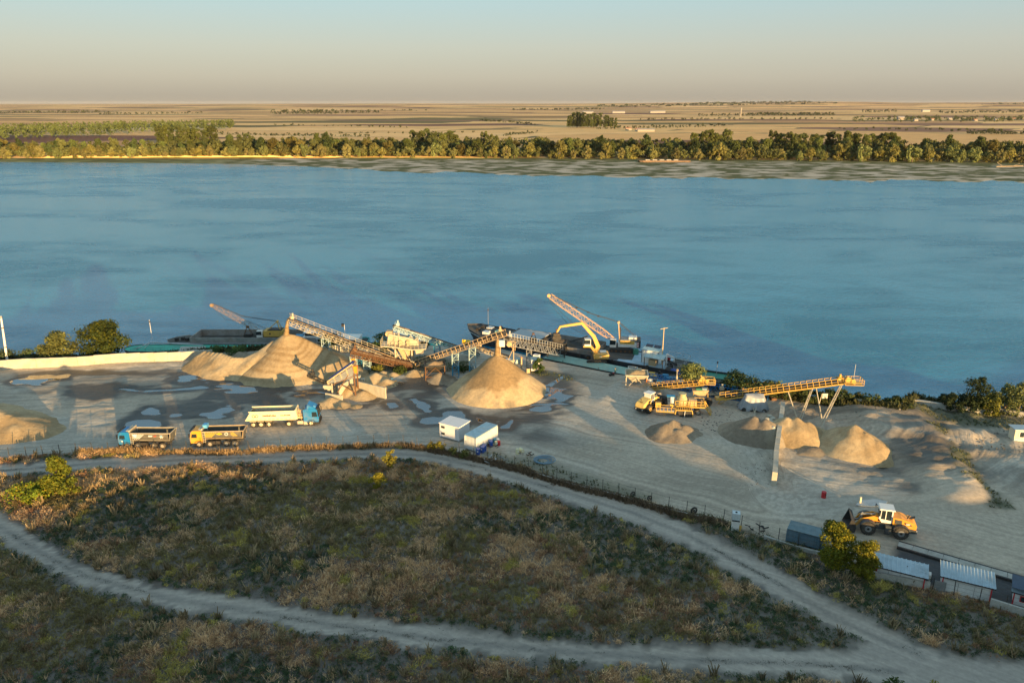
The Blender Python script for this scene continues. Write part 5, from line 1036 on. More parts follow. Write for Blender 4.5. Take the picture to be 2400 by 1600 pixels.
def crusher():
    o = P(1612, 966); e = empty('crusher', o, -.12, 'yellow railed mobile cone crusher on wheels with stairs at its right', 'crusher')
    MB().use(M_YELS).box((.2, 0, 1.5), (5.4, 2.2, .18)).obj('deck', e)
    for sy in (-1.1, 1.1):
        q = MB().use(M_YELS)
        for i in range(8): q.beam((-2.5+5.4*i/7, sy, 1.5), (-2.5+5.4*i/7, sy, 2.6), .07)
        q.beam((-2.5, sy, 2.6), (2.9, sy, 2.6), .08); q.beam((-2.5, sy, 2.05), (2.9, sy, 2.05), .06); q.beam((-2.5, sy, 1.5), (2.9, sy, 1.5), .16); q.obj('handrail', e)
    q = MB().use(mat('crusher_cream', (.46, .40, .22), .6, var=.2, dirt=(.25, .18, .1)))
    q.tube((-1.2, 0, 1.6), (-1.2, 0, 2.7), 1.0, .95, 14); q.tube((-1.2, 0, 2.7), (-1.2, 0, 3.4), .95, .6, 14); q.tube((-1.2, 0, 3.4), (-1.2, 0, 3.8), .6, .75, 14); q.obj('cone', e)
    MB().use(M_TAN).box((.7, 0, 2.15), (1.5, 1.2, 1.1)).obj('motor_housing', e); MB().use(M_DARKS).box((1.9, .2, 2.1), (.6, 1.2, .9)).obj('grille', e)
    MB().use(M_WHITE).box((-3.0, .1, 2.4), (.6, .5, 1.3)).obj('control_cabinet', e); MB().use(M_BLUS).box((-3.3, .1, 3.1), (1.5, 1.1, .08)).obj('blue_roof', e); MB().use(M_GREYS).box((-3.0, .1, 1.1), (.6, .5, 1.2)).obj('cabinet_stand', e)
    q = MB().use(M_YELS)
    for sy in (-1.0, -.1):
        q.beam((2.9, sy, 1.5), (4.1, sy, -.1), .14); q.beam((2.9, sy, 2.5), (4.1, sy, .9), .09); q.beam((2.9, sy, 2.0), (4.1, sy, .4), .06)
        for t in (0, .5, 1): q.beam((2.9+1.2*t, sy, 1.5-1.6*t), (2.9+1.2*t, sy, 2.5-1.6*t), .07)
    q.obj('stair_rails', e)
    for i in range(5): MB().use(M_YELS).box((3.05+.24*i, -.55, 1.3-.31*i), (.26, .85, .05)).obj('step', e)
    for sy in (-.95, .95):
        w = MB().use(M_TYRE); w.tube((1.7, sy-.2, .5), (1.7, sy+.2, .5), .52, n=18); wo_ = w.obj('wheel', e); MB().use(M_DUST).tube((1.7, sy-.23, .5), (1.7, sy-.16, .5), .3, n=14).obj('rim', wo_)
    lg(e, [((-2.3, -1, -.1), (-2.3, -1, 1.5)), ((-2.3, 1, -.1), (-2.3, 1, 1.5)), ((.4, -1, -.1), (.4, -1, 1.5))], M_YELS, .16)
    # grizzly hood and jaw frame at the near left
    q = MB().use(M_YELS)
    for i in range(9): q.beam((-2.3+.33*i, -2.3, 1.35), (-2.2+.33*i, -1.3, 1.7), .1)
    q.beam((-2.45, -2.3, 1.3), (.5, -2.3, 1.3), .16); q.beam((-2.35, -1.3, 1.72), (.6, -1.3, 1.72), .14); q.beam((.45, -2.3, 1.3), (.7, -2.2, .1), .14); q.beam((-2.45, -2.3, 1.3), (-2.6, -2.4, .5), .14); q.obj('grizzly_hood', e)
    MB().use(M_DARKS).hexa([Vector(v) for v in ((-1.6, -2.2, -.1), (.6, -2.2, -.1), (.5, -1.4, -.1), (-1.5, -1.4, -.1), (-2.2, -2.2, 1.2), (.4, -2.2, 1.2), (.4, -1.4, 1.5), (-2.2, -1.4, 1.5))]).obj('discharge_chute', e)
    q = MB().use(M_GALV); q.beam((-1.0, -2.7, -.9), (-.8, -2.4, 1.2), .1); q.beam((-3.0, -3.0, -.6), (-.9, -2.7, -.8), .08); q.beam((-2.8, -2.9, -.3), (-3.4, -3.0, -.9), .06); q.obj('support_strut', e)
    q = MB().use(M_YELS); x0, x1, y0, y1 = -6.0, -2.6, -2.2, -1.0
    for ya in (y0, y1): q.beam((x0, ya, .85), (x1, ya, .75), .14); q.beam((x0, ya, 1.7), (x1, ya, 1.6), .07)
    for i in range(6): q.beam((x0+(x1-x0)*i/5, y0, .85), (x0+(x1-x0)*i/5, y0, 1.7), .07)
    q.obj('feeder_rail', e); MB().use(M_GREYS).box((-4.3, -1.6, .95), (3.3, 1.1, .35)).obj('feeder_pan', e); MB().use(M_YELS).box((-5.6, -.7, 1.6), (1.0, .7, .9)).obj('engine_box', e); MB().use(M_YELS).prism([(-3.5, 1.9), (-3.0, 1.9), (-2.85, 1.7), (-3.0, .9), (-3.2, .9), (-3.1, 1.6), (-3.5, 1.6)], -1.2, -.9).obj('yellow_bracket', e)
    lg(e, [((-4.5, -2.1, -.9), (-4.5, -2.1, .8))], M_DARKS, .12)
crusher()
p = P(1640, 952); conveyor('white_conveyor', 'thin pale conveyor reaching right from the crusher', Vector((p.x, p.y+3, 1.0)), QY(1697, 919, 136.5), .6, .25, 8, M_WSTEEL, rail=False, deep=False, load=None)
e = empty('spare_tyre_stack', P(1658, 950), 0, 'big black tyre standing right of the crusher stairs', 'tyre'); MB().use(M_TYRE).tube((0, -.25, .75), (.15, .25, .75), .8, n=20).obj('tyre', e); MB().use(M_DARKS).tube((0, -.3, .75), (.15, .3, .75), .35, n=14).obj('rim', e)
# long yellow stockpile conveyor
p = P(1690, 949); A9 = Vector((p.x, p.y+.6, 1.0)); B9 = QY(1978, 897, 127.5)
eC, O9, a9, b9, sn9, un9, d9, L9 = conveyor('stockpile_conveyor', 'longest yellow conveyor rising right above the heaps on white trestle legs', A9, B9, .95, .3, 30, M_YELS, ladder=True, rail_h=.8, load=None, step=1.0, r=.06, deep=False)
q = MB().use(M_YELS); q.box(a9+Vector((-.2, 0, .2)), (1.6, 1.2, .5)); q.beam(a9, a9+Vector((-.4, 0, -1.0)), .16); q.beam(a9+Vector((1.2, -.3, 0)), a9+Vector((-.3, -.3, -1.0)), .1); q.obj('tail_frame', eC)
def trestle(px_top, foot, sp=.9, m=M_WSTEEL):
    t = on1(px_top, A9, B9)-O9; g = P(*foot)-O9
    for s in (-1, 1):
        MB().use(m).beam(t+sn9*s*.45, Vector((g.x, g.y, gh(*P(*foot)[:2])-.2))+sn9*s*sp, .13).obj('leg', eC)
    q = MB().use(m)
    for k in (.35, .65): q.beam((t+sn9*.45).lerp(g+sn9*sp, k), (t-sn9*.45).lerp(g-sn9*sp, k), .08)
    q.beam((t+sn9*.45).lerp(g+sn9*sp, .35), (t-sn9*.45).lerp(g-sn9*sp, .65), .06); q.obj('cross_brace', eC)
for a_, b_ in ((1781, (1767, 968)), (1755, (1772, 970)), (1846, (1870, 984)), (1905, (1874, 986)), (1912, (1928, 990)), (1974, (1920, 1004))): trestle(a_, b_)
railed_head('yellow railed platform at the right end of the stockpile conveyor', B9+Vector((1.6, 0, -.1)), 3.2, 2.2, M_YELS)
q = MB().use(M_GALV); q.tube((0, 0, 0), (0, 0, 3.4), .05, n=6); ob = q.obj('antenna_pole'); ob.location = B9+Vector((1.9, .5, .0)); tag(ob, 'thin grey pole rising from the right yellow platform', 'pole')
# ================================================================ VEHICLES
def text_part(txt, size, M, m, parent, name='lettering', bold=.012, shear=0.0):
    c = bpy.data.curves.new('lettering', 'FONT'); c.body = txt; c.size = size; c.extrude = .012; c.offset = bold; c.align_x = 'CENTER'; c.align_y = 'CENTER'; c.shear = shear
    t = bpy.data.objects.new('tmp', c); me = bpy.data.meshes.new_from_object(t); bpy.data.objects.remove(t); me.transform(M); me.materials.clear(); me.materials.append(m)
    return link(name, me, parent)
def side_M(x, y, z, flip=1):   # lettering on a side facing -y when flip=1, +y when flip=-1
    return Matrix.Translation((x, y, z)) @ (Matrix.Rotation(0 if flip == 1 else math.pi, 4, 'Z')) @ Matrix.Rotation(math.pi/2, 4, 'X')
def wheel(parent, x, y, r, w, rim=M_DUST, tyre=M_TYRE, hub=None, rr=.58, treads=0):
    s = 1 if y > 0 else -1; q = MB().use(tyre); n = 24
    q.tube((x, y-s*w/2, r), (x, y+s*w*.32, r), r, n=n); q.tube((x, y+s*w*.32, r), (x, y+s*w/2, r), r, r*.86, n)
    if treads:
        for i in range(treads):
            a = 2*math.pi*i/treads; c = Vector((x+math.cos(a)*r, y, r+math.sin(a)*r)); q.box(c, (.07, w*.9, .09), 0, Matrix.Rotation(-a+math.pi/2, 3, 'Y'))
    o = q.obj('wheel', parent); q = MB().use(rim); q.tube((x, y+s*w*.40, r), (x, y+s*w*.53, r), r*rr, r*rr*.9, 18); ri = q.obj('rim', o)
    q = MB().use(hub or M_GREYS); q.tube((x, y+s*w*.5, r), (x, y+s*w*.62, r), r*.2, r*.15, 10); q.obj('hub', o); return o
M_CABB = mat('cab_blue', (.012, .17, .40), .4, var=.12, scale=1, dirt=(.24, .24, .22), dirt_amt=.55, spec=.5); M_CABY = mat('cab_yellow', (.62, .30, .03), .4, var=.1, scale=1, dirt=(.45, .3, .14), dirt_amt=.4, spec=.4)
M_TIP = mat('tipper_grey', (.13, .125, .105), .5, .2, var=.2, scale=1.5, dirt=(.25, .21, .15), dirt_amt=.6); M_TIPIN = mat('tipper_inside', (.035, .033, .03), .7, .2, var=.3, scale=1.5); M_CREAM = mat('cream_body', (.72, .62, .40), .5, var=.06, scale=1, dirt=(.5, .42, .28), dirt_amt=.35)
M_CHECK_Y = mat('yellow_print', (.75, .50, .03), .5, var=.05); M_CHECK_W = mat('white_print', (.72, .72, .7), .5, var=.05); M_LBP = mat('blue_print', (.1, .35, .6), .5, var=.05); M_BROWNP = mat('brown_print', (.16, .035, .015), .6, var=.05); M_REDP = mat('red_print', (.6, .06, .03), .5, var=.05); M_BLACK = mat('black_plastic', (.018, .018, .018), .6, var=.2, dirt=(.1, .08, .06), dirt_amt=.3)
M_LAMP = mat('headlight_glass', (.55, .55, .5), .15, var=.05, spec=.7)
def cab(e, m, hi=1.0, x0=0.0, L=1.95, sleeper=False):
    """cab facing +x with its front face at x0"""
    z0, z1 = .75, 2.95 if not sleeper else 3.2; b = x0-L; q = MB().use(m); W = 1.22
    q.prism([(b, z0), (x0-.02, z0), (x0, z0+1.0), (x0-.22, z1-.25), (x0-.45, z1), (b, z1)], -W, W); q.obj('cab', e)
    q = MB().use(M_GLASS); q.hexa([Vector(v) for v in ((x0-.0, -W*.9, z0+1.02), (x0-.0, W*.9, z0+1.02), (x0+.03, W*.9, z0+1.02), (x0+.03, -W*.9, z0+1.02), (x0-.21, -W*.86, z1-.32), (x0-.21, W*.86, z1-.32), (x0-.17, W*.86, z1-.32), (x0-.17, -W*.86, z1-.32))]); q.obj('windscreen', e)
    for s in (-1, 1):
        y = s*(W+.012); q = MB().use(M_GLASS); q.prism([(x0-.2, z0+1.0), (x0-.34, z1-.55), (x0-1.15, z1-.55), (x0-1.15, z0+1.0)], y-.015, y+.015); q.obj('side_window', e)
        q = MB().use(M_BLACK); q.beam((x0+.05, s*(W+.15), z0+1.1), (x0+.05, s*(W+.15), z1-.4), .12, .22); q.beam((x0, s*W, z1-.45), (x0+.05, s*(W+.15), z1-.45), .05); q.obj('mirror', e)
        q = MB().use(M_LAMP); q.box((x0+.07, s*.85, .72), (.06, .42, .2)); q.obj('headlight', e)
        q = MB().use(M_BLACK)
        for i in range(6):
            a0 = math.pi*i/6; a1 = math.pi*(i+1)/6; cx = x0-1.35*(1 if not sleeper else .98); q.beam((cx+.72*math.cos(a0), s*1.1, .5+.72*math.sin(a0)), (cx+.72*math.cos(a1), s*1.1, .5+.72*math.sin(a1)), .42, .06)
        q.obj('mudguard', e)
    q = MB().use(M_BLACK); q.box((x0+.03, 0, .62), (.2, 2.5, .5)); q.box((x0+.02, 0, 1.15), (.06, 1.9, .5)); q.obj('bumper', e)
    q = MB().use(M_BLACK); q.hexa([Vector(v) for v in ((x0-.12, -W*.95, z1-.12), (x0-.12, W*.95, z1-.12), (x0-.35, W*.95, z1+.02), (x0-.35, -W*.95, z1+.02), (x0+.05, -W*.95, z1+.02), (x0+.05, W*.95, z1+.02), (x0-.3, W*.95, z1+.14), (x0-.3, -W*.95, z1+.14))]); q.obj('sun_visor', e)
def dump_truck(loc, rz, label, cabm, style):
    e = empty('dump_truck', loc, rz, label, 'truck')
    cab(e, cabm, x0=4.4)
    q = MB().use(M_DARKS)
    for y in (-.42, .42): q.beam((-4.2, y, .95), (4.0, y, .95), .1, .28)
    q.box((1.9, -.9, .75), (.7, .6, .6)); q.tube((.6, -.9, .75), (-.25, -.9, .75), .36, n=14); q.box((.2, .95, .75), (1.2, .5, .6)); q.obj('chassis', e)
    for x in (3.05, 1.25, -1.45, -2.85):
        for y in (-1.08, 1.08): wheel(e, x, y, .52, .38, M_DUST if x > 0 or style == 'b' else M_GREYS)
    # half-pipe body
    prof = [(-1.22, 2.75), (-1.2, 2.0), (-1.0, 1.45), (-.55, 1.18), (0, 1.12), (.55, 1.18), (1.0, 1.45), (1.2, 2.0), (1.22, 2.75)]
    xf, xr = 2.15, -4.0; q = MB().use(M_TIP); n = len(prof)
    for (ya, za), (yb, zb) in zip(prof, prof[1:]):
        k = .93; q.hexa([Vector(v) for v in ((xr, ya, za), (xf, ya, za), (xf, yb, zb), (xr, yb, zb), (xr, ya*k, za+(.06 if abs(ya) < 1.1 else 0)), (xf, ya*k, za+(.06 if abs(ya) < 1.1 else 0)), (xf, yb*k, zb+(.06 if abs(yb) < 1.1 else 0)), (xr, yb*k, zb+(.06 if abs(yb) < 1.1 else 0)))])
    q.obj('tipper_body', e)
    q = MB().use(M_TIPIN); q.box(((xf+xr)/2, 0, 1.5), (xf-xr-.1, 1.9, .1)); q.prism([(xr+.1, 1.3), (xr+.1, 2.3), (xf-.1, 2.3), (xf-.1, 1.3)], 1.02, 1.05); q.obj('body_lining', e)
    q = MB().use(M_TIP); q.prism([(xf, 1.2), (xf+.25, 2.0), (xf+.3, 3.0), (xf+.22, 3.0), (xf-.05, 1.3)], -1.2, 1.2); q.obj('front_wall', e)
    q = MB().use(M_TIP); q.hexa([Vector(v) for v in ((xr-.15, -.75, 1.2), (xr-.05, -.75, 1.2), (xr-.05, .75, 1.2), (xr-.15, .75, 1.2), (xr-.45, -1.2, 2.75), (xr-.35, -1.2, 2.75), (xr-.35, 1.2, 2.75), (xr-.45, 1.2, 2.75))]); q.obj('tailgate', e)
    q = MB().use(M_WSTEEL if style == 'b' else M_TAN)
    for s in (-1, 1):
        q.beam((xr-.4, s*1.22, 2.78), (xf+.2, s*1.22, 2.78), .1, .12); q.beam((xr-.1, s*1.0, 1.4), (xr-.4, s*1.24, 2.75), .08)
        q.beam((xr-.2, s*1.24, 1.55), (xf-.1, s*1.1, 1.5), .05, .08)
    q.beam((xr-.42, -1.2, 2.8), (xr-.42, 1.2, 2.8), .1); q.obj('body_rail', e)
    q = MB().use(M_WSTEEL); q.prism([(xf+.15, 2.95), (xf+.75, 3.15), (xf+.78, 3.22), (xf+.1, 3.1)], -1.15, 1.15); q.tube((xf+.2, -1.2, 3.15), (xf+.2, 1.2, 3.2), .12, n=8); q.obj('cab_guard', e)
    lx = 2.3; q = MB().use(M_WSTEEL)
    for x in (lx, lx-.4): q.beam((x, 1.25, .8), (x, 1.25, 2.7), .05)
    for i in range(6): q.beam((lx-.4, 1.25, .95+.32*i), (lx, 1.25, .95+.32*i), .05)
    q.obj('ladder', e)
    # the truck faces left in the picture, so its +y side faces the camera
    y = 1.235; X = lambda i: xf-.35-.17*i
    q = MB().use(M_CHECK_Y if style == 'y' else M_CHECK_W)
    for i in range(11):
        for j in range(6):
            if (i+j) % 2 or i > 10-j*.9: continue
            zc = 2.55-.15*j; yy = y-(max(0, 2.0-zc)*.33); q.box((X(i), yy, zc), (.14, .03, .12))
    if style == 'y':
        for i in range(8):
            for j in range(5):
                if not (i+j) % 2 and abs(i-j) < 4: q.box((-2.4-.15*i, y-(max(0, 2.0-(2.55-.15*j))*.33), 2.55-.15*j), (.12, .03, .11))
    tag(q.obj('checker_print', e), kind='stuff')
    if style == 'b':
        q = MB().use(M_LBP); q.prism([(xf-.15, 2.6), (xf-1.0, 2.6), (xf-.9, 2.1), (xf-.6, 2.05)], y-.005, y+.012); q.obj('blue_print', e)
        text_part('S800', .34, side_M(-1.05, y+.02, 2.3, -1), M_CHECK_W, e, shear=.2); text_part('XT', .34, side_M(-1.85, y+.02, 2.3, -1), M_REDP, e, shear=.2)
        q = MB().use(M_CHECK_W)
        for k in range(6): a = k*1.047; q.beam((-2.9, y+.01, 2.2), (-2.9+.36*math.cos(a), y+.01, 2.2+.36*math.sin(a)), .03, .07)
        o = q.obj('star_print', e); q = MB().use(M_LBP); q.box((-2.9, y+.02, 2.32), (.2, .03, .2)); q.obj('star_centre', o)
        q = MB().use(M_CHECK_W); q.box((3.7, 1.24, 1.35), (.3, .02, .2)); q.obj('door_print', e)
    else:
        q = MB().use(M_CHECK_Y); q.tube((-.45, y-.01, 2.35), (-.45, y+.02, 2.35), .2, n=16); q.box((-.45, y+.005, 2.35), (.7, .03, .2)); q.tube((-.1, y-.01, 2.35), (-.1, y+.018, 2.35), .1, n=12); q.tube((-.8, y-.01, 2.35), (-.8, y+.018, 2.35), .1, n=12); q.obj('oval_print', e)
        q = MB().use(M_CHECK_W)
        for k in range(12): a0, a1 = k*.524, (k+1)*.524; q.beam((-1.6+.25*math.cos(a0), y+.005, 2.3+.25*math.sin(a0)), (-1.6+.25*math.cos(a1), y+.005, 2.3+.25*math.sin(a1)), .03, .07)
        q.beam((-1.4, y+.005, 2.5), (-1.8, y+.005, 2.52), .03, .1); q.obj('ring_print', e)
        q = MB().use(M_LBP); q.box((2.1, -.2, 3.3), (.7, 1.0, .6)); q.obj('rolled_tarp', e)
    return e
def gz_at(p): return Vector((p.x, p.y, gh(p.x, p.y)+.02))
p = P(345, 1050); dump_truck(gz_at(Vector((p.x, p.y+.8, 0))), math.pi-.01, 'dump truck with blue cab and grey half pipe body, leftmost on the yard', M_CABB, 'b')
p = P(512, 1046); dump_truck(gz_at(Vector((p.x, p.y+.9, 0))), math.pi+.06, 'dump truck with yellow orange cab and checker pattern on its dark body', M_CABY, 'y')
def semi(loc, rz):
    e = empty('tipper_semi_truck', loc, rz, 'articulated tipper truck with blue cab and long cream trailer', 'truck')
    x0 = 6.1; cab(e, M_CABB, x0=x0, L=2.3, sleeper=True)
    q = MB().use(M_CABB); q.prism([(x0-.45, 3.2), (x0-.9, 3.5), (x0-1.9, 3.95), (x0-2.0, 3.2)], -1.1, 1.1); q.obj('roof_spoiler', e)
    for s in (-1, 1): q = MB().use(M_CABB); q.box((x0-2.45, s*1.18, 1.95), (.4, .06, 2.3)); q.obj('side_fairing', e)
    MB().use(M_LBP).box((x0-.72, -.4, 3.42), (.5, .6, .06), 0, Matrix.Rotation(.6, 3, 'Y')).obj('roof_hatch', e)
    q = MB().use(M_DARKS)
    for y in (-.42, .42): q.beam((x0-6.2, y, .95), (x0-.3, y, .95), .1, .26); q.beam((-6.6, y, 1.2), (2.0, y, 1.2), .12, .22)
    q.tube((x0-3.3, -1.0, .75), (x0-3.3, -.5, .75), .3, n=10); q.obj('chassis', e)
    q = MB().use(M_WSTEEL); q.box((x0-3.3, -.95, .72), (1.0, .5, .6)); q.box((x0-2.35, -.98, .62), (.7, .45, .7)); q.obj('fuel_tank', e)
    for x in (x0-1.4, x0-5.3):
        for y in (-1.05, 1.05): wheel(e, x, y, .52, .36, M_CREAM)
    for x in (-6.0+.6, -6.0+1.95, -6.0+3.3):
        for y in (-1.05, 1.05): wheel(e, x, y, .54, .4, M_CREAM)
    xr, xf, zb, zt = -6.7, 2.1, 1.4, 2.95
    for s in (-1, 1):
        q = MB().use(M_CREAM); q.prism([(xr, zb), (xf, zb), (xf, zt), (xr+1.0, zt)], s*1.25-.04, s*1.25+.04); q.obj('trailer_side', e)
        q = MB().use(M_CREAM); q.beam((xr+.7, s*1.25, zt+.04), (xf+.1, s*1.25, zt+.04), .16, .14); q.beam((xr, s*1.27, zb), (xf+.1, s*1.27, zb), .1, .14); q.obj('side_rail', e)
        q = MB().use(M_BLACK); [q.box((xr+.6+i*.72, s*1.3, zb+.16), (.42, .02, .06)) for i in range(12)]; tag(q.obj('slots', e), kind='stuff')
        q = MB().use(M_CREAM)
        for i in range(3): q.box((-6.0+.6+1.35*i, s*1.12, 1.13), (1.15, .36, .05))
        q.obj('mudguard', e)
    MB().use(M_CREAM).prism([(xf, zb), (xf+.3, zb), (xf+.05, zt+.25), (xf-.05, zt+.25)], -1.25, 1.25).obj('front_wall', e)
    MB().use(M_CREAM).hexa([Vector(v) for v in ((xr, -1.2, zb), (xr+.06, -1.2, zb), (xr+.06, 1.2, zb), (xr, 1.2, zb), (xr+.95, -1.2, zt), (xr+1.01, -1.2, zt), (xr+1.01, 1.2, zt), (xr+.95, 1.2, zt))]).obj('tailgate', e)
    MB().use(mat('grey_tarp', (.09, .11, .13), .7, var=.25)).box(((xr+xf)/2+.4, 0, 2.35), (xf-xr-1.1, 2.4, .06)).obj('load_cover', e)
    q = MB().use(M_TAN); q.tube((xf+.5, -.3, 1.4), (xf+.5, -.3, 3.0), .16, n=10); q.beam((xf+.9, -1.0, 1.2), (xf+.9, -1.0, 3.1), .08); q.beam((xf+1.1, .5, 1.2), (xf+1.1, .5, 2.9), .08); q.beam((xf+.3, -1.0, 2.2), (xf+1.1, -1.0, 2.2), .08); q.beam((xf+.9, -1.0, 2.9), (xf+1.1, .5, 2.9), .06); q.box((xf+.6, 0, 1.5), (.9, 1.6, .3)); q.obj('front_frame', e)
    text_part('PAPENBURG', .42, side_M(-2.45, -1.305, 2.2), M_BROWNP, e, bold=.02); text_part('BAUSTOFFE', .33, side_M(.35, -1.305, 2.2), M_BROWNP, e, bold=.012)
    q = MB().use(M_BROWNP)
    for cx, a0, a1 in ((-5.15, 1.1, 5.2), (-4.7, -2.0, 2.1)):
        for k in range(10): u, v = a0+(a1-a0)*k/10, a0+(a1-a0)*(k+1)/10; q.beam((cx+.3*math.cos(u), -1.3, 2.2+.24*math.sin(u)), (cx+.3*math.cos(v), -1.3, 2.2+.24*math.sin(v)), .02, .09)
    q.box((-5.0, -1.3, 2.12), (.09, .02, .35)); q.box((-4.85, -1.3, 2.12), (.09, .02, .35)); q.obj('logo', e)
    return e
p = P(668, 999); semi(gz_at(Vector((p.x-.1, p.y+1.0, 0))), .075)
def loader(loc, rz, label, body, dirty, scale=1.0, white=M_WHITE, dark=M_BLACK, lettering=None):
    e = empty('wheel_loader', loc, rz, label, 'wheel loader'); e.scale = (scale,)*3; R = .9
    for x in (1.95, -1.95):
        for y in (-1.15, 1.15): wheel(e, x, y, R, .72, M_GREYS if not dirty else M_YELS, M_TYRE, M_BLACK, .5, 26)
    q = MB().use(body); q.prism([(-.9, 1.7), (-.85, 2.75), (-1.9, 2.72), (-3.35, 2.3), (-3.75, 1.95), (-3.7, 1.35), (-2.9, 1.45)], -.95, .95); q.obj('engine_hood', e)
    q = MB().use(dark); q.prism([(-.9, 1.0), (-.9, 1.72), (-2.9, 1.5), (-3.7, 1.4), (-3.85, .95), (-2.95, .85)], -1.1, 1.1); q.box((.1, 0, 1.2), (1.9, 1.5, .9)); q.obj('rear_chassis', e)
    for s in (-1, 1):
        q = MB().use(dark); q.prism([(-1.0, 1.78), (-1.85, 2.56), (-1.0, 2.62)], s*.96-.02*0, s*.96+.03*s) if 0 else q.prism([(-1.1, 1.95), (-1.1, 2.55), (-1.95, 2.5), (-1.95, 2.0)], min(s*.95, s*.985), max(s*.95, s*.985)); q.obj('grille', e)
        q = MB().use(dark)
        for cx, k0, k1 in ((1.95, 1, 6), (-1.95, 1, 7)):
            q = MB().use(dark)
            for k in range(k0, k1): a0, a1 = math.pi*k/8, math.pi*(k+1)/8; q.beam((cx+1.08*math.cos(a0), s*1.15, R+1.08*math.sin(a0)), (cx+1.08*math.cos(a1), s*1.15, R+1.08*math.sin(a1)), .78, .06)
            q.obj('mudguard', e)
        q = MB().use(dark); q.box((-.4, s*1.15, 1.1), (.7, .5, 1.0)); q.box((-.3, s*1.3, .5), (.7, .3, .06)); q.box((-.3, s*1.3, .8), (.6, .3, .06)); q.obj('steps', e)
        q = MB().use(M_LAMP); q.tube((-3.8, s*.75, 1.15), (-3.9, s*.75, 1.15), .1, n=10); q.obj('rear_lamp', e)
    q = MB().use(white); z0, z1 = 1.75, 3.55
    q.prism([(-.85, z0), (-.85, z1), (-.7, z1), (-.7, z0)], -.75, .75)
    for s in (-1, 1): q.beam((.0, s*.74, z0+.3), (.0, s*.74, z1), .1); q.beam((.6, s*.7, z0+.5), (.55, s*.68, z1), .08); q.prism([(-.8, z0), (-.8, z0+.38), (.55, z0+.5), (.75, z0+.9), (.8, z0+.6), (.4, z0)], s*.75-.03, s*.75+.03)
    q.obj('cab_frame', e)
    q = MB().use(M_GLASS); q.prism([(-.68, z0+.35), (-.68, z1-.05), (.52, z1-.05), (.72, z0+1.0), (.5, z0+.45)], -.72, .72); q.obj('cab_glass', e)
    q = MB().use(white); q.prism([(-1.05, z1), (-1.0, z1+.18), (.75, z1+.15), (.85, z1-.02)], -.85, .85); q.obj('cab_roof', e)
    q = MB().use(body); q.prism([(.4, 1.0), (.5, 2.3), (1.1, 2.5), (1.5, 1.9), (1.9, 1.5), (2.5, 1.1), (1.9, .8)], -.45, .45); q.obj('front_frame', e)
    for s in (-1, 1): q = MB().use(body); q.prism([(.75, 2.35), (1.4, 2.45), (2.9, 1.85), (3.6, .75), (3.35, .6), (2.6, 1.55), (.9, 2.0)], s*.62-.08, s*.62+.08); q.obj('lift_arm', e)
    q = MB().use(M_GREYS); q.tube((1.1, 0, 2.45), (2.6, 0, 2.2), .12, n=8); q.beam((2.6, 0, 2.4), (3.0, 0, 1.2), .2, .3); q.beam((2.9, 0, 1.4), (3.5, 0, 1.3), .16); q.obj('tilt_linkage', e)
    q = MB().use(M_DARKS)
    pr = [(3.45, .35), (3.4, .9), (3.65, 1.65), (4.1, 1.95), (4.15, 1.88), (3.8, 1.55), (3.6, .95), (3.75, .35), (4.75, .12), (4.75, .05), (3.6, .1)]
    q.prism(pr, -1.6, 1.6)
    for s in (-1.6, 1.6): q.prism([(3.5, .2), (3.5, 1.2), (4.1, 1.9), (4.7, .12)], s-.03, s+.03)
    q.obj('bucket', e)
    q = MB().use(M_DARKS); q.tube((-2.6, .35, 2.6), (-2.8, .35, 3.1), .08, n=8); q.prism([(-3.0, 2.5), (-3.6, 2.75), (-3.55, 2.6), (-3.1, 2.4)], -.35, .1); q.obj('exhaust', e)
    for s in (-1, 1): q = MB().use(M_BLACK); q.beam((.75, s*.75, 3.3), (.95, s*1.15, 3.3), .05); q.box((.95, s*1.2, 3.15), (.08, .25, .35)); q.obj('mirror', e)
    if lettering:
        for s, f in ((1, -1), (-1, 1)): q = MB().use(M_BLACK); q.prism([(-2.2, 2.3), (-2.3, 2.05), (-3.2, 1.85), (-3.0, 2.12)], min(s*.955, s*.97), max(s*.955, s*.97)); q.obj('model_plate', e); text_part(lettering, .2, side_M(-2.7, s*.985, 2.08, f), M_CHECK_W, e)
    return e
M_LORG = mat('loader_orange', (.68, .29, .03), .45, var=.12, dirt=(.42, .3, .17), dirt_amt=.45, spec=.4); M_LYEL = mat('loader_yellow', (.66, .47, .14), .5, var=.1, dirt=(.4, .3, .18), dirt_amt=.4)
p = P(2074, 1256); loader(gz_at(Vector((p.x+.1, p.y+1.1, 0))), math.pi-.30, 'big orange wheel loader with white cab and raised dark bucket near the sheds', M_LORG, False, 1.02, dark=mat('loader_dark', (.05, .06, .065), .5, var=.15, dirt=(.12, .1, .08)), lettering='LG586')
p = P(1517, 966); loader(gz_at(Vector((p.x+.6, p.y+1.6, 0))), math.radians(48), 'dusty yellow wheel loader with white cab roof facing the crusher', M_LYEL, True, .92)
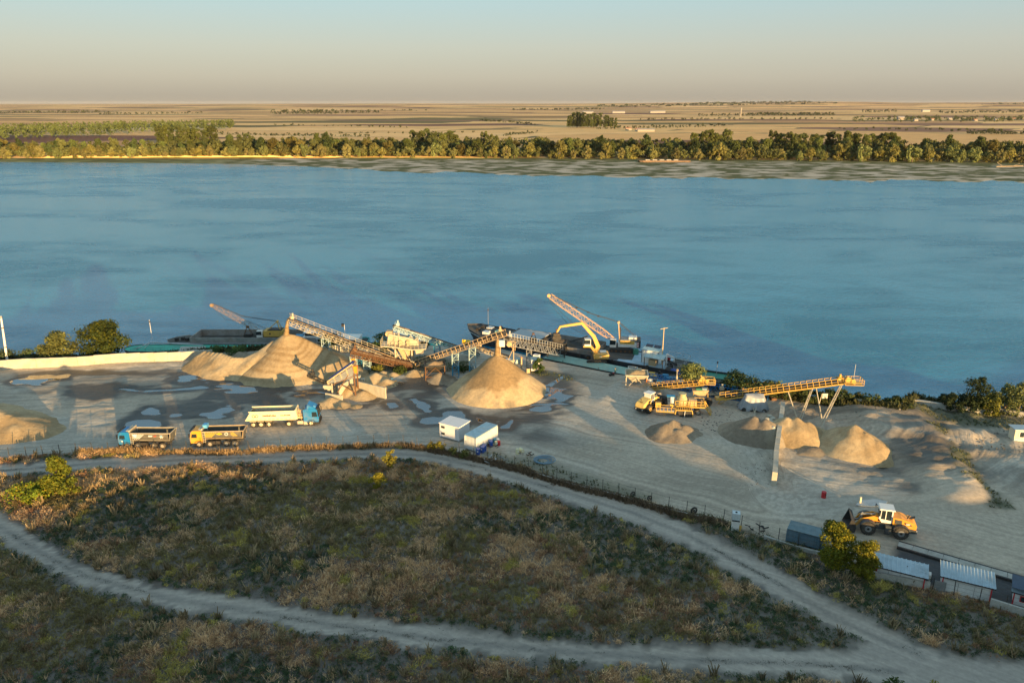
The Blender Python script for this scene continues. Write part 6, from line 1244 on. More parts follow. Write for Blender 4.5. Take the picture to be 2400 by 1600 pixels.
# ================================================================ BOATS AND CRANES
M_HULL = mat('dark_hull', (.045, .05, .055), .6, .1, var=.3, scale=.5, dirt=(.14, .075, .045), dirt_amt=.6); M_HULLG = mat('grey_rusty_hull', (.27, .26, .24), .7, .1, var=.3, scale=.6, dirt=(.2, .09, .05), dirt_amt=.6)
M_DECKB = mat('pale_blue_deck', (.34, .50, .60), .5, var=.15, scale=.5, dirt=(.26, .27, .26), dirt_amt=.5); M_DECKD = mat('dark_deck', (.07, .07, .065), .8, var=.3, scale=.6, dirt=(.16, .13, .09), dirt_amt=.6); M_DECKG = mat('sea_green_deck', (.24, .42, .36), .6, var=.2, scale=.5, dirt=(.2, .22, .18), dirt_amt=.6)
M_WETS = sand_material('wet_cargo', (.13, .11, .085), (.085, .07, .055))
def hull(e, L, W, z0, z1, m, deck, bow=4.0, stern=1.0, sheer=.0, bul=.0, name='hull'):
    pts = [(-L/2, 0), (-L/2+bow*.35, W*.32), (-L/2+bow, W/2), (L/2-stern, W/2), (L/2, W*.38), (L/2, -W*.38), (L/2-stern, -W/2), (-L/2+bow, -W/2), (-L/2+bow*.35, -W*.32)]; n = len(pts)
    zt = lambda x: z1+sheer*max(0, (-x-L/2+bow*1.8)/(bow*1.8))
    q = MB().use(m); v = [(x*.97+(0 if x > -L/2+bow else bow*.25), y*.9, z0) for x, y in pts]+[(x, y, zt(x)+bul) for x, y in pts]+[(x*.992, y*.95, zt(x)+bul) for x, y in pts]+[(x*.992, y*.95, zt(x)) for x, y in pts]
    f = [tuple(range(n))[::-1]]
    for k in range(3): f += [(k*n+i, k*n+(i+1) % n, (k+1)*n+(i+1) % n, (k+1)*n+i) for i in range(n)]
    q.add(v, f); h = q.obj(name, e); q = MB().use(deck); q.add([(x*.992, y*.95, zt(x)) for x, y in pts], [tuple(range(n))]); q.obj('deck', e); return h
def rails(e, pts, h=1.0, m=M_GALV, r=.04, name='railing', step=1.6):
    q = MB().use(m)
    for a, b in zip(pts, pts[1:]):
        a = Vector(a); b = Vector(b); n = max(1, int((b-a).length/step)); z = Vector((0, 0, h))
        for i in range(n+1): p = a.lerp(b, i/n); q.beam(p, p+z, r)
        q.beam(a+z, b+z, r); q.beam(a+z*.5, b+z*.5, r*.8)
    q.obj(name, e)
def mast(name, label, x, y, z, h, m=M_WHITE, arm=0.0, r=.07, rz=0.0):
    e = empty(name, (x, y, z), rz, label, 'mast'); MB().use(m).tube((0, 0, 0), (0, 0, h), r, r*.6, 8).obj('pole', e)
    q = MB().use(m if arm else M_DARKS); q.beam((-arm, 0, h*.98), (arm, 0, h*.98), .09) if arm else q.box((0, 0, h*.9), (.3, .2, .35)); q.obj('crossbar' if arm else 'lamp', e); return e
# --- left: green pontoon and long rusty barge
c = P(470, 812, -1.5); e = empty('green_pontoon', (c.x-1, 171.8, 0), .0, 'teal green work pontoon moored behind the left wall', 'pontoon')
hull(e, 34, 5.6, -3.6, -1.5, M_HULL, M_TEAL, 2.5, 1.0, bul=.12); rails(e, [(-14, -2.9, -1.5), (-5, -2.9, -1.5)], .9, M_DGREEN)
for x in (-13.5, -12.2, -9): MB().use(M_DARKS).box((x, .3, -1.9), (1.1, .6, .4)).obj('bollard', e)
q = MB().use(M_GALV); q.tube((-13.8, -.8, -1.4), (-11, 1.2, -.4), .12, n=6); q.tube((-11, 1.2, -.4), (2, .6, -.9), .13, n=6); q.tube((-13, -1.2, -1.8), (3, 1.6, -1.6), .1, n=6); q.tube((-11, 1.2, -.4), (-12.5, -.6, -1.9), .08, n=6); q.obj('gangway_pipes', e)
YB = 179.4; e = empty('long_barge', (-67, YB, 0), .0, 'long grey rusty barge behind the green pontoon carrying the left crane', 'barge')
hull(e, 40, 8.0, -3.8, -1.7, M_HULLG, M_DECKD, 4, 1.5, bul=.0)
q = MB().use(M_HULLG); q.box((3, -3.6, -.9), (31, .25, 1.6)); q.box((3, 3.6, -.9), (31, .25, 1.6)); q.box((-12.5, 0, -.9), (.25, 7.2, 1.6)); q.obj('hold_coaming', e)
MB().use(M_GALV).box((1, -3.95, -1.5), (36, .3, .35)).obj('rubbing_strip', e)
for i, x in enumerate((-17, -15.7, -14.4, -1.5, -.2, 12)): MB().use(M_DARKS).box((x, -1+.6*(i % 2), -1.3), (.8, .7, .7)).obj('winch', e)
m_ = P(347, 800, -1.5); mast('signal_mast', 'thin white signal mast with lamps at the left end of the barge', m_.x, YB, -1.7, 5.2)
# --- push boat behind the big heap
e = empty('push_boat', (-45.5, 178.6, 0), -.03, 'white push boat with turquoise hull half hidden behind the big heap', 'boat')
hull(e, 19, 5.6, -3.8, -1.9, mat('turquoise_hull', (.10, .42, .42), .5, var=.2), M_DECKD, 3, 1, bul=.4)
for (x, l, z0_, h_, nm) in ((-4.0, 5, -1.9, 1.6, 'deckhouse'), (4.5, 6, -1.9, 1.3, 'cabin')):
    MB().use(M_WHITE).box((x, 0, z0_+h_/2), (l, 4.6, h_)).obj(nm, e)
    for k in range(4): MB().use(M_GLASS).box((x-l/2+.9+k*l/4.4, -2.32, z0_+h_*.6), (.8, .06, .6)).obj('window', e)
MB().use(M_WHITE).box((-4.0, 0, .25), (3.8, 3.6, 1.1)).obj('wheelhouse', e); MB().use(M_GLASS).box((-4.0, -.05, .35), (3.6, 3.65, .6)).obj('wheelhouse_windows', e); MB().use(M_WHITE).box((-4.0, 0, .85), (4.4, 4.2, .12)).obj('roof', e); MB().use(M_BLUS).box((-7.9, 0, -1.1), (2.0, 2.6, 1.3)).obj('blue_deck_box', e)
mm = P(809, 792); e2 = empty('flag_pole', (QY(809, 790, 180).x, 180, -1.9), 0, 'white pole with a dark flag on the push boat', 'flag pole'); MB().use(M_WHITE).tube((0, 0, 0), (0, 0, 4.2), .06, n=6).obj('pole', e2); MB().use(M_DARKS).box((-.4, 0, 3.8), (.7, .04, .9)).obj('flag', e2)
e = empty('pile_driver_frame', (-20, 176, -2), 0, 'low teal work float beyond the short concrete wall', 'pontoon'); hull(e, 9, 4, -1.6, .1, M_HULL, M_TEAL, 1.5, .5); rails(e, [(-3.5, -1.8, .1), (3.5, -1.8, .1)], .9, M_BLUS)
# --- lattice boom crane
def tri(q, a, b, w): q.beam(a, b, w)
def boom(e, A, B, w0, wm, n, m, r=.06, name='lattice_boom', nose=True):
    A = Vector(A); B = Vector(B); d = B-A; L = d.length; d /= L; s = d.cross(Vector((0, 0, 1))).normalized(); u = s.cross(d).normalized()
    q = MB().use(m); W = lambda t: w0+(wm-w0)*min(1, t/.18)*(1 if t < .85 else 1-(t-.85)/.15*.55); ring = []
    for i in range(n+1): t = i/n; w = W(t)/2; c = A+d*L*t; ring.append([c-s*w-u*w, c+s*w-u*w, c+s*w+u*w, c-s*w+u*w])
    for a, b in zip(ring, ring[1:]):
        for k in range(4): q.beam(a[k], b[k], r*1.5)
    for i in range(n):
        for k in range(4): q.beam(ring[i][k], ring[i+1][(k+1) % 4] if i % 2 else ring[i+1][k-1], r)
        for k in range(4): q.beam(ring[i][k], ring[i][(k+1) % 4], r*.8)
    q.obj(name, e)
    if nose:
        q = MB().use(m); q.tube(B-s*.35+d*.4-u*.1, B+s*.25+d*.3-u*.1, .42, n=14); q.beam(B, B+d*.5, .5); q.obj('boom_head', e)
    return s, u, d
def crawler(e, L=5.5, W=4.2, z=0.0, m=M_DARKS, h=1.0):
    for s in (-1, 1):
        q = MB().use(m); q.prism([(-L/2, .5*h), (-L/2+.4, 0), (L/2-.4, 0), (L/2, .5*h), (L/2-.4, h), (-L/2+.4, h)], s*W/2-.4, s*W/2+.4); t = q.obj('crawler_track', e)
        q = MB().use(M_RUST)
        for k in range(6): q.tube((-L/2+.6+k*(L-1.2)/5, s*W/2-.44, .42*h), (-L/2+.6+k*(L-1.2)/5, s*W/2+.44, .42*h), .26*h, n=10)
        q.obj('track_rollers', t)
    MB().use(m).box((0, 0, .75*h), (L*.5, W-.6, .5)).obj('car_body', e)
def clamshell(name, label, c, m=M_DARKS, s=1.0, rods=True):
    e = empty(name, c, .1, label, 'grab bucket')
    for k in (-1, 1): q = MB().use(m); q.prism([(0, .2*s), (k*1.0*s, .25*s), (k*1.1*s, -.5*s), (k*.1*s, -1.0*s), (0, -.9*s)], -.85*s, .85*s); q.obj('bucket_shell', e)
    if rods:
        q = MB().use(M_RUST)
        for x in (-.9, .9):
            for y in (-.5, .5): q.beam((x*s, y*s, .2*s), (x*.25*s, y*.4*s, 1.9*s), .1)
        q.box((0, 0, 2.0*s), (.7*s, .7*s, .5*s)); q.obj('grab_rods', e)
    else: q = MB().use(m); q.box((0, 0, .5*s), (1.6*s, 1.0*s, .7*s)); q.obj('grab_head', e)
    return e
o = QY(636, 800, YB); o.z = -1.7+.1; e = empty('crawler_crane', (o.x, YB, -1.55), 0, 'tan lattice boom crawler crane on the long barge at the left', 'crane'); O = Vector((o.x, YB, -1.55))
crawler(e, 5.5, 4.0, h=.8); M_CRT = mat('crane_tan', (.27, .19, .11), .6, var=.15, dirt=(.25, .17, .1)); M_CRY = mat('crane_yellow', (.62, .38, .08), .5, var=.1, dirt=(.35, .25, .12))
MB().use(M_CRY).box((1.0, 0, 1.75), (4.6, 2.8, 1.5)).obj('machine_house', e); MB().use(M_DARKS).box((1.4, 0, 2.6), (3.4, 2.2, .3)).obj('roof_gear', e); MB().use(M_DARKS).box((.3, -1.41, 1.8), (.4, .04, .4)).obj('side_vent', e)
MB().use(M_WHITE).box((-2.3, -.9, 1.7), (1.5, 1.2, 1.6)).obj('cab', e); MB().use(M_GLASS).box((-2.45, -.92, 1.95), (1.35, 1.22, .9)).obj('cab_window', e)
tip = QY(500, 716, YB)-O; ft = Vector((-2.2, .2, 1.7)); boom(e, ft, tip, .5, .95, 14, M_CRT, .032)
g = QY(650, 753, YB)-O; q = MB().use(M_CRY)
for y in (-.8, .8): q.beam((2.9, y, 2.3), (g.x, y*.5, g.z), .18); q.beam((-.6, y, 2.4), (g.x, y*.5, g.z), .16)
q.tube((g.x, -.5, g.z), (g.x, .5, g.z), .22, n=8); q.obj('gantry', e)
q = MB().use(M_DARKS)
for y in (-.3, .3): mid = Vector((g.x, y, g.z)).lerp(tip, .55)-Vector((0, 0, .9)); q.path([Vector((g.x, y, g.z)), mid, tip+Vector((0, y, .4))], .045); q.path([ft+Vector((1.2, y, .9)), ft.lerp(tip, .3)+Vector((0, y, .9))], .04)
q.path([tip+Vector((-.3, 0, -.3)), tip+Vector((2.6, 0, -3.6)), QY(583, 765, YB)-O+Vector((-2.2, 0, 1.4)), QY(583, 765, YB)-O], .035); q.obj('cables', e)
clamshell('grab_bucket', 'dark clamshell grab hanging from the left crane on red rods', QY(582, 783, YB)+Vector((0, 0, 0)), s=.95)
# --- right: cargo ship alongside, green pontoon by the quay
RZ = math.radians(-29.5); ux = Vector((math.cos(RZ), math.sin(RZ), 0)); vx = Vector((-math.sin(RZ), math.cos(RZ), 0))
bow = P(1078, 800, -3.0); st = P(1596, 888, -3.0); ship_c = (bow+st)/2+vx*4.2; Ls = (st-bow).length+1; RZ = math.atan2(st.y-bow.y, st.x-bow.x)+.0
ux = Vector((math.cos(RZ), math.sin(RZ), 0)); vx = Vector((-math.sin(RZ), math.cos(RZ), 0))
e = empty('cargo_ship', (ship_c.x, ship_c.y, 0), RZ, 'long dark river cargo ship moored along the quay with open sand hold', 'ship'); SH = e
hull(e, Ls, 9.4, -4.0, -1.6, M_HULL, M_DECKD, 6.5, 1.5, sheer=1.9, bul=.3)
def sl(x, y, z): return Vector((ship_c.x, ship_c.y, 0))+ux*x+vx*y+Vector((0, 0, z))
def to_ship(p): d = p-Vector((ship_c.x, ship_c.y, 0)); return Vector((d.dot(ux), d.dot(vx), p.z))
xa = to_ship(P(1160, 805, -.5)).x; xb = to_ship(P(1395, 825, -.5)).x
q = MB().use(M_HULLG); q.box(((xa+xb)/2, -3.9, -.6), (xb-xa, .2, 1.3)); q.box(((xa+xb)/2, 3.9, -.5), (xb-xa, .2, 1.5)); q.box((xa, 0, -.6), (.2, 7.8, 1.3)); q.box((xb, 0, -.6), (.2, 7.8, 1.3)); q.obj('hold_coaming', e)
xs = np.linspace(xa+.2, xb-.2, 60); ys = np.linspace(-3.7, 3.7, 20); X, Y = np.meshgrid(xs, ys); X = X.ravel(); Y = Y.ravel()
Z = -1.0+1.2*sst(.35, .8, fbm(X*.2, Y*.3, 77, 3))*np.clip(1-abs(Y)/4.2, 0, 1)**.5+(fbm(X, Y, 3)-.5)*.2; link('sand_cargo', np_mesh('sand_cargo', np.stack([X, Y, Z], 1), grid_faces(60, 20), [M_WETS], True, np.full((len(X), 3), .5)), e)
xm = to_ship(P(1215, 800, 0)).x; MB().use(mat('hatch_grey', (.36, .38, .38), .5, var=.1)).box((xm, .3, .12), (8.5, 7.6, .15)).obj('hatch_cover', e)
q = MB().use(M_WHITE)
for s in (-1, 1): q.beam((-Ls/2+6.5, s*4.72, -.75), (-Ls/2+2.2, s*3.1, -.2), .05, .12); q.beam((-Ls/2+2.2, s*3.1, -.2), (-Ls/2+.1, 0, .2), .05, .12)
q.obj('white_stripe', e)
for x, y in ((-Ls/2+6.0, 1.8), (-Ls/2+7.0, -2), (-Ls/2+9.5, 0)): MB().use(M_DECKG if x > -Ls/2+9 else M_WHITE).box((x, y, -.5), (1.5, 1.6, 1.2)).obj('deck_locker', e)
for x, y in ((-Ls/2+4, -1), (-Ls/2+4.2, 1.2), (-Ls/2+8.4, 2.6)): MB().use(M_DARKS).tube((x, y-.5, 0), (x, y+.5, 0), .45, n=12).obj('anchor_winch', e)
for y in (-4.75, 4.75):
    for k in range(5): MB().use(M_TYRE).tube((xa+4+k*8.3, y-.12, -1.3), (xa+4+k*8.3, y+.12, -1.3), .42, n=14).obj('tyre_fender', e)
# blue working deck aft
xc0 = xb+.3; xc1 = Ls/2-4.5; MB().use(M_DECKB).box(((xc0+xc1)/2, .2, -1.38), (xc1-xc0, 8.6, .25)).obj('blue_deck', e); MB().use(M_DECKD).box((xc0+3.0, -2.2, -1.24), (5.0, 3.2, .04)).obj('sand_patch', e)
rails(e, [(Ls/2-6, 4.2, -.9), (Ls/2-.8, 3.4, -.9), (Ls/2-.6, -3.4, -.9), (Ls/2-6, -4.2, -.9)], 1.1, M_GALV)
mp1 = to_ship(P(1112, 790, -.6)); w = sl(mp1.x, 1.0, -.4); e2 = mast('bow_mast', 'thin grey mast on the bow of the cargo ship', w.x, w.y, -.6, 6.0, M_GREYS, 0)
# wheelhouse
wp = to_ship(P(1516, 846, -.8)); e = empty('ship_wheelhouse', sl(wp.x+.6, wp.y+1.6, -1.25), RZ, 'white wheelhouse cabin with dark trim and two solar panels on its roof', 'wheelhouse')
MB().use(M_WHITE).box((0, 0, 1.5), (3.8, 3.0, 3.0)).obj('cabin', e); MB().use(M_LBLU).box((0, 0, 3.06), (4.1, 3.3, .12)).obj('roof', e)
q = MB().use(M_BLACK)
for x in (-1.92, 1.92): q.box((x, -1.52, 1.5), (.09, .09, 3.05))
q.box((0, -1.53, 3.0), (3.9, .08, .1)); q.obj('corner_trim', e); MB().use(M_DARKS).box((-.1, -1.53, 2.2), (1.5, .06, .4)).obj('name_board', e); text_part('DERETO', .26, side_M(-.1, -1.575, 2.2), M_WHITE, e)
for x in (-1.0, .9): MB().use(mat('solar_panel', (.01, .015, .04), .2, var=.1, spec=.6)).box((x, 1.1, 3.35), (1.6, 1.0, .06), 0, Matrix.Rotation(.35, 3, 'X')).obj('solar_panel', e)
w = sl(wp.x+3.2, wp.y+1.0, -.9); mast('radar_mast', 'tall yellowish mast with crossbar beside the white wheelhouse', w.x, w.y, -1.3, 8.6, mat('mast_cream', (.6, .45, .22), .6), 1.0, .13, .5)
e = empty('red_life_ring_rack', sl(wp.x+4.6, wp.y+1.2, -1.3), RZ, 'red lifebuoy box behind the wheelhouse on the stern deck', 'lifebuoy'); MB().use(M_RED).tube((0, -.2, 1.6), (0, .1, 1.6), .55, n=14).obj('ring', e); MB().use(M_GALV).beam((0, 0, 0), (0, 0, 2.0), .08).obj('post', e)
dp = P(1491, 828, -.9); MB_ = empty('deck_tank', (dp.x, dp.y+.5, -1.25), RZ, 'dark green tank with black hose on the blue ship deck', 'tank'); MB().use(M_DGREEN).tube((0, 0, 0), (0, 0, 1.2), .65, n=12).obj('tank', MB_); q = MB().use(M_BLACK)
q.path([Vector((-2.0+.3*i, .5*math.sin(i*.9), 1.2+.1*math.sin(i))) for i in range(8)], .07); q.obj('hose', MB_)
# awning and stern gear
ap = to_ship(P(1528, 862, -1.2)); e = empty('stern_awning', sl(ap.x, -3.2, -1.3), RZ, 'pale blue awning roof over the dark machinery beside the wheelhouse', 'awning'); MB().use(M_LBLU).box((0, 0, 2.3), (4.6, 2.6, .12), 0, Matrix.Rotation(.12, 3, 'X')).obj('awning_roof', e)
for x in (-2.1, 2.1):
    for y in (-1.1, 1.1): MB().use(M_RUST).beam((x, y, 0), (x, y, 2.25), .12).obj('post', e)
MB().use(M_TAN).box((-.5, 0, .7), (1.6, 1.2, 1.4)).obj('pump_block', e)
e = empty('anchor_winch_unit', sl(ap.x+4.2, -3.4, -1.0), RZ, 'jumble of dark winch gear and white frame right of the awning', 'winch'); q = MB().use(M_DARKS)
for k in range(7): q.tube((rnd.uniform(-1.5, 1.5), rnd.uniform(-1, 1), .3+rnd.random()), (rnd.uniform(-1.5, 1.5), rnd.uniform(-1, 1), .3+rnd.random()), .25, n=8)
q.obj('gear', e); q = MB().use(M_WHITE); q.beam((-1.5, 0, 0), (-1.5, 0, 3.0), .25); q.beam((-1.5, 0, 3), (.2, 0, 2.4), .16); q.beam((.2, 0, 0), (.2, 0, 2.4), .14); q.obj('white_frame', e); q = MB().use(M_GALV); q.tube((-2.2, -.3, 1.6), (-2.2, .3, 1.6), .45, n=12); q.obj('drum', e)
q = MB().use(M_LBLU); A = sl(ap.x+2.0, -2.2, 1.0); q.path([Vector((0, 0, 0)), ux*7+Vector((0, 0, -.3)), ux*10+vx*-1+Vector((0, 0, -1.2))], .14, 6); ob = q.obj('stern_boom_pipe'); ob.location = A; tag(ob, 'pale blue pipe boom reaching right over the stern', 'pipe')
# Long green pontoon at the quay
a = P(1272, 842, -1.4); b = P(1470, 882, -1.4); c2 = P(1640, 905, -1.4)
def pontoon(name, label, a, b, W, m, deck, z1=-1.15, off=None, cat='pontoon'):
    L = (b-a).length; rz = math.atan2(b.y-a.y, b.x-a.x); n = Vector((-math.sin(rz), math.cos(rz), 0)); c = (a+b)/2+n*W/2; e = empty(name, (c.x, c.y, 0), rz, label, cat)
    MB().use(m).prism([(-L/2, -3.6), (L/2, -3.6), (L/2+.6, z1), (-L/2-.6, z1)], -W/2, W/2).obj('hull', e); MB().use(deck).box((0, 0, z1+.03), (L, W-.3, .08)).obj('deck', e)
    MB().use(M_BLACK).box((0, -W/2-.08, z1-.15), (L+1, .18, .35)).obj('rubbing_strip', e); return e, L, W
e, L_, W_ = pontoon('quay_pontoon', 'dark edged pale green quay pontoon carrying the yellow excavator', a, b, 4.6, M_HULL, M_DECKG)
for k in range(4): MB().use(M_RED).tube((-L_/2+5+k*4.5, -W_/2-.2, -1.7), (-L_/2+5+k*4.5, -W_/2+.1, -1.7), .28, n=10).obj('red_fender', e) if k % 2 else MB().use(M_DARKS).tube((-L_/2+5+k*4.5, -W_/2+.5, -1.4), (-L_/2+5+k*4.5, -W_/2+.5, -1.0), .16, n=8).obj('bollard', e)
e, L_, W_ = pontoon('work_pontoon', 'dark cluttered pontoon between the quay pontoon and the willow bush', b+Vector((.5, 0, 0)), c2, 5.0, M_HULL, M_DECKD, -1.5)
cl = [('tan_crate', M_TAN, 'box'), ('grey_drum', M_GREYS, 'tube'), ('yellow_board', M_YELS, 'board'), ('cable_reel', M_DARKS, 'tube'), ('blue_boat_cover', M_BLUS, 'box'), ('pump', M_GREYS, 'box'), ('red_can', M_RED, 'tube'), ('rusty_plate', M_RUST, 'board'), ('pipe_bundle', M_GALV, 'pipes')]
w0 = b+Vector((.5, 0, 0)); du_ = (c2-w0).normalized(); nv_ = Vector((-du_.y, du_.x, 0)); Lw = (c2-w0).length; rzp = math.atan2(du_.y, du_.x)
words = ['near the left end of the cluttered pontoon', 'beside the white sign on the cluttered pontoon', 'leaning at the back of the cluttered pontoon', 'at mid length of the cluttered pontoon', 'at the right end of the cluttered pontoon', 'in front of the awning on the cluttered pontoon', 'at the quay edge of the cluttered pontoon', 'lying across the middle of the cluttered pontoon', 'under the stern of the cargo ship']
cnt = 0
for k in range(18):
    nm, mm_, sh = cl[k % 9]; t = (.06+.105*(k % 9)+(.05 if k > 8 else 0)); pp = w0+du_*Lw*t+nv_*rnd.uniform(.6, 4.2)+Vector((0, 0, -1.45)); s = rnd.uniform(.7, 1.2); q = MB().use(mm_)
    if sh == 'box': q.box((0, 0, .35*s), (1.5*s, .9*s, .7*s), rnd.uniform(-.3, .3))
    elif sh == 'tube': q.tube((0, 0, 0), (0, 0, .8*s), .32*s, n=12)
    elif sh == 'board': q.box((0, 0, .3*s), (1.6*s, .8*s, .08), 0, Matrix.Rotation(.5, 3, 'X'))
    else: [q.tube((-1.4, .14*j, .12), (1.4, .14*j+.1, .12), .06, n=6) for j in range(4)]
    ob = q.obj(nm); ob.location = (pp.x, pp.y, -1.43); ob.rotation_euler[2] = rzp; tag(ob, ('larger ' if s > .95 else 'small ')+nm.replace('_', ' ')+' '+words[k % 9]+(' further back' if k > 8 else ''), nm.split('_')[-1])
sp = P(1484, 866, -.6); e = empty('white_sign_board', (sp.x, sp.y+.5, -1.45), rzp, 'long white board with dark lettering on the cluttered pontoon', 'sign'); MB().use(M_WHITE).box((0, 0, 1.0), (2.2, .08, .8)).obj('board', e); text_part('POCTPON', .36, side_M(0, -.06, 1.12), M_BLACK, e); text_part('RUSE', .2, side_M(.2, -.06, .78), M_BLACK, e)
for x in (-.9, .9): MB().use(M_DARKS).beam((x, .05, 0), (x, .05, .9), .08).obj('post', e)
# Yellow excavator on the quay pontoon
o = P(1398, 851, -1.35); YE = o.y+1.6; e = empty('material_handler', (o.x, YE, -1.36), 0, 'yellow long reach excavator with raised boom standing on the green pontoon', 'excavator'); O = Vector((o.x, YE, -1.36))
crawler(e, 4.6, 3.4, h=.85)
M_EXY = mat('excavator_yellow', (.60, .37, .10), .45, var=.08, dirt=(.4, .28, .12), dirt_amt=.4)
q = MB().use(M_EXY); q.prism([(-.6, .95), (2.6, .95), (2.9, 1.2), (2.85, 2.0), (2.4, 2.15), (-.6, 1.95)], -1.4, 1.2); q.obj('machine_body', e); MB().use(M_WHITE).box((1.6, .2, 2.25), (1.4, 1.2, .25)).obj('engine_cover', e)
text_part('LIE', .4, side_M(.9, -1.42, 1.5), M_WHITE, e)
pt = lambda a, b: QY(a, b, YE)-O
A0 = Vector((-.3, .1, 1.5)); k1 = pt(1398, 815); k2 = pt(1389, 786); k3 = pt(1364, 757); k4 = pt(1313, 765); k5 = pt(1306, 777)
def limb(name, pts, ws, m, par):
    q = MB().use(m)
    for (a, b), (wa, wb) in zip(zip(pts, pts[1:]), zip(ws, ws[1:])):
        a, b, d, r, u = q.frame(a, b); w = .28
        q.hexa([a-r*w-u*wa, a+r*w-u*wa, b+r*w-u*wb, b-r*w-u*wb, a-r*w+u*wa, a+r*w+u*wa, b+r*w+u*wb, b-r*w+u*wb]); q.tube(b-r*w*1.05, b+r*w*1.05, wb*1.05, n=10)
    return q.obj(name, par)
limb('boom', [A0, pt(1402, 812), pt(1392, 788), k3], [.32, .46, .4, .28], M_EXY, e); limb('stick', [k3, pt(1325, 763), k4, k5], [.3, .24, .2, .14], M_EXY, e)
q = MB().use(M_DARKS); q.tube(A0+Vector((-.8, -.1, .3)), pt(1390, 806), .14, n=8); q.tube(pt(1396, 795), pt(1372, 762)+Vector((0, 0, -.3)), .12, n=8); q.obj('hydraulic_rams', e)
cc_ = pt(1377, 801); MB().use(M_WHITE).box(cc_, (1.4, 1.4, 1.5)).obj('cab', e); MB().use(M_GLASS).box(cc_+Vector((-.08, -.03, .15)), (1.3, 1.42, 1.0)).obj('cab_window', e); MB().use(M_EXY).box(cc_+Vector((0, 0, -.95)), (2.0, 1.4, .3)).obj('cab_platform', e); q = MB().use(M_EXY); q.beam(cc_+Vector((.6, 0, -1)), A0+Vector((.5, -.8, .2)), .25); q.beam(cc_+Vector((.9, 0, -1)), A0+Vector((1.0, -.8, .2)), .2); q.obj('cab_riser', e)
hp = P(1312, 842, -1.4); HY = hp.y+2.0; hx_p = QY(1306, 800, HY)
e = hopper('barge_hopper', 'dark steel hopper on tall legs heaped with sand beside the cargo ship', Vector((hx_p.x, HY, -1.4)), 4.2, 3.4, hx_p.z+1.4, hx_p.z-.8, M_DARKS, M_DARKS, M_WETS, -.2)
clamshell('excavator_grab', 'grey clamshell grab closed just above the barge hopper', QY(1304, 787, HY)+Vector((0, 0, -.1)), M_DARKS, .95, False)
q = MB().use(M_RUST); q.tube((0, 0, 0), (0, 0, 1.3), .14, n=8); ob = q.obj('grab_link'); ob.location = QY(1304, 783, HY); tag(ob, 'rusty vertical link joining the excavator arm to its grab', 'link')
e = empty('deck_gearbox', P(1358, 810, -.6), RZ, 'dark inclined ladder frame and pump on the far side of the deck', 'machinery'); q = MB().use(M_DARKS); q.beam((-3, .5, .3), (1.5, .8, 2.2), .2); q.beam((-3, 1.3, .3), (1.5, 1.6, 2.2), .2)
for k in range(8): q.beam((-3+.6*k, .5+.04*k, .3+.25*k), (-3+.6*k, 1.3+.04*k, .3+.25*k), .08)
q.obj('ladder_frame', e); MB().use(M_GREYS).box((1.5, .8, .7), (1.6, 1.4, 1.4)).obj('pump_housing', e)
# heap and grab on the ship hold
clamshell('spare_grab', 'small dark grab lying on the sand in the ship hold', P(1250, 800, .2)+Vector((0, 0, .6)), M_RUST, .7)
# Big crane on the ship
o = P(1462, 824, -1.2); e = empty('duty_cycle_crane', (o.x, o.y+1.5, -1.22), math.radians(-8), 'white and yellow crawler crane with long salmon lattice boom on the cargo ship', 'crane'); O = Vector((o.x, o.y+1.5, -1.22)); YC = O.y
crawler(e, 6.5, 4.2, h=1.0); iR = Matrix.Rotation(math.radians(8), 3, 'Z')
MB().use(M_WHITE).box((1.2, 0, 1.75), (4.8, 3.2, 1.2)).obj('house_lower', e); MB().use(M_ORANGE if 0 else M_CRY).box((.9, -1.62, 2.35), (3.4, .1, .8)).obj('orange_panel', e); MB().use(M_WHITE).box((.9, -1.66, 1.55), (3.4, .06, .6)).obj('white_panel', e); MB().use(M_GREYS).box((1.0, .1, 2.6), (4.2, 2.9, .6)).obj('engine_deck', e); MB().use(M_WHITE).box((2.2, .2, 3.1), (1.9, 1.8, .6)).obj('exhaust_box', e)
text_part('LIEBHERR', .34, side_M(1.0, -1.69, 2.4), M_BLACK, e)
MB().use(M_DARKS).box((3.6, 0, 2.0), (.9, 3.4, 1.8)).obj('counterweight', e); q = MB().use(M_WHITE); q.box((3.4, -1.72, 1.9), (.4, .05, 1.3)); q.obj('warning_strip', e); q = MB().use(M_RED)
for k in range(3): q.box((3.4, -1.75, 1.5+.42*k), (.4, .03, .2))
q.obj('red_stripes', e)
MB().use(M_WHITE).box((-2.4, -1.1, 2.0), (1.5, 1.2, 1.9)).obj('cab', e); MB().use(M_GLASS).box((-2.5, -1.12, 2.25), (1.36, 1.22, 1.1)).obj('cab_window', e)
rails(e, [(-.8, -1.5, 2.9), (3, -1.5, 2.9)], .7, M_DARKS, name='roof_railing')
loc = lambda a, b: iR @ (QY(a, b, YC)-O)
M_SALM = mat('salmon_boom', (.60, .36, .16), .5, var=.1, dirt=(.4, .22, .12)); tip = loc(1290, 694); ft = Vector((-2.0, .3, 2.2)); s_, u_, d_ = boom(e, ft, tip, .7, 1.35, 16, M_SALM, .045)
g = loc(1450, 755); q = MB().use(M_TAN)
for y in (-.45, .45): q.beam((-.9, y, 2.4), (g.x, y*.6+g.y, g.z), .2)
q.tube((g.x, g.y-.5, g.z), (g.x, g.y+.5, g.z), .3, n=10); q.obj('gantry_mast', e)
q = MB().use(M_DARKS)
for y in (-.35, .35): q.beam((-.8, y, 2.4), (-.85, y, 5.4), .34); q.beam((3.4, y*2, 3.0), (g.x, y, g.z), .08); q.path([Vector((g.x, y, g.z)), Vector((g.x, y, g.z)).lerp(tip, .4)-Vector((0, 0, .5)), tip+Vector((0, y, .4))], .05)
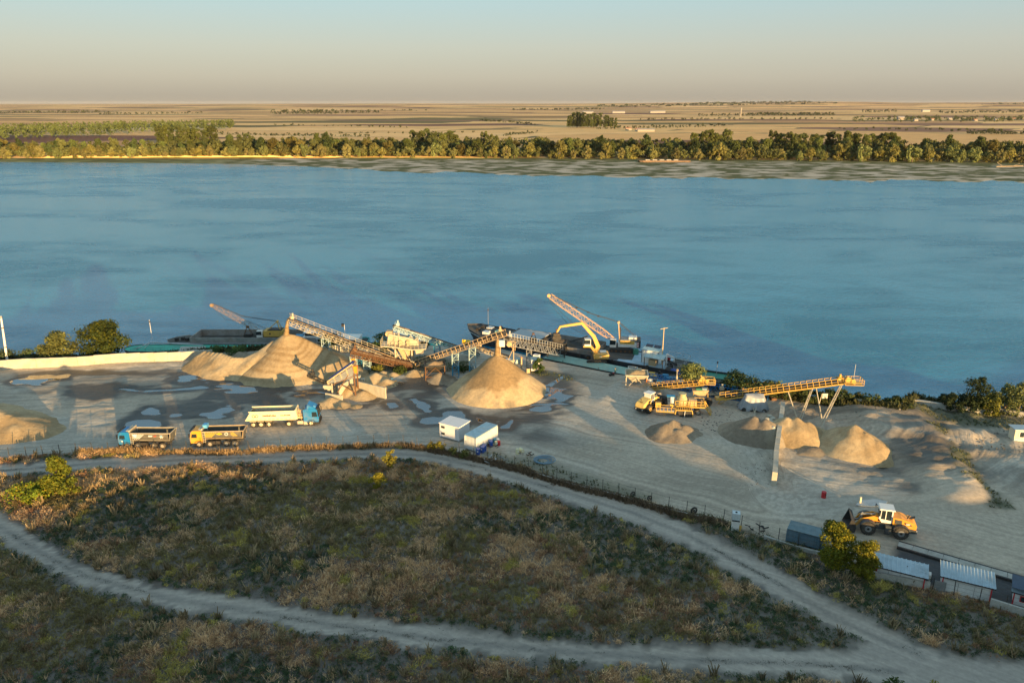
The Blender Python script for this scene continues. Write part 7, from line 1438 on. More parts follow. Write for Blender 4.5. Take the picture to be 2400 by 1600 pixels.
for k in (.3, .45, .62): c_ = Vector(g).lerp(tip, k)-Vector((0, 0, .4)); q.box(c_, (.5, .7, .18))
q.path([tip+Vector((-.6, 0, -.4)), tip+Vector((1.5, .1, -3.5)), tip+Vector((5, .1, -7.5)), tip+Vector((10.5, 0, -10.2))], .035); q.path([tip+Vector((-.5, .3, -.4)), tip+Vector((2.4, .3, -3.6)), tip+Vector((6.4, .3, -7.5)), tip+Vector((11.5, .3, -10.1))], .035); q.obj('cables', e)
# Houseboat and small craft to the right
hb = P(1672, 905, -1.8); e = empty('houseboat', (hb.x, hb.y+1.5, -2.2), -.42, 'white floating cabin with green roof left of the green bush', 'houseboat')
MB().use(M_HULL).prism([(-4.6, -1), (4.6, -1), (5.2, .2), (-5.2, .2)], -1.9, 1.9).obj('float', e); MB().use(M_WHITE).box((.3, 0, 1.2), (6.0, 2.6, 2.0)).obj('cabin', e); q = MB().use(M_DGREEN); q.box((.3, 0, 2.28), (6.8, 3.3, .16)); q.obj('roof', e); MB().use(M_DARKS).box((.3, 1.75, 2.5), (7.4, .3, .4)).obj('roof_edge', e)
MB().use(M_DARKS).box((0, -1.33, 1.3), (1.5, .06, .8)).obj('window', e); rails(e, [(-4.4, -1.6, .2), (-2.8, -1.6, .2)], .8, M_GALV)
w = QY(1682, 870, hb.y+1); mast('dish_pole', 'thin pole with white dish above the houseboat roof', w.x, hb.y+1.6, -.1, 3.4, M_GALV)
pb = P(1601, 893, -2.4); e = empty('moored_launch', (pb.x+.5, pb.y+3.5, -.2), RZ, 'teal decked launch with blue cover moored behind the willow bush', 'boat'); hull(e, 9, 3.2, -3.4, -1.9, M_HULL, M_TEAL, 2, .6, bul=.2); MB().use(mat('royal_blue', (.01, .06, .36), .5)).box((-.5, 0, -1.5), (4.2, 1.8, .6)).obj('blue_cover', e); q = MB().use(M_BLACK); q.beam((1, -.8, -1.9), (2.6, .8, -.2), .15); q.beam((2.6, .8, -.2), (4.2, .8, -1.2), .12); q.obj('davit', e)
# ================================================================ SMALL STRUCTURES, FENCE, SHEDS AND BITS
# leaning white pole at the left edge
e = empty('white_pole', P(18, 853), 0, 'tall leaning white pole with rusty bands at the left edge', 'pole'); O = P(18, 853); t = QY(2, 741, O.y+.2)-O
MB().use(M_WHITE).tube((0, 0, 0), t, .28, .17, 10).obj('pole', e)
for k in (.35, .75, .97): MB().use(M_RUST).tube(t*k, t*(k+.02), .25, n=10).obj('rust_band', e)
# fence
M_POST = mat('fence_post', (.06, .06, .055), .7, .2, var=.2)
fe = empty('wire_fence', Vector((*FENCE[0], 0)), 0, 'wire fence on thin dark posts between the yard and the dirt road', 'fence'); O = Vector((*FENCE[0], 0))
pm = MB().use(M_POST).beam((0, 0, -.2), (0, 0, 1.95), .07).obj('post', fe); pm_used = False; pts_f = []
dd = 0.0; nxt = .3
for a, b in zip(FENCE, FENCE[1:]):
    a = Vector((*a, 0)); b = Vector((*b, 0)); L = (b-a).length
    while nxt < dd+L:
        q = a.lerp(b, (nxt-dd)/L); q.z = gh(q.x, q.y); pts_f.append(q.copy()); nxt += 2.55
    dd += L
for i, q in enumerate(pts_f):
    o = pm if i == 0 else pm.copy()
    if i: COL.objects.link(o); o.parent = fe
    o.location = q-O; o.rotation_euler = (rnd.uniform(-.05, .05), rnd.uniform(-.05, .05), 0)
for h in (.25, .75, 1.25, 1.8):
    q = MB().use(M_POST)
    for a, b in zip(pts_f, pts_f[1:]): q.tube(a-O+Vector((0, 0, h)), b-O+Vector((0, 0, h)), .012, n=3, cap=False)
    q.obj('wire', fe)
# low concrete kerb wall under the fence and taller stretch before the sheds
def off(pts, d): return [(x, y+d) for x, y in pts]
wall('thin low concrete kerb running under the wire fence', off([(1130, 1072), (1225, 1098), (1330, 1130), (1450, 1160), (1560, 1192), (1700, 1222)], 3), .25, .25, 3.0, M_CONC2, 'kerb_wall', cat='kerb')
wall('low concrete wall below the blue container and the trees', [(1790, 1260), (1860, 1283), (1960, 1308), (2000, 1330)], .45, .3, 3.0, M_CONC2)
wall('waist high concrete wall in front of the first metal roofed shed', [(2035, 1352), (2100, 1366), (2178, 1380)], 1.05, .25, 2.2, M_CONC2)
wall('waist high concrete wall at the right edge before the red framed hut', [(2318, 1422), (2400, 1448), (2470, 1470)], 1.15, .3, 2.2, M_CONC2)
# sheds with corrugated roofs
M_ROOFM = mat('corrugated_sheet', (.36, .45, .50), .4, .3, var=.12, scale=1, dirt=(.2, .22, .22), dirt_amt=.5, spec=.5); M_CREMW = mat('shed_wall', (.66, .66, .63), .7, var=.07, scale=.8, dirt=(.38, .35, .3), dirt_amt=.4)
def shed(name, label, pl, pr, depth, h, ribs, red=True, door=False, rh=.45, panels=3, back=.25, m=M_CREMW, over=.35):
    a, b = P(*pl), P(*pr); L = (b-a).length; rz = math.atan2(b.y-a.y, b.x-a.x); e = empty(name, a, rz, label, 'shed')
    g = 0
    for i in range(panels): MB().use(m).box((L*(i+.5)/panels, .03, h/2), (L/panels-.04, .06, h)).obj('wall_panel', e)
    MB().use(m).box((0.03, depth/2, h/2), (.06, depth, h)).obj('side_wall', e); MB().use(m).box((L-.03, depth/2, h/2), (.06, depth, h)).obj('side_wall', e); MB().use(m).box((L/2, depth-.03, h/2+.2), (L-.2, .06, h+.4)).obj('back_wall', e)
    n = ribs; q = MB().use(M_ROOFM); v = []; W = L+2*over
    for i in range(n*4+1):
        x = -over+W*i/(n*4); z = .09 if (i % 4) in (1, 2) else 0
        if i % 4 in (1, 2): z = .0
        if i % 4 == 0: z = .09
        v.append((x, -over, h+.02+z)); v.append((x, depth+over, h+rh+z))
    q.add(v, [(2*i, 2*i+2, 2*i+3, 2*i+1) for i in range(n*4)]); o = q.obj('corrugated_roof', e, fix=False)
    s = o.modifiers.new('thick', 'SOLIDIFY'); s.thickness = .02
    q = MB().use(M_BLACK); q.beam((-over, -over-.05, h), (L+over, -over-.05, h), .06, .12); q.obj('gutter', e)
    if red:
        for x in (0.0, L): MB().use(M_RED).beam((x, -.06, 0), (x, -.06, h), .12).obj('red_post', e)
        MB().use(M_RED).beam((0, -.07, h-.08), (L, -.07, h-.08), .1, .12).obj('red_trim', e)
    return e, L
e, L = shed('shed', 'long low shed with silver corrugated roof and red trim, half hidden by the trees', (2052, 1350), (2163, 1378), 1.9, 1.55, 12, panels=4)
q = MB().use(M_RED)
for k in range(3): q.beam((.6, -.12, .35+.13*k), (L*.75, -.12, .35+.13*k), .05)
q.obj('red_rails', e); MB().use(M_WHITE).box((L+.5, 1.0, 1.2), (.35, .8, .8)).obj('white_meter_box', e)
shed('shed', 'bigger shed with silver corrugated roof and pale wall standing near the right', (2205, 1382), (2318, 1410), 2.3, 2.0, 16, panels=3)
e, L = shed('hut', 'red framed cream hut with dark blue roof cut off by the right edge', (2372, 1414), (2440, 1434), 2.0, 1.7, 2, panels=1); 
for c in e.children: pass
MB().use(mat('navy_roof', (.02, .045, .09), .5)).box((L/2, 1.1, 2.32), (L+.8, 3.0, .1)).obj('navy_roof', e); MB().use(M_RED).box((1.0, -.1, 1.0), (.85, .06, .75)).obj('window_frame', e); MB().use(M_GLASS).box((1.0, -.14, 1.0), (.65, .04, .55)).obj('window_pane', e)
# gate between sheds
e = empty('gate', P(2185, 1382), -.4, 'dark diagonal braced gate frame between the two silver roofed sheds', 'gate'); q = MB().use(M_POST); q.beam((0, 0, 0), (0, 0, 1.7), .08); q.beam((0, 0, 1.6), (-1.4, .6, .3), .06); q.beam((-1.5, .6, .2), (-.1, 0, .2), .06); q.obj('gate_frame', e); MB().use(M_GREYS).box((.7, .05, .7), (1.2, .05, 1.3)).obj('gate_sheet', e)
# weighbridge strip and kerbs behind the sheds
e = empty('weighbridge', P(2110, 1285), 0, 'long pale concrete weighbridge strip with dark edges behind the sheds', 'weighbridge'); A = P(2104, 1279); B = P(2440, 1376); L = (B-A).length; d = (B-A).normalized(); O = P(2110, 1285)
for k in range(9): a_ = A+d*(L*k/9+.02)-O; b_ = A+d*(L*(k+1)/9-.02)-O; MB().use(M_CONC2).beam(a_+Vector((0, 0, .22)), b_+Vector((0, 0, .22)), 1.15, .3).obj('concrete_slab', e)
for s in (-.75, .75): n = Vector((-d.y, d.x, 0))*s; MB().use(M_DARKS).beam(A-O+n+Vector((0, 0, .2)), B-O+n+Vector((0, 0, .2)), .28, .32).obj('steel_edge', e)
# white cabin
def box_cabin(name, label, c0, c1, c2, h, m, roof, cat='cabin', corr=False, roofover=.12):
    """c0 near corner, c1 corner along the long front, c2 corner along the other side (ground pixels)"""
    a, b, c = P(*c0), P(*c1), P(*c2); ux_ = (b-a); L = ux_.length; ux_ = ux_/L; vy = Vector((-ux_.y, ux_.x, 0)); W = abs((c-a).dot(vy)); 
    if (c-a).dot(vy) < 0: vy = -vy
    rz = math.atan2(ux_.y, ux_.x); flip = 1 if vy.dot(Vector((-ux_.y, ux_.x, 0))) > 0 else -1; e = empty(name, a, rz, label, cat)
    f = flip
    if corr:
        def sheet(p0, p1, nm):
            p0 = Vector(p0); p1 = Vector(p1); n = int((p1-p0).length/.28); q = MB().use(m); d = (p1-p0)/n; nn = Vector((d.y, -d.x, 0)).normalized()*.045; v = []
            for i in range(n*2+1): p = p0+d*i/2+(nn if (i//1) % 2 else -nn*0); v.append((p.x, p.y, .15)); v.append((p.x, p.y, h))
            q.add(v, [(2*i, 2*i+2, 2*i+3, 2*i+1) for i in range(n*2)]); q.obj(nm, e, fix=False)
        sheet((0, 0), (L, 0), 'corrugated_wall') if 0 else None
        sheet((0, 0, 0), (L, 0, 0), 'corrugated_wall'); sheet((0, f*W, 0), (0, 0, 0), 'corrugated_wall'); sheet((L, 0, 0), (L, f*W, 0), 'corrugated_wall'); sheet((L, f*W, 0), (0, f*W, 0), 'corrugated_wall')
        MB().use(m).box((L/2, f*W/2, h/2+.07), (L-.12, W-.12, h-.2)).obj('inner_box', e)
        for x in (0, L):
            for y in (0, f*W): MB().use(m).box((x, y, h/2), (.14, .14, h)).obj('corner_post', e)
    else:
        MB().use(m).box((L/2, .03*f, h/2+.1), (L, .06, h)).obj('wall', e); MB().use(m).box((.03, f*W/2, h/2+.1), (.06, W-.13, h)).obj('wall', e); MB().use(m).box((L-.03, f*W/2, h/2+.1), (.06, W-.13, h)).obj('wall', e); MB().use(m).box((L/2, f*(W-.03), h/2+.1), (L, .06, h)).obj('wall', e)
    MB().use(roof).box((L/2, f*W/2, h+.14), (L+2*roofover, W+2*roofover, .1)).obj('roof', e); MB().use(M_DARKS).box((L/2, f*W/2, .06), (L-.2, W-.2, .12)).obj('base_frame', e)
    return e, L, W, f
M_CABW = mat('cabin_white', (.70, .69, .68), .55, var=.04, dirt=(.55, .52, .48), dirt_amt=.3)
e, L, W, f = box_cabin('site_cabin', 'white site cabin with two small windows stacked on its left end', (1076, 1035), (1031, 1023), (1098, 1018), 2.5, M_CABW, M_CABW)
for z in (.8, 2.0): MB().use(M_GREYS).box((L-.75, -f*.03, z), (.75, .05, .42)).obj('window_frame', e); MB().use(M_GLASS).box((L-.75, -f*.06, z), (.62, .04, .3)).obj('window_pane', e)
e, L, W, f = box_cabin('shipping_container', 'light grey corrugated container with blue grey roof beside the white cabin', (1116, 1060), (1090, 1052), (1162, 1028), 2.5, mat('container_pale', (.50, .53, .54), .5, var=.06, dirt=(.4, .4, .38), dirt_amt=.4), mat('container_roof', (.20, .36, .47), .5, var=.2, scale=1.5, dirt=(.35, .37, .38), dirt_amt=.7), 'container', True, .04)
e, L, W, f = box_cabin('blue_container', 'dull blue corrugated container right of the fence pillar, partly behind the tree', (1842, 1268), (1930, 1292), (1858, 1250), 1.75, mat('container_blue', (.10, .17, .22), .55, var=.15, dirt=(.2, .2, .19), dirt_amt=.5), mat('container_roof2', (.12, .18, .20), .6, var=.2, dirt=(.2, .21, .2), dirt_amt=.6), 'container', True, .04)
e, L, W, f = box_cabin('blue_trim_cabin', 'cream cabin with pale blue roof and sunlit window at the right edge', (2375, 1034), (2425, 1036), (2372, 1024), 2.1, mat('cabin_cream', (.62, .56, .42), .6, var=.05), M_ROOFM, roofover=.25)
MB().use(M_WHITE).box((1.6, -.03, 1.3), (1.9, .05, 1.1)).obj('window_frame', e); MB().use(M_GLASS).box((1.15, -.06, 1.3), (.7, .04, .9)).obj('window_pane', e); MB().use(M_GLASS).box((2.05, -.06, 1.3), (.7, .04, .9)).obj('window_pane', e); MB().use(M_LBLU).box((L/2, -.05, .3), (L, .05, .5)).obj('blue_skirt', e)
e, L, W, f = box_cabin('pump_cabin', 'small pale cabin beside the slim shrub right of the cone heap', (1245, 870), (1264, 870), (1243, 862), 2.4, M_CABW, M_LBLU)
e, L, W, f = box_cabin('meter_cabinet', 'small white cabinet on the quay behind the pump cabin', (1249, 848), (1261, 850), (1249, 844), 1.5, M_CABW, M_CABW, 'cabinet', False, .03)
# barrels
def barrel(label, px, py, m, z=0, lie=False, h=.9, r=.3, band=None, cat='barrel', name='barrel'):
    p = P(px, py); e = empty(name, (p.x, p.y, gh(p.x, p.y)+z), rnd.uniform(0, 3), label, cat); q = MB().use(m)
    if lie: q.tube((-h/2, 0, r), (h/2, 0, r), r, n=16)
    else: q.tube((0, 0, 0), (0, 0, h*.1), r, r*1.04, 16); q.tube((0, 0, h*.1), (0, 0, h*.9), r, n=16); q.tube((0, 0, h*.9), (0, 0, h), r*1.04, r, 16)
    q.obj('drum', e); q = MB().use(band or M_WHITE); (q.box((0, 0, h*.6), (r*2.02, .2, .25)) if not lie else q.tube((-h/2-.02, 0, r), (-h/2, 0, r), r*.3, n=8)); q.obj('label_patch', e); return e
M_BB = mat('barrel_blue', (.01, .07, .33), .4, var=.1, spec=.5)
for px, py, z, lb in ((1121, 1063, 0, 'blue barrel standing nearest the fence by the container corner'), (1131, 1058, 0, 'blue barrel between two others beside the container'), (1135, 1054, .0, 'taller looking blue barrel of the group beside the container'), (1150, 1044, 0, 'lone dark blue barrel midway along the container')): barrel(lb, px, py, M_BB, z, h=1.05, r=.36)
barrel('red and black barrel standing alone on the raked ground', 1930, 1165, M_RED, h=.95, r=.33, band=M_BLACK); 
M_CRW = mat('pale_yellow_tank', (.66, .62, .38), .5, var=.1)
barrel('pale yellow tank standing on bare weedy ground', 1213, 1062, M_CRW, h=.9, r=.3, cat='tank', name='tank'); barrel('pale yellow tank lying beside the standing one', 1222, 1057, M_CRW, lie=True, cat='tank', name='tank')
for px, py, m_, lb in ((1163, 1042, M_CRW, 'pale tank behind the lone blue barrel'), (1167, 1036, M_WHITE, 'white drum at the back corner of the container'), (1169, 1042, M_RED, 'small red can among scrap by the container'), (1160, 1036, M_BLUS, 'blue grey drum against the container wall')): barrel(lb, px, py, m_, h=.75, r=.28, cat='drum', name='drum')
def scrap(label, px, py, n, s, mats_, seed, name='scrap_pile'):
    p = P(px, py); e = empty(name, (p.x, p.y, gh(p.x, p.y)), 0, label, 'scrap'); r = random.Random(seed)
    for k in range(n):
        q = MB().use(mats_[k % len(mats_)]); a = Vector((r.uniform(-s, s), r.uniform(-s, s)*.6, r.uniform(.05, .3))); b = a+Vector((r.uniform(-s, s)*.7, r.uniform(-s, s)*.5, r.uniform(-.05, .4))); q.beam(a, b, r.uniform(.06, .16)); q.obj('bar', e)
scrap('dark scrap metal behind the lone blue barrel', 1156, 1046, 9, .9, [M_RUST, M_DARKS], 1); scrap('bluish pipe frames lying by the fence below the tanks', 1160, 1080, 10, 1.6, [M_GREYS, M_GALV], 2); scrap('brown branches and bars beside the pale tanks', 1232, 1066, 7, 1.0, [M_RUST, M_DARKS], 3)
scrap('rusty plates and beams dumped right of the bay wall', 925, 902, 12, 2.2, [M_RUST, M_YELS, M_GREYS, M_DARKS], 4); scrap('blue and grey plates lying below the small heaps', 908, 893, 8, 1.8, [M_GREYS, M_BLUS], 5); scrap('dark debris around the fence behind the tyre', 1780, 1240, 10, 1.3, [M_DARKS, M_BLACK], 6)
# coil of pipe
p = P(1272, 1079); e = empty('pipe_coil', (p.x, p.y, gh(p.x, p.y)), 0, 'flat coil of blue grey pipe lying on the weedy ground', 'pipe coil')
for k in range(7): r_ = .8+.12*k; q = MB().use(M_BLUS if k % 3 == 0 else M_GREYS); q.path([Vector((r_*1.15*math.cos(a*.35)+.05*k, r_*math.sin(a*.35), .1+.03*k)) for a in range(19)], .045); q.obj('pipe_ring', e)
# tyres along the fence
for px, py, lb in ((1484, 1166, 'tyre half buried in weeds by the fence'), (1523, 1176, 'tyre under the dry bush beside the fence'), (1627, 1207, 'big upright tyre leaning on the fence')):
    p = P(px, py); e = empty('old_tyre', (p.x, p.y+.3, gh(p.x, p.y)), .3, lb, 'tyre'); big = px > 1600; r_ = .55 if big else .42; q = MB().use(M_TYRE)
    for i in range(16): a0, a1 = i*.3927, (i+1)*.3927; q.tube((r_*.75*math.cos(a0), 0, r_+r_*.75*math.sin(a0)), (r_*.75*math.cos(a1), 0, r_+r_*.75*math.sin(a1)), r_*.25, n=8, cap=False)
    q.obj('tyre_ring', e); MB().use(M_DARKS).tube((0, -.04, r_), (0, .04, r_), r_*.3, n=10).obj('hub', e)
# water tank pillar
p = P(1722, 1240); e = empty('water_tank_pillar', (p.x, p.y, gh(p.x, p.y)), -.25, 'white caged water tank on a white ribbed stand by the fence', 'tank'); 
for i in range(6): MB().use(M_WHITE).box((-.42+.17*i, -.45, .75), (.12, .06, 1.5)).obj('rib', e)
MB().use(M_CABW).box((0, 0, .75), (.95, .85, 1.5)).obj('stand', e); MB().use(mat('tank_plastic', (.55, .62, .62), .35, var=.06)).box((0, 0, 2.15), (.95, .95, .95)).obj('tank', e)
q = MB().use(M_GALV)
for z in (1.75, 2.1, 2.45, 2.65):
    for a, b in (((-.5, -.5), (.5, -.5)), ((.5, -.5), (.5, .5)), ((.5, .5), (-.5, .5)), ((-.5, .5), (-.5, -.5))): q.beam((*a, z), (*b, z), .04)
for x in (-.5, -.17, .17, .5): q.beam((x, -.5, 1.65), (x, -.5, 2.68), .04); q.beam((x, .5, 1.65), (x, .5, 2.68), .04)
q.obj('cage', e); MB().use(M_BLACK).box((0, 0, 1.58), (1.05, 1.05, .12)).obj('pallet', e); MB().use(M_BLACK).tube((0, 0, 2.62), (0, 0, 2.72), .14, n=10).obj('lid', e); MB().use(M_YELS).box((.62, -.3, .45), (.35, .08, .9), 0, Matrix.Rotation(.15, 3, 'Y')).obj('yellow_board', e)
# block on pale slab
p = P(2048, 1180); e = empty('concrete_pad', (p.x, p.y, gh(p.x, p.y)+.05), .1, 'pale broken concrete pad near the red barrel', 'slab'); q = MB().use(mat('pale_pad', (.36, .40, .41), .8, var=.15)); q.add([(-3, -.3, 0), (-1, -.9, 0), (1.2, -.8, 0), (2.2, .2, 0), (.8, 1.0, 0), (-1.6, .9, 0), (-3, -.3, .12), (-1, -.9, .12), (1.2, -.8, .12), (2.2, .2, .12), (.8, 1.0, .12), (-1.6, .9, .12)], [tuple(range(5, -1, -1)), tuple(range(6, 12))]+[(i, (i+1) % 6, 6+(i+1) % 6, 6+i) for i in range(6)]); q.obj('pad', e)
barrel('short cream post standing on the pale concrete pad', 2015, 1180, M_CREAM, h=1.1, r=.16, cat='post', name='concrete_post', band=M_CREAM)
# tarp covered machine
e = empty('covered_machine', P(1765, 960), -.15, 'machine wrapped in silver grey tarpaulin under the stockpile conveyor', 'covered machine')
M_TARP = mat('silver_tarp', (.30, .32, .34), .45, .1, var=.25, scale=1.2, bump=.2, dirt=(.18, .19, .2), dirt_amt=.6, spec=.5)
nu, nv = 72, 12; V_ = []
for j in range(nv+1):
    t = j/nv
    for i in range(nu):
        a = 2*math.pi*i/nu; sx = 2.7*(.62+.38*t); sy = 1.35*(.6+.4*t); z = 2.9*(1-t)+.35*t
        sq = max(abs(math.cos(a)), abs(math.sin(a))); rx = math.cos(a)/sq**.75; ry = math.sin(a)/sq**.75
        fold = 1+.09*math.sin(a*13+t*1.5)*t+.05*math.sin(a*29)*t; V_.append((rx*sx*fold, ry*sy*fold, z+.35*math.sin(a*2+1)*(1-t)+(.22*math.sin(a*7)*t if j == nv else 0)+.5*(math.cos(a) < -.2)*(1-t)*0))
F_ = [(j*nu+i, j*nu+(i+1) % nu, (j+1)*nu+(i+1) % nu, (j+1)*nu+i) for j in range(nv) for i in range(nu)]
q = MB().use(M_TARP); q.add(V_, F_, True); k = len(q.v); q.add([(0, 0, 3.35)]+V_[:nu], [(0, i+1, (i+1) % nu+1) for i in range(nu)], True); q.obj('tarpaulin', e); MB().use(M_DARKS).box((0, 0, .3), (4.6, 2.0, .5)).obj('dark_base', e)
for x in (-1.9, 1.8): MB().use(M_TYRE).tube((x, -1.35, .4), (x, -1.1, .4), .4, n=14).obj('wheel', e)
# blue conveyor galleries lying on the ground
M_BLU2 = mat('strong_blue_steel', (.015, .15, .40), .5, .1, var=.2, dirt=(.1, .14, .2), dirt_amt=.4)
for nm, lb, a, b, w_, h_, n_ in (('blue_gallery', 'long blue lattice gallery lying on the bank behind the yellow conveyor', (1500, 889), (1800, 936), 1.5, 1.25, 30), ('blue_gallery', 'shorter blue lattice gallery lying in front of the long one', (1655, 926), (1790, 946), 1.2, .8, 16), ('blue_gallery', 'blue lattice frame lying near the sand bin', (1540, 905), (1620, 918), 1.1, .9, 9)):
    A = P(*a); B = P(*b); A.z = gh(A.x, A.y)+.1; B.z = gh(B.x, B.y)+.1; e = empty(nm, A, 0, lb, 'lattice gallery'); q = MB().use(M_BLU2); lattice(q, (0, 0, 0), B-A, w_, h_, n_, .07); q.obj('truss', e); q = MB().use(M_DARKS); q.beam(Vector((0, 0, .2)), B-A+Vector((0, 0, .2)), w_*.6, .04); q.obj('belt_pan', e)
# lamp post by the yellow conveyor
e = empty('lamp_post', P(1585, 902), 0, 'short cream post with rounded head behind the yellow bin conveyor', 'post'); MB().use(M_WSTEEL).tube((0, 0, 0), (0, 0, 3.1), .22, .16, 10).obj('column', e); MB().use(M_TAN).tube((0, 0, 3.1), (0, 0, 3.6), .3, .1, 10).obj('head', e)
e = empty('orange_post', P(1222, 862), 0, 'rusty orange column standing behind the cone heap near the pump cabin', 'post'); MB().use(M_TAN).tube((0, 0, 0), (0, 0, 2.3), .2, .17, 10).obj('column', e); MB().use(M_ORANGE).tube((0, 0, 2.3), (0, 0, 2.5), .2, .1, 10).obj('cap', e)
e = empty('blue_sheet_box', P(1213, 850), .3, 'pale blue sheeted box behind the rusty orange column', 'box'); MB().use(M_LBLU).prism([(-.8, 0), (.8, 0), (.5, 1.0), (-.3, 1.0)], -.5, .5).obj('sheet', e)
e = empty('crate', P(1238, 873), .1, 'small tan crate left of the pump cabin', 'crate'); MB().use(M_TAN).box((0, 0, .5), (.7, .6, 1.0)).obj('crate_body', e); MB().use(M_DARKS).box((0, 0, 1.02), (.74, .64, .06)).obj('lid', e)
# slatted panel and items on the far right bank
e = empty('slatted_sign', P(1918, 952), 0, 'white slatted board on a leaning pole behind the stockpile conveyor', 'sign'); MB().use(M_WSTEEL).beam((0, 0, 0), (.4, 0, 2.6), .1).obj('pole', e)
for k in range(6): MB().use(M_WHITE).box((1.0, 0, 1.7+.17*k), (1.0, .05, .11)).obj('slat', e)
for x in (.5, 1.5): MB().use(M_DARKS).box((x, .04, 2.12), (.06, .04, 1.1)).obj('batten', e)
for k, px in enumerate((2008, 2013, 2018, 2023, 2028)):
    p = P(px, 958+k*.6); ob = MB().use(M_CONC).box((0, 0, .35), (.25, .9, .7)).obj('concrete_block'); ob.location = (p.x, p.y, gh(p.x, p.y)); tag(ob, ('leftmost', 'second', 'middle', 'fourth', 'rightmost')[k]+' small pale concrete block of the row standing on the bank', 'block', 'row of small pale blocks on the river bank')
e = empty('blue_trough', P(2033, 958), -.2, 'blue and cream trough at the right end of the block row', 'trough'); MB().use(M_LBLU).prism([(-.7, .1), (.7, .1), (.9, .5), (-.9, .5)], -.4, .4).obj('tray', e); MB().use(M_BLUS).box((0, 0, .55), (1.5, .7, .05)).obj('lining', e)
q = MB().use(M_RUST); A = P(1816, 930); B = P(1955, 948); q.beam((0, 0, .25), B-A+Vector((0, 0, .25)), .5, .3); ob = q.obj('rusty_beam'); ob.location = A; tag(ob, 'long rusty steel beam lying on the bank behind the conveyor legs', 'beam')
q = MB().use(M_TAN); q.box((0, 0, .2), (1.6, .5, .4)); ob = q.obj('timber_bundle'); ob.location = P(1968, 949); tag(ob, 'short tan timber bundle on the bank', 'timber')
q = MB().use(M_RUST); q.box((0, 0, .25), (1.0, .8, .5)); ob = q.obj('rusty_box'); ob.location = P(1812, 937); tag(ob, 'rusty box at the left end of the long beam', 'box')
q = MB().use(M_DARKS); q.box((0, 0, .15), (3.2, .4, .25)); ob = q.obj('dark_beam'); ob.location = P(2234, 1013); tag(ob, 'dark beam lying on rough ground near the right weeds', 'beam')
q = MB().use(M_BLU2); q.box((0, 0, .15), (2.2, .5, .2)); ob = q.obj('blue_plate'); ob.location = P(2137, 977); tag(ob, 'flat bluish plate lying by the corner of the retaining wall', 'plate')
# stones on the raked ground and on the roads
M_STONE = mat('stone', (.12, .11, .095), .9, var=.3); import bmesh as _bm
def rock_mesh(seed):
    r = random.Random(seed); bm = _bm.new(); _bm.ops.create_icosphere(bm, subdivisions=1, radius=1)
    for v in bm.verts: v.co *= 1+r.uniform(-.3, .3); v.co.z *= .5
    me = bpy.data.meshes.new('stone'); bm.to_mesh(me); bm.free(); me.materials.append(M_STONE); return me
V_, F_ = [], []; rs = np.random.default_rng(5); ico = rock_mesh(1); iv = np.array([v.co[:] for v in ico.vertices]); fi = np.array([p.vertices[:] for p in ico.polygons])
k = 0
for (x0, x1, y0, y1, n, s0, s1) in ((1640, 1720, 960, 1010, 90, .05, .2), (1735, 1812, 1060, 1150, 60, .04, .12), (2280, 2400, 1010, 1060, 80, .05, .2), (1900, 2100, 930, 985, 80, .05, .16), (1460, 1620, 1040, 1120, 30, .04, .1), (600, 1500, 1430, 1540, 90, .03, .07), (100, 600, 1280, 1440, 60, .03, .07), (900, 1010, 880, 905, 50, .06, .2)):
    for i in range(n):
        p = P(rs.uniform(x0, x1), rs.uniform(y0, y1)); s = rs.uniform(s0, s1); V_.append(iv*s*rs.uniform(.7, 1.3, 3)+np.array([p.x, p.y, gh(p.x, p.y)])); F_.append(fi+k); k += len(iv)
tag(link('stones', np_mesh('stones', np.concatenate(V_), np.concatenate(F_), [M_STONE])), 'loose dark stones and clods scattered on the ground', kind='stuff')
# person on the quay
def person(name, label, loc, rz, jn, rad, edges, cloth, leg, skin=(.45, .28, .2), hair=(.03, .02, .015)):
    e = empty(name, loc, rz, label, 'person'); me = bpy.data.meshes.new('body'); me.from_pydata(jn, edges, []); o = bpy.data.objects.new('body', me); COL.objects.link(o); o.parent = e
    m = o.modifiers.new('skin', 'SKIN'); sv = me.skin_vertices[0].data
    for i, r in enumerate(rad): sv[i].radius = (r, r*.85)
    sv[0].use_root = True; s = o.modifiers.new('sub', 'SUBSURF'); s.levels = 1; s.render_levels = 2
    dg = bpy.context.evaluated_depsgraph_get(); nm = bpy.data.meshes.new_from_object(o.evaluated_get(dg)); o.modifiers.clear(); o.data = nm
    nm.materials.clear(); [nm.materials.append(x) for x in (cloth, leg, mat('skin', skin+(1,) if 0 else skin, .6, var=.05))]
    for p in nm.polygons: c = p.center; p.material_index = 2 if c.z > 1.45 or (abs(c.x) > .33) else (1 if c.z < .92 else 0); p.use_smooth = True
    h = MB().use(mat('hair', hair, .8)); h.tube((0, .0, 1.66), (0, .01, 1.78), .105, .07, 10); h.obj('hair', e); return e
J = [(0, 0, .95), (0, .02, 1.2), (0, .02, 1.42), (0, 0, 1.52), (0, -.01, 1.66), (.1, 0, .9), (.12, -.03, .5), (.13, 0, .08), (.13, -.14, .04), (-.1, 0, .9), (-.13, .05, .5), (-.14, .1, .08), (-.14, -.04, .04), (.19, .02, 1.4), (.26, -.1, 1.15), (.22, -.32, 1.2), (.21, -.4, 1.24), (-.19, .02, 1.4), (-.28, 0, 1.12), (-.3, -.08, .88), (-.3, -.1, .8)]
E_ = [(0, 1), (1, 2), (2, 3), (3, 4), (0, 5), (5, 6), (6, 7), (7, 8), (0, 9), (9, 10), (10, 11), (11, 12), (2, 13), (13, 14), (14, 15), (15, 16), (2, 17), (17, 18), (18, 19), (19, 20)]
Rr = [.16, .15, .17, .07, .11, .1, .07, .05, .045, .1, .07, .05, .045, .07, .05, .04, .035, .07, .05, .04, .035]
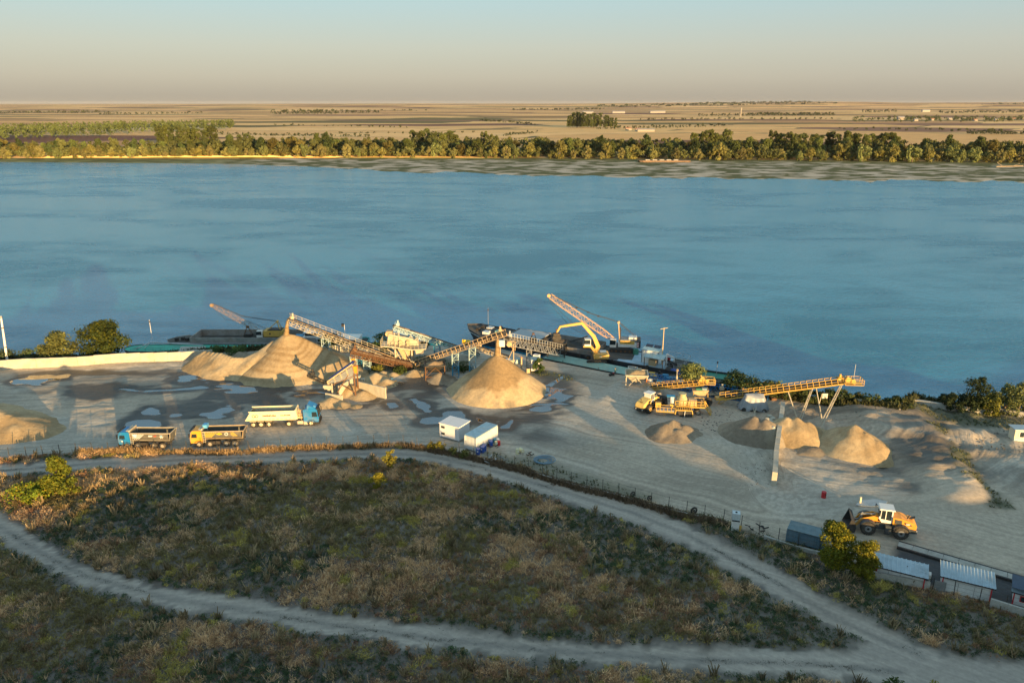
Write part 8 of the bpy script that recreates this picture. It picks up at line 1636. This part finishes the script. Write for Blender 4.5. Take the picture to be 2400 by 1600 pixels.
p = P(1442, 879); person('person', 'person in dark work clothes standing on the pale quay beside the pontoon', (p.x, p.y, gh(p.x, p.y)), .5, J, Rr, E_, mat('teal_jacket', (.04, .09, .11), .8), mat('dark_trousers', (.02, .022, .03), .8))
p = P(1435, 880); e = empty('small_pump', (p.x, p.y, gh(p.x, p.y)), .2, 'low black machine on the ground at the feet of the standing person', 'machine'); q = MB().use(M_BLACK); q.box((0, 0, .3), (.7, .45, .4)); q.obj('engine', e); MB().use(M_RED).box((.25, 0, .6), (.25, .3, .2)).obj('red_cap', e)
for x in (-.55, .2): MB().use(M_TYRE).tube((x, -.3, .2), (x, .3, .2), .2, n=10).obj('wheel', e)
# people watching from the hill crest; their long shadows fall on the foot of the cone heap
for i, (ss, lb) in enumerate(((61.6, 'person standing alone on the hill crest above the yard'), (63.6, 'person standing left of a pair on the hill crest'), (64.5, 'person standing right in a pair on the hill crest'))):
    t0 = -21; x = .873*ss-.488*t0; y = .488*ss+.873*t0; person('person', lb, (x, y, gh(x, y)-.05), math.pi*.85+i*.3, J, Rr, E_, M_GREYS, M_DARKS)
# wreck on the far sandbank and farm buildings beyond
def far_o(px, py, z): return P(px, py, z)
p = P(1555, 380, -1.4); e = empty('rusty_barge_wreck', (p.x, p.y, -1.6), -.04, 'rusty barge wreck stranded on the far sandbank', 'barge'); M_WR = mat('wreck_rust', (.19, .13, .09), .9, var=.3, scale=.3)
hull(e, 53, 9, -.6, 2.0, M_WR, M_WR, 5, 1)
for k in range(5): MB().use(M_CONC2).box((-16+7*k, 0, 2.3), (4.5, 5, .8)).obj('deck_debris', e)
p = P(1503, 292); Yf = 1500
def farm(label, px, Y, w, d, h, m, roof, name='farm_building'):
    x = (px-1200)/F/(PC+.31*PS)*Y; e = empty(name, (x, Y, far_z(px, Y)), 0, label, 'building'); MB().use(m).box((0, 0, h/2), (w, d, h)).obj('wall', e); MB().use(roof).prism([(-w/2-.5, h), (0, h+h*.5), (w/2+.5, h)], -d/2-.5, d/2+.5, Matrix.Rotation(0, 3, 'Z')).obj('roof', e) if d > w else MB().use(roof).hexa([Vector(v) for v in ((-w/2-.5, -d/2-.5, h), (w/2+.5, -d/2-.5, h), (w/2+.5, d/2+.5, h), (-w/2-.5, d/2+.5, h), (-w/2-.5, -.2, h*1.5), (w/2+.5, -.2, h*1.5), (w/2+.5, .2, h*1.5), (-w/2-.5, .2, h*1.5))]).obj('roof', e)
M_FR = mat('far_white_roof', (.27, .26, .25), .5, var=.05); M_FW = mat('far_wall', (.3, .27, .23), .8); M_FRR = mat('far_tile_roof', (.32, .15, .10), .8)
for a in (('long farm shed with white roof beyond the riverside wood', 1516, 1560, 34, 9, 4, M_FW, M_FR), ('small farm house left of the long white roofed shed', 1497, 1600, 10, 8, 4, M_FW, M_FRR), ('farm barn right of the isolated poplar clump', 1475, 1640, 12, 8, 4, M_FW, M_FRR), ('white farm hall seen above the isolated poplar clump', 1378, 4300, 60, 20, 9, M_FR, M_FR), ('leftmost of two white halls right of the poplar clump', 1450, 4400, 70, 20, 9, M_FR, M_FR), ('white hall in the middle distance fields', 1532, 4500, 40, 20, 9, M_FR, M_FR), ('white hall beside another in the middle distance', 1547, 4550, 60, 20, 9, M_FR, M_FR), ('pale block at the left end of the far village', 2114, 2700, 22, 14, 8, M_FW, M_FR), ('white building at the foot of the far hills on the right', 2170, 5200, 50, 20, 10, M_FR, M_FR)): farm(*a)
for k, px in enumerate((2150, 2190, 2230, 2290, 2340, 2380)): farm(['house with pale walls at the left of the far village', 'house left of the village middle', 'house at the village middle', 'house right of the village middle', 'house near the village right end', 'house at the right end of the far village'][k]+' among dark trees', px, 2500+90*(k % 3), 12, 9, 5, M_FW, M_FRR if k % 2 else M_FR, 'village_house')
Y = 3300; x = (1737-1200)/F/(PC+.31*PS)*Y; e = empty('water_tower', (x, Y, far_z(1737, Y)), 0, 'slender cream water tower rising from the far hedgerows', 'tower'); MB().use(M_FW).tube((0, 0, 0), (0, 0, 30), 3.0, 2.4, 12).obj('shaft', e); MB().use(M_FW).tube((0, 0, 30), (0, 0, 36), 3.6, 3.2, 12).obj('tank', e)
# driftwood at far right bank
p = P(2370, 392, -1.5); q = MB().use(mat('driftwood', (.3, .24, .17), .9)); q.tube((-14, 0, .5), (12, 2, 1), .5, n=6); q.tube((-8, 0, .8), (-12, 3, 4), .3, n=5); q.tube((2, 1, 1), (6, -2, 3.5), .3, n=5); ob = q.obj('driftwood_trunk'); ob.location = p; tag(ob, 'bleached fallen tree trunk lying on the far sandbank', 'driftwood')
# ---------------------------------------------------------------- haze
hm = bpy.data.materials.new('haze_air'); hm.use_nodes = True; hn = hm.node_tree; hn.nodes.clear()
ho = hn.nodes.new('ShaderNodeOutputMaterial'); hv = hn.nodes.new('ShaderNodeVolumePrincipled')
hv.inputs['Color'].default_value = (.97, .93, .9, 1); hv.inputs['Density'].default_value = 1.1e-5; hv.inputs['Anisotropy'].default_value = .0
hn.links.new(hv.outputs[0], ho.inputs['Volume'])
mb = MB().use(hm); mb.hexa([(-19500, -300, -6), (19500, -300, -6), (19500, 24500, -6), (-19500, 24500, -6), (-19500, -300, 86), (19500, -300, 86), (19500, 24500, 86), (-19500, 24500, 86)])
hz_ = tag(mb.obj('haze'), 'thin pale haze lying over the river plain', kind='stuff')
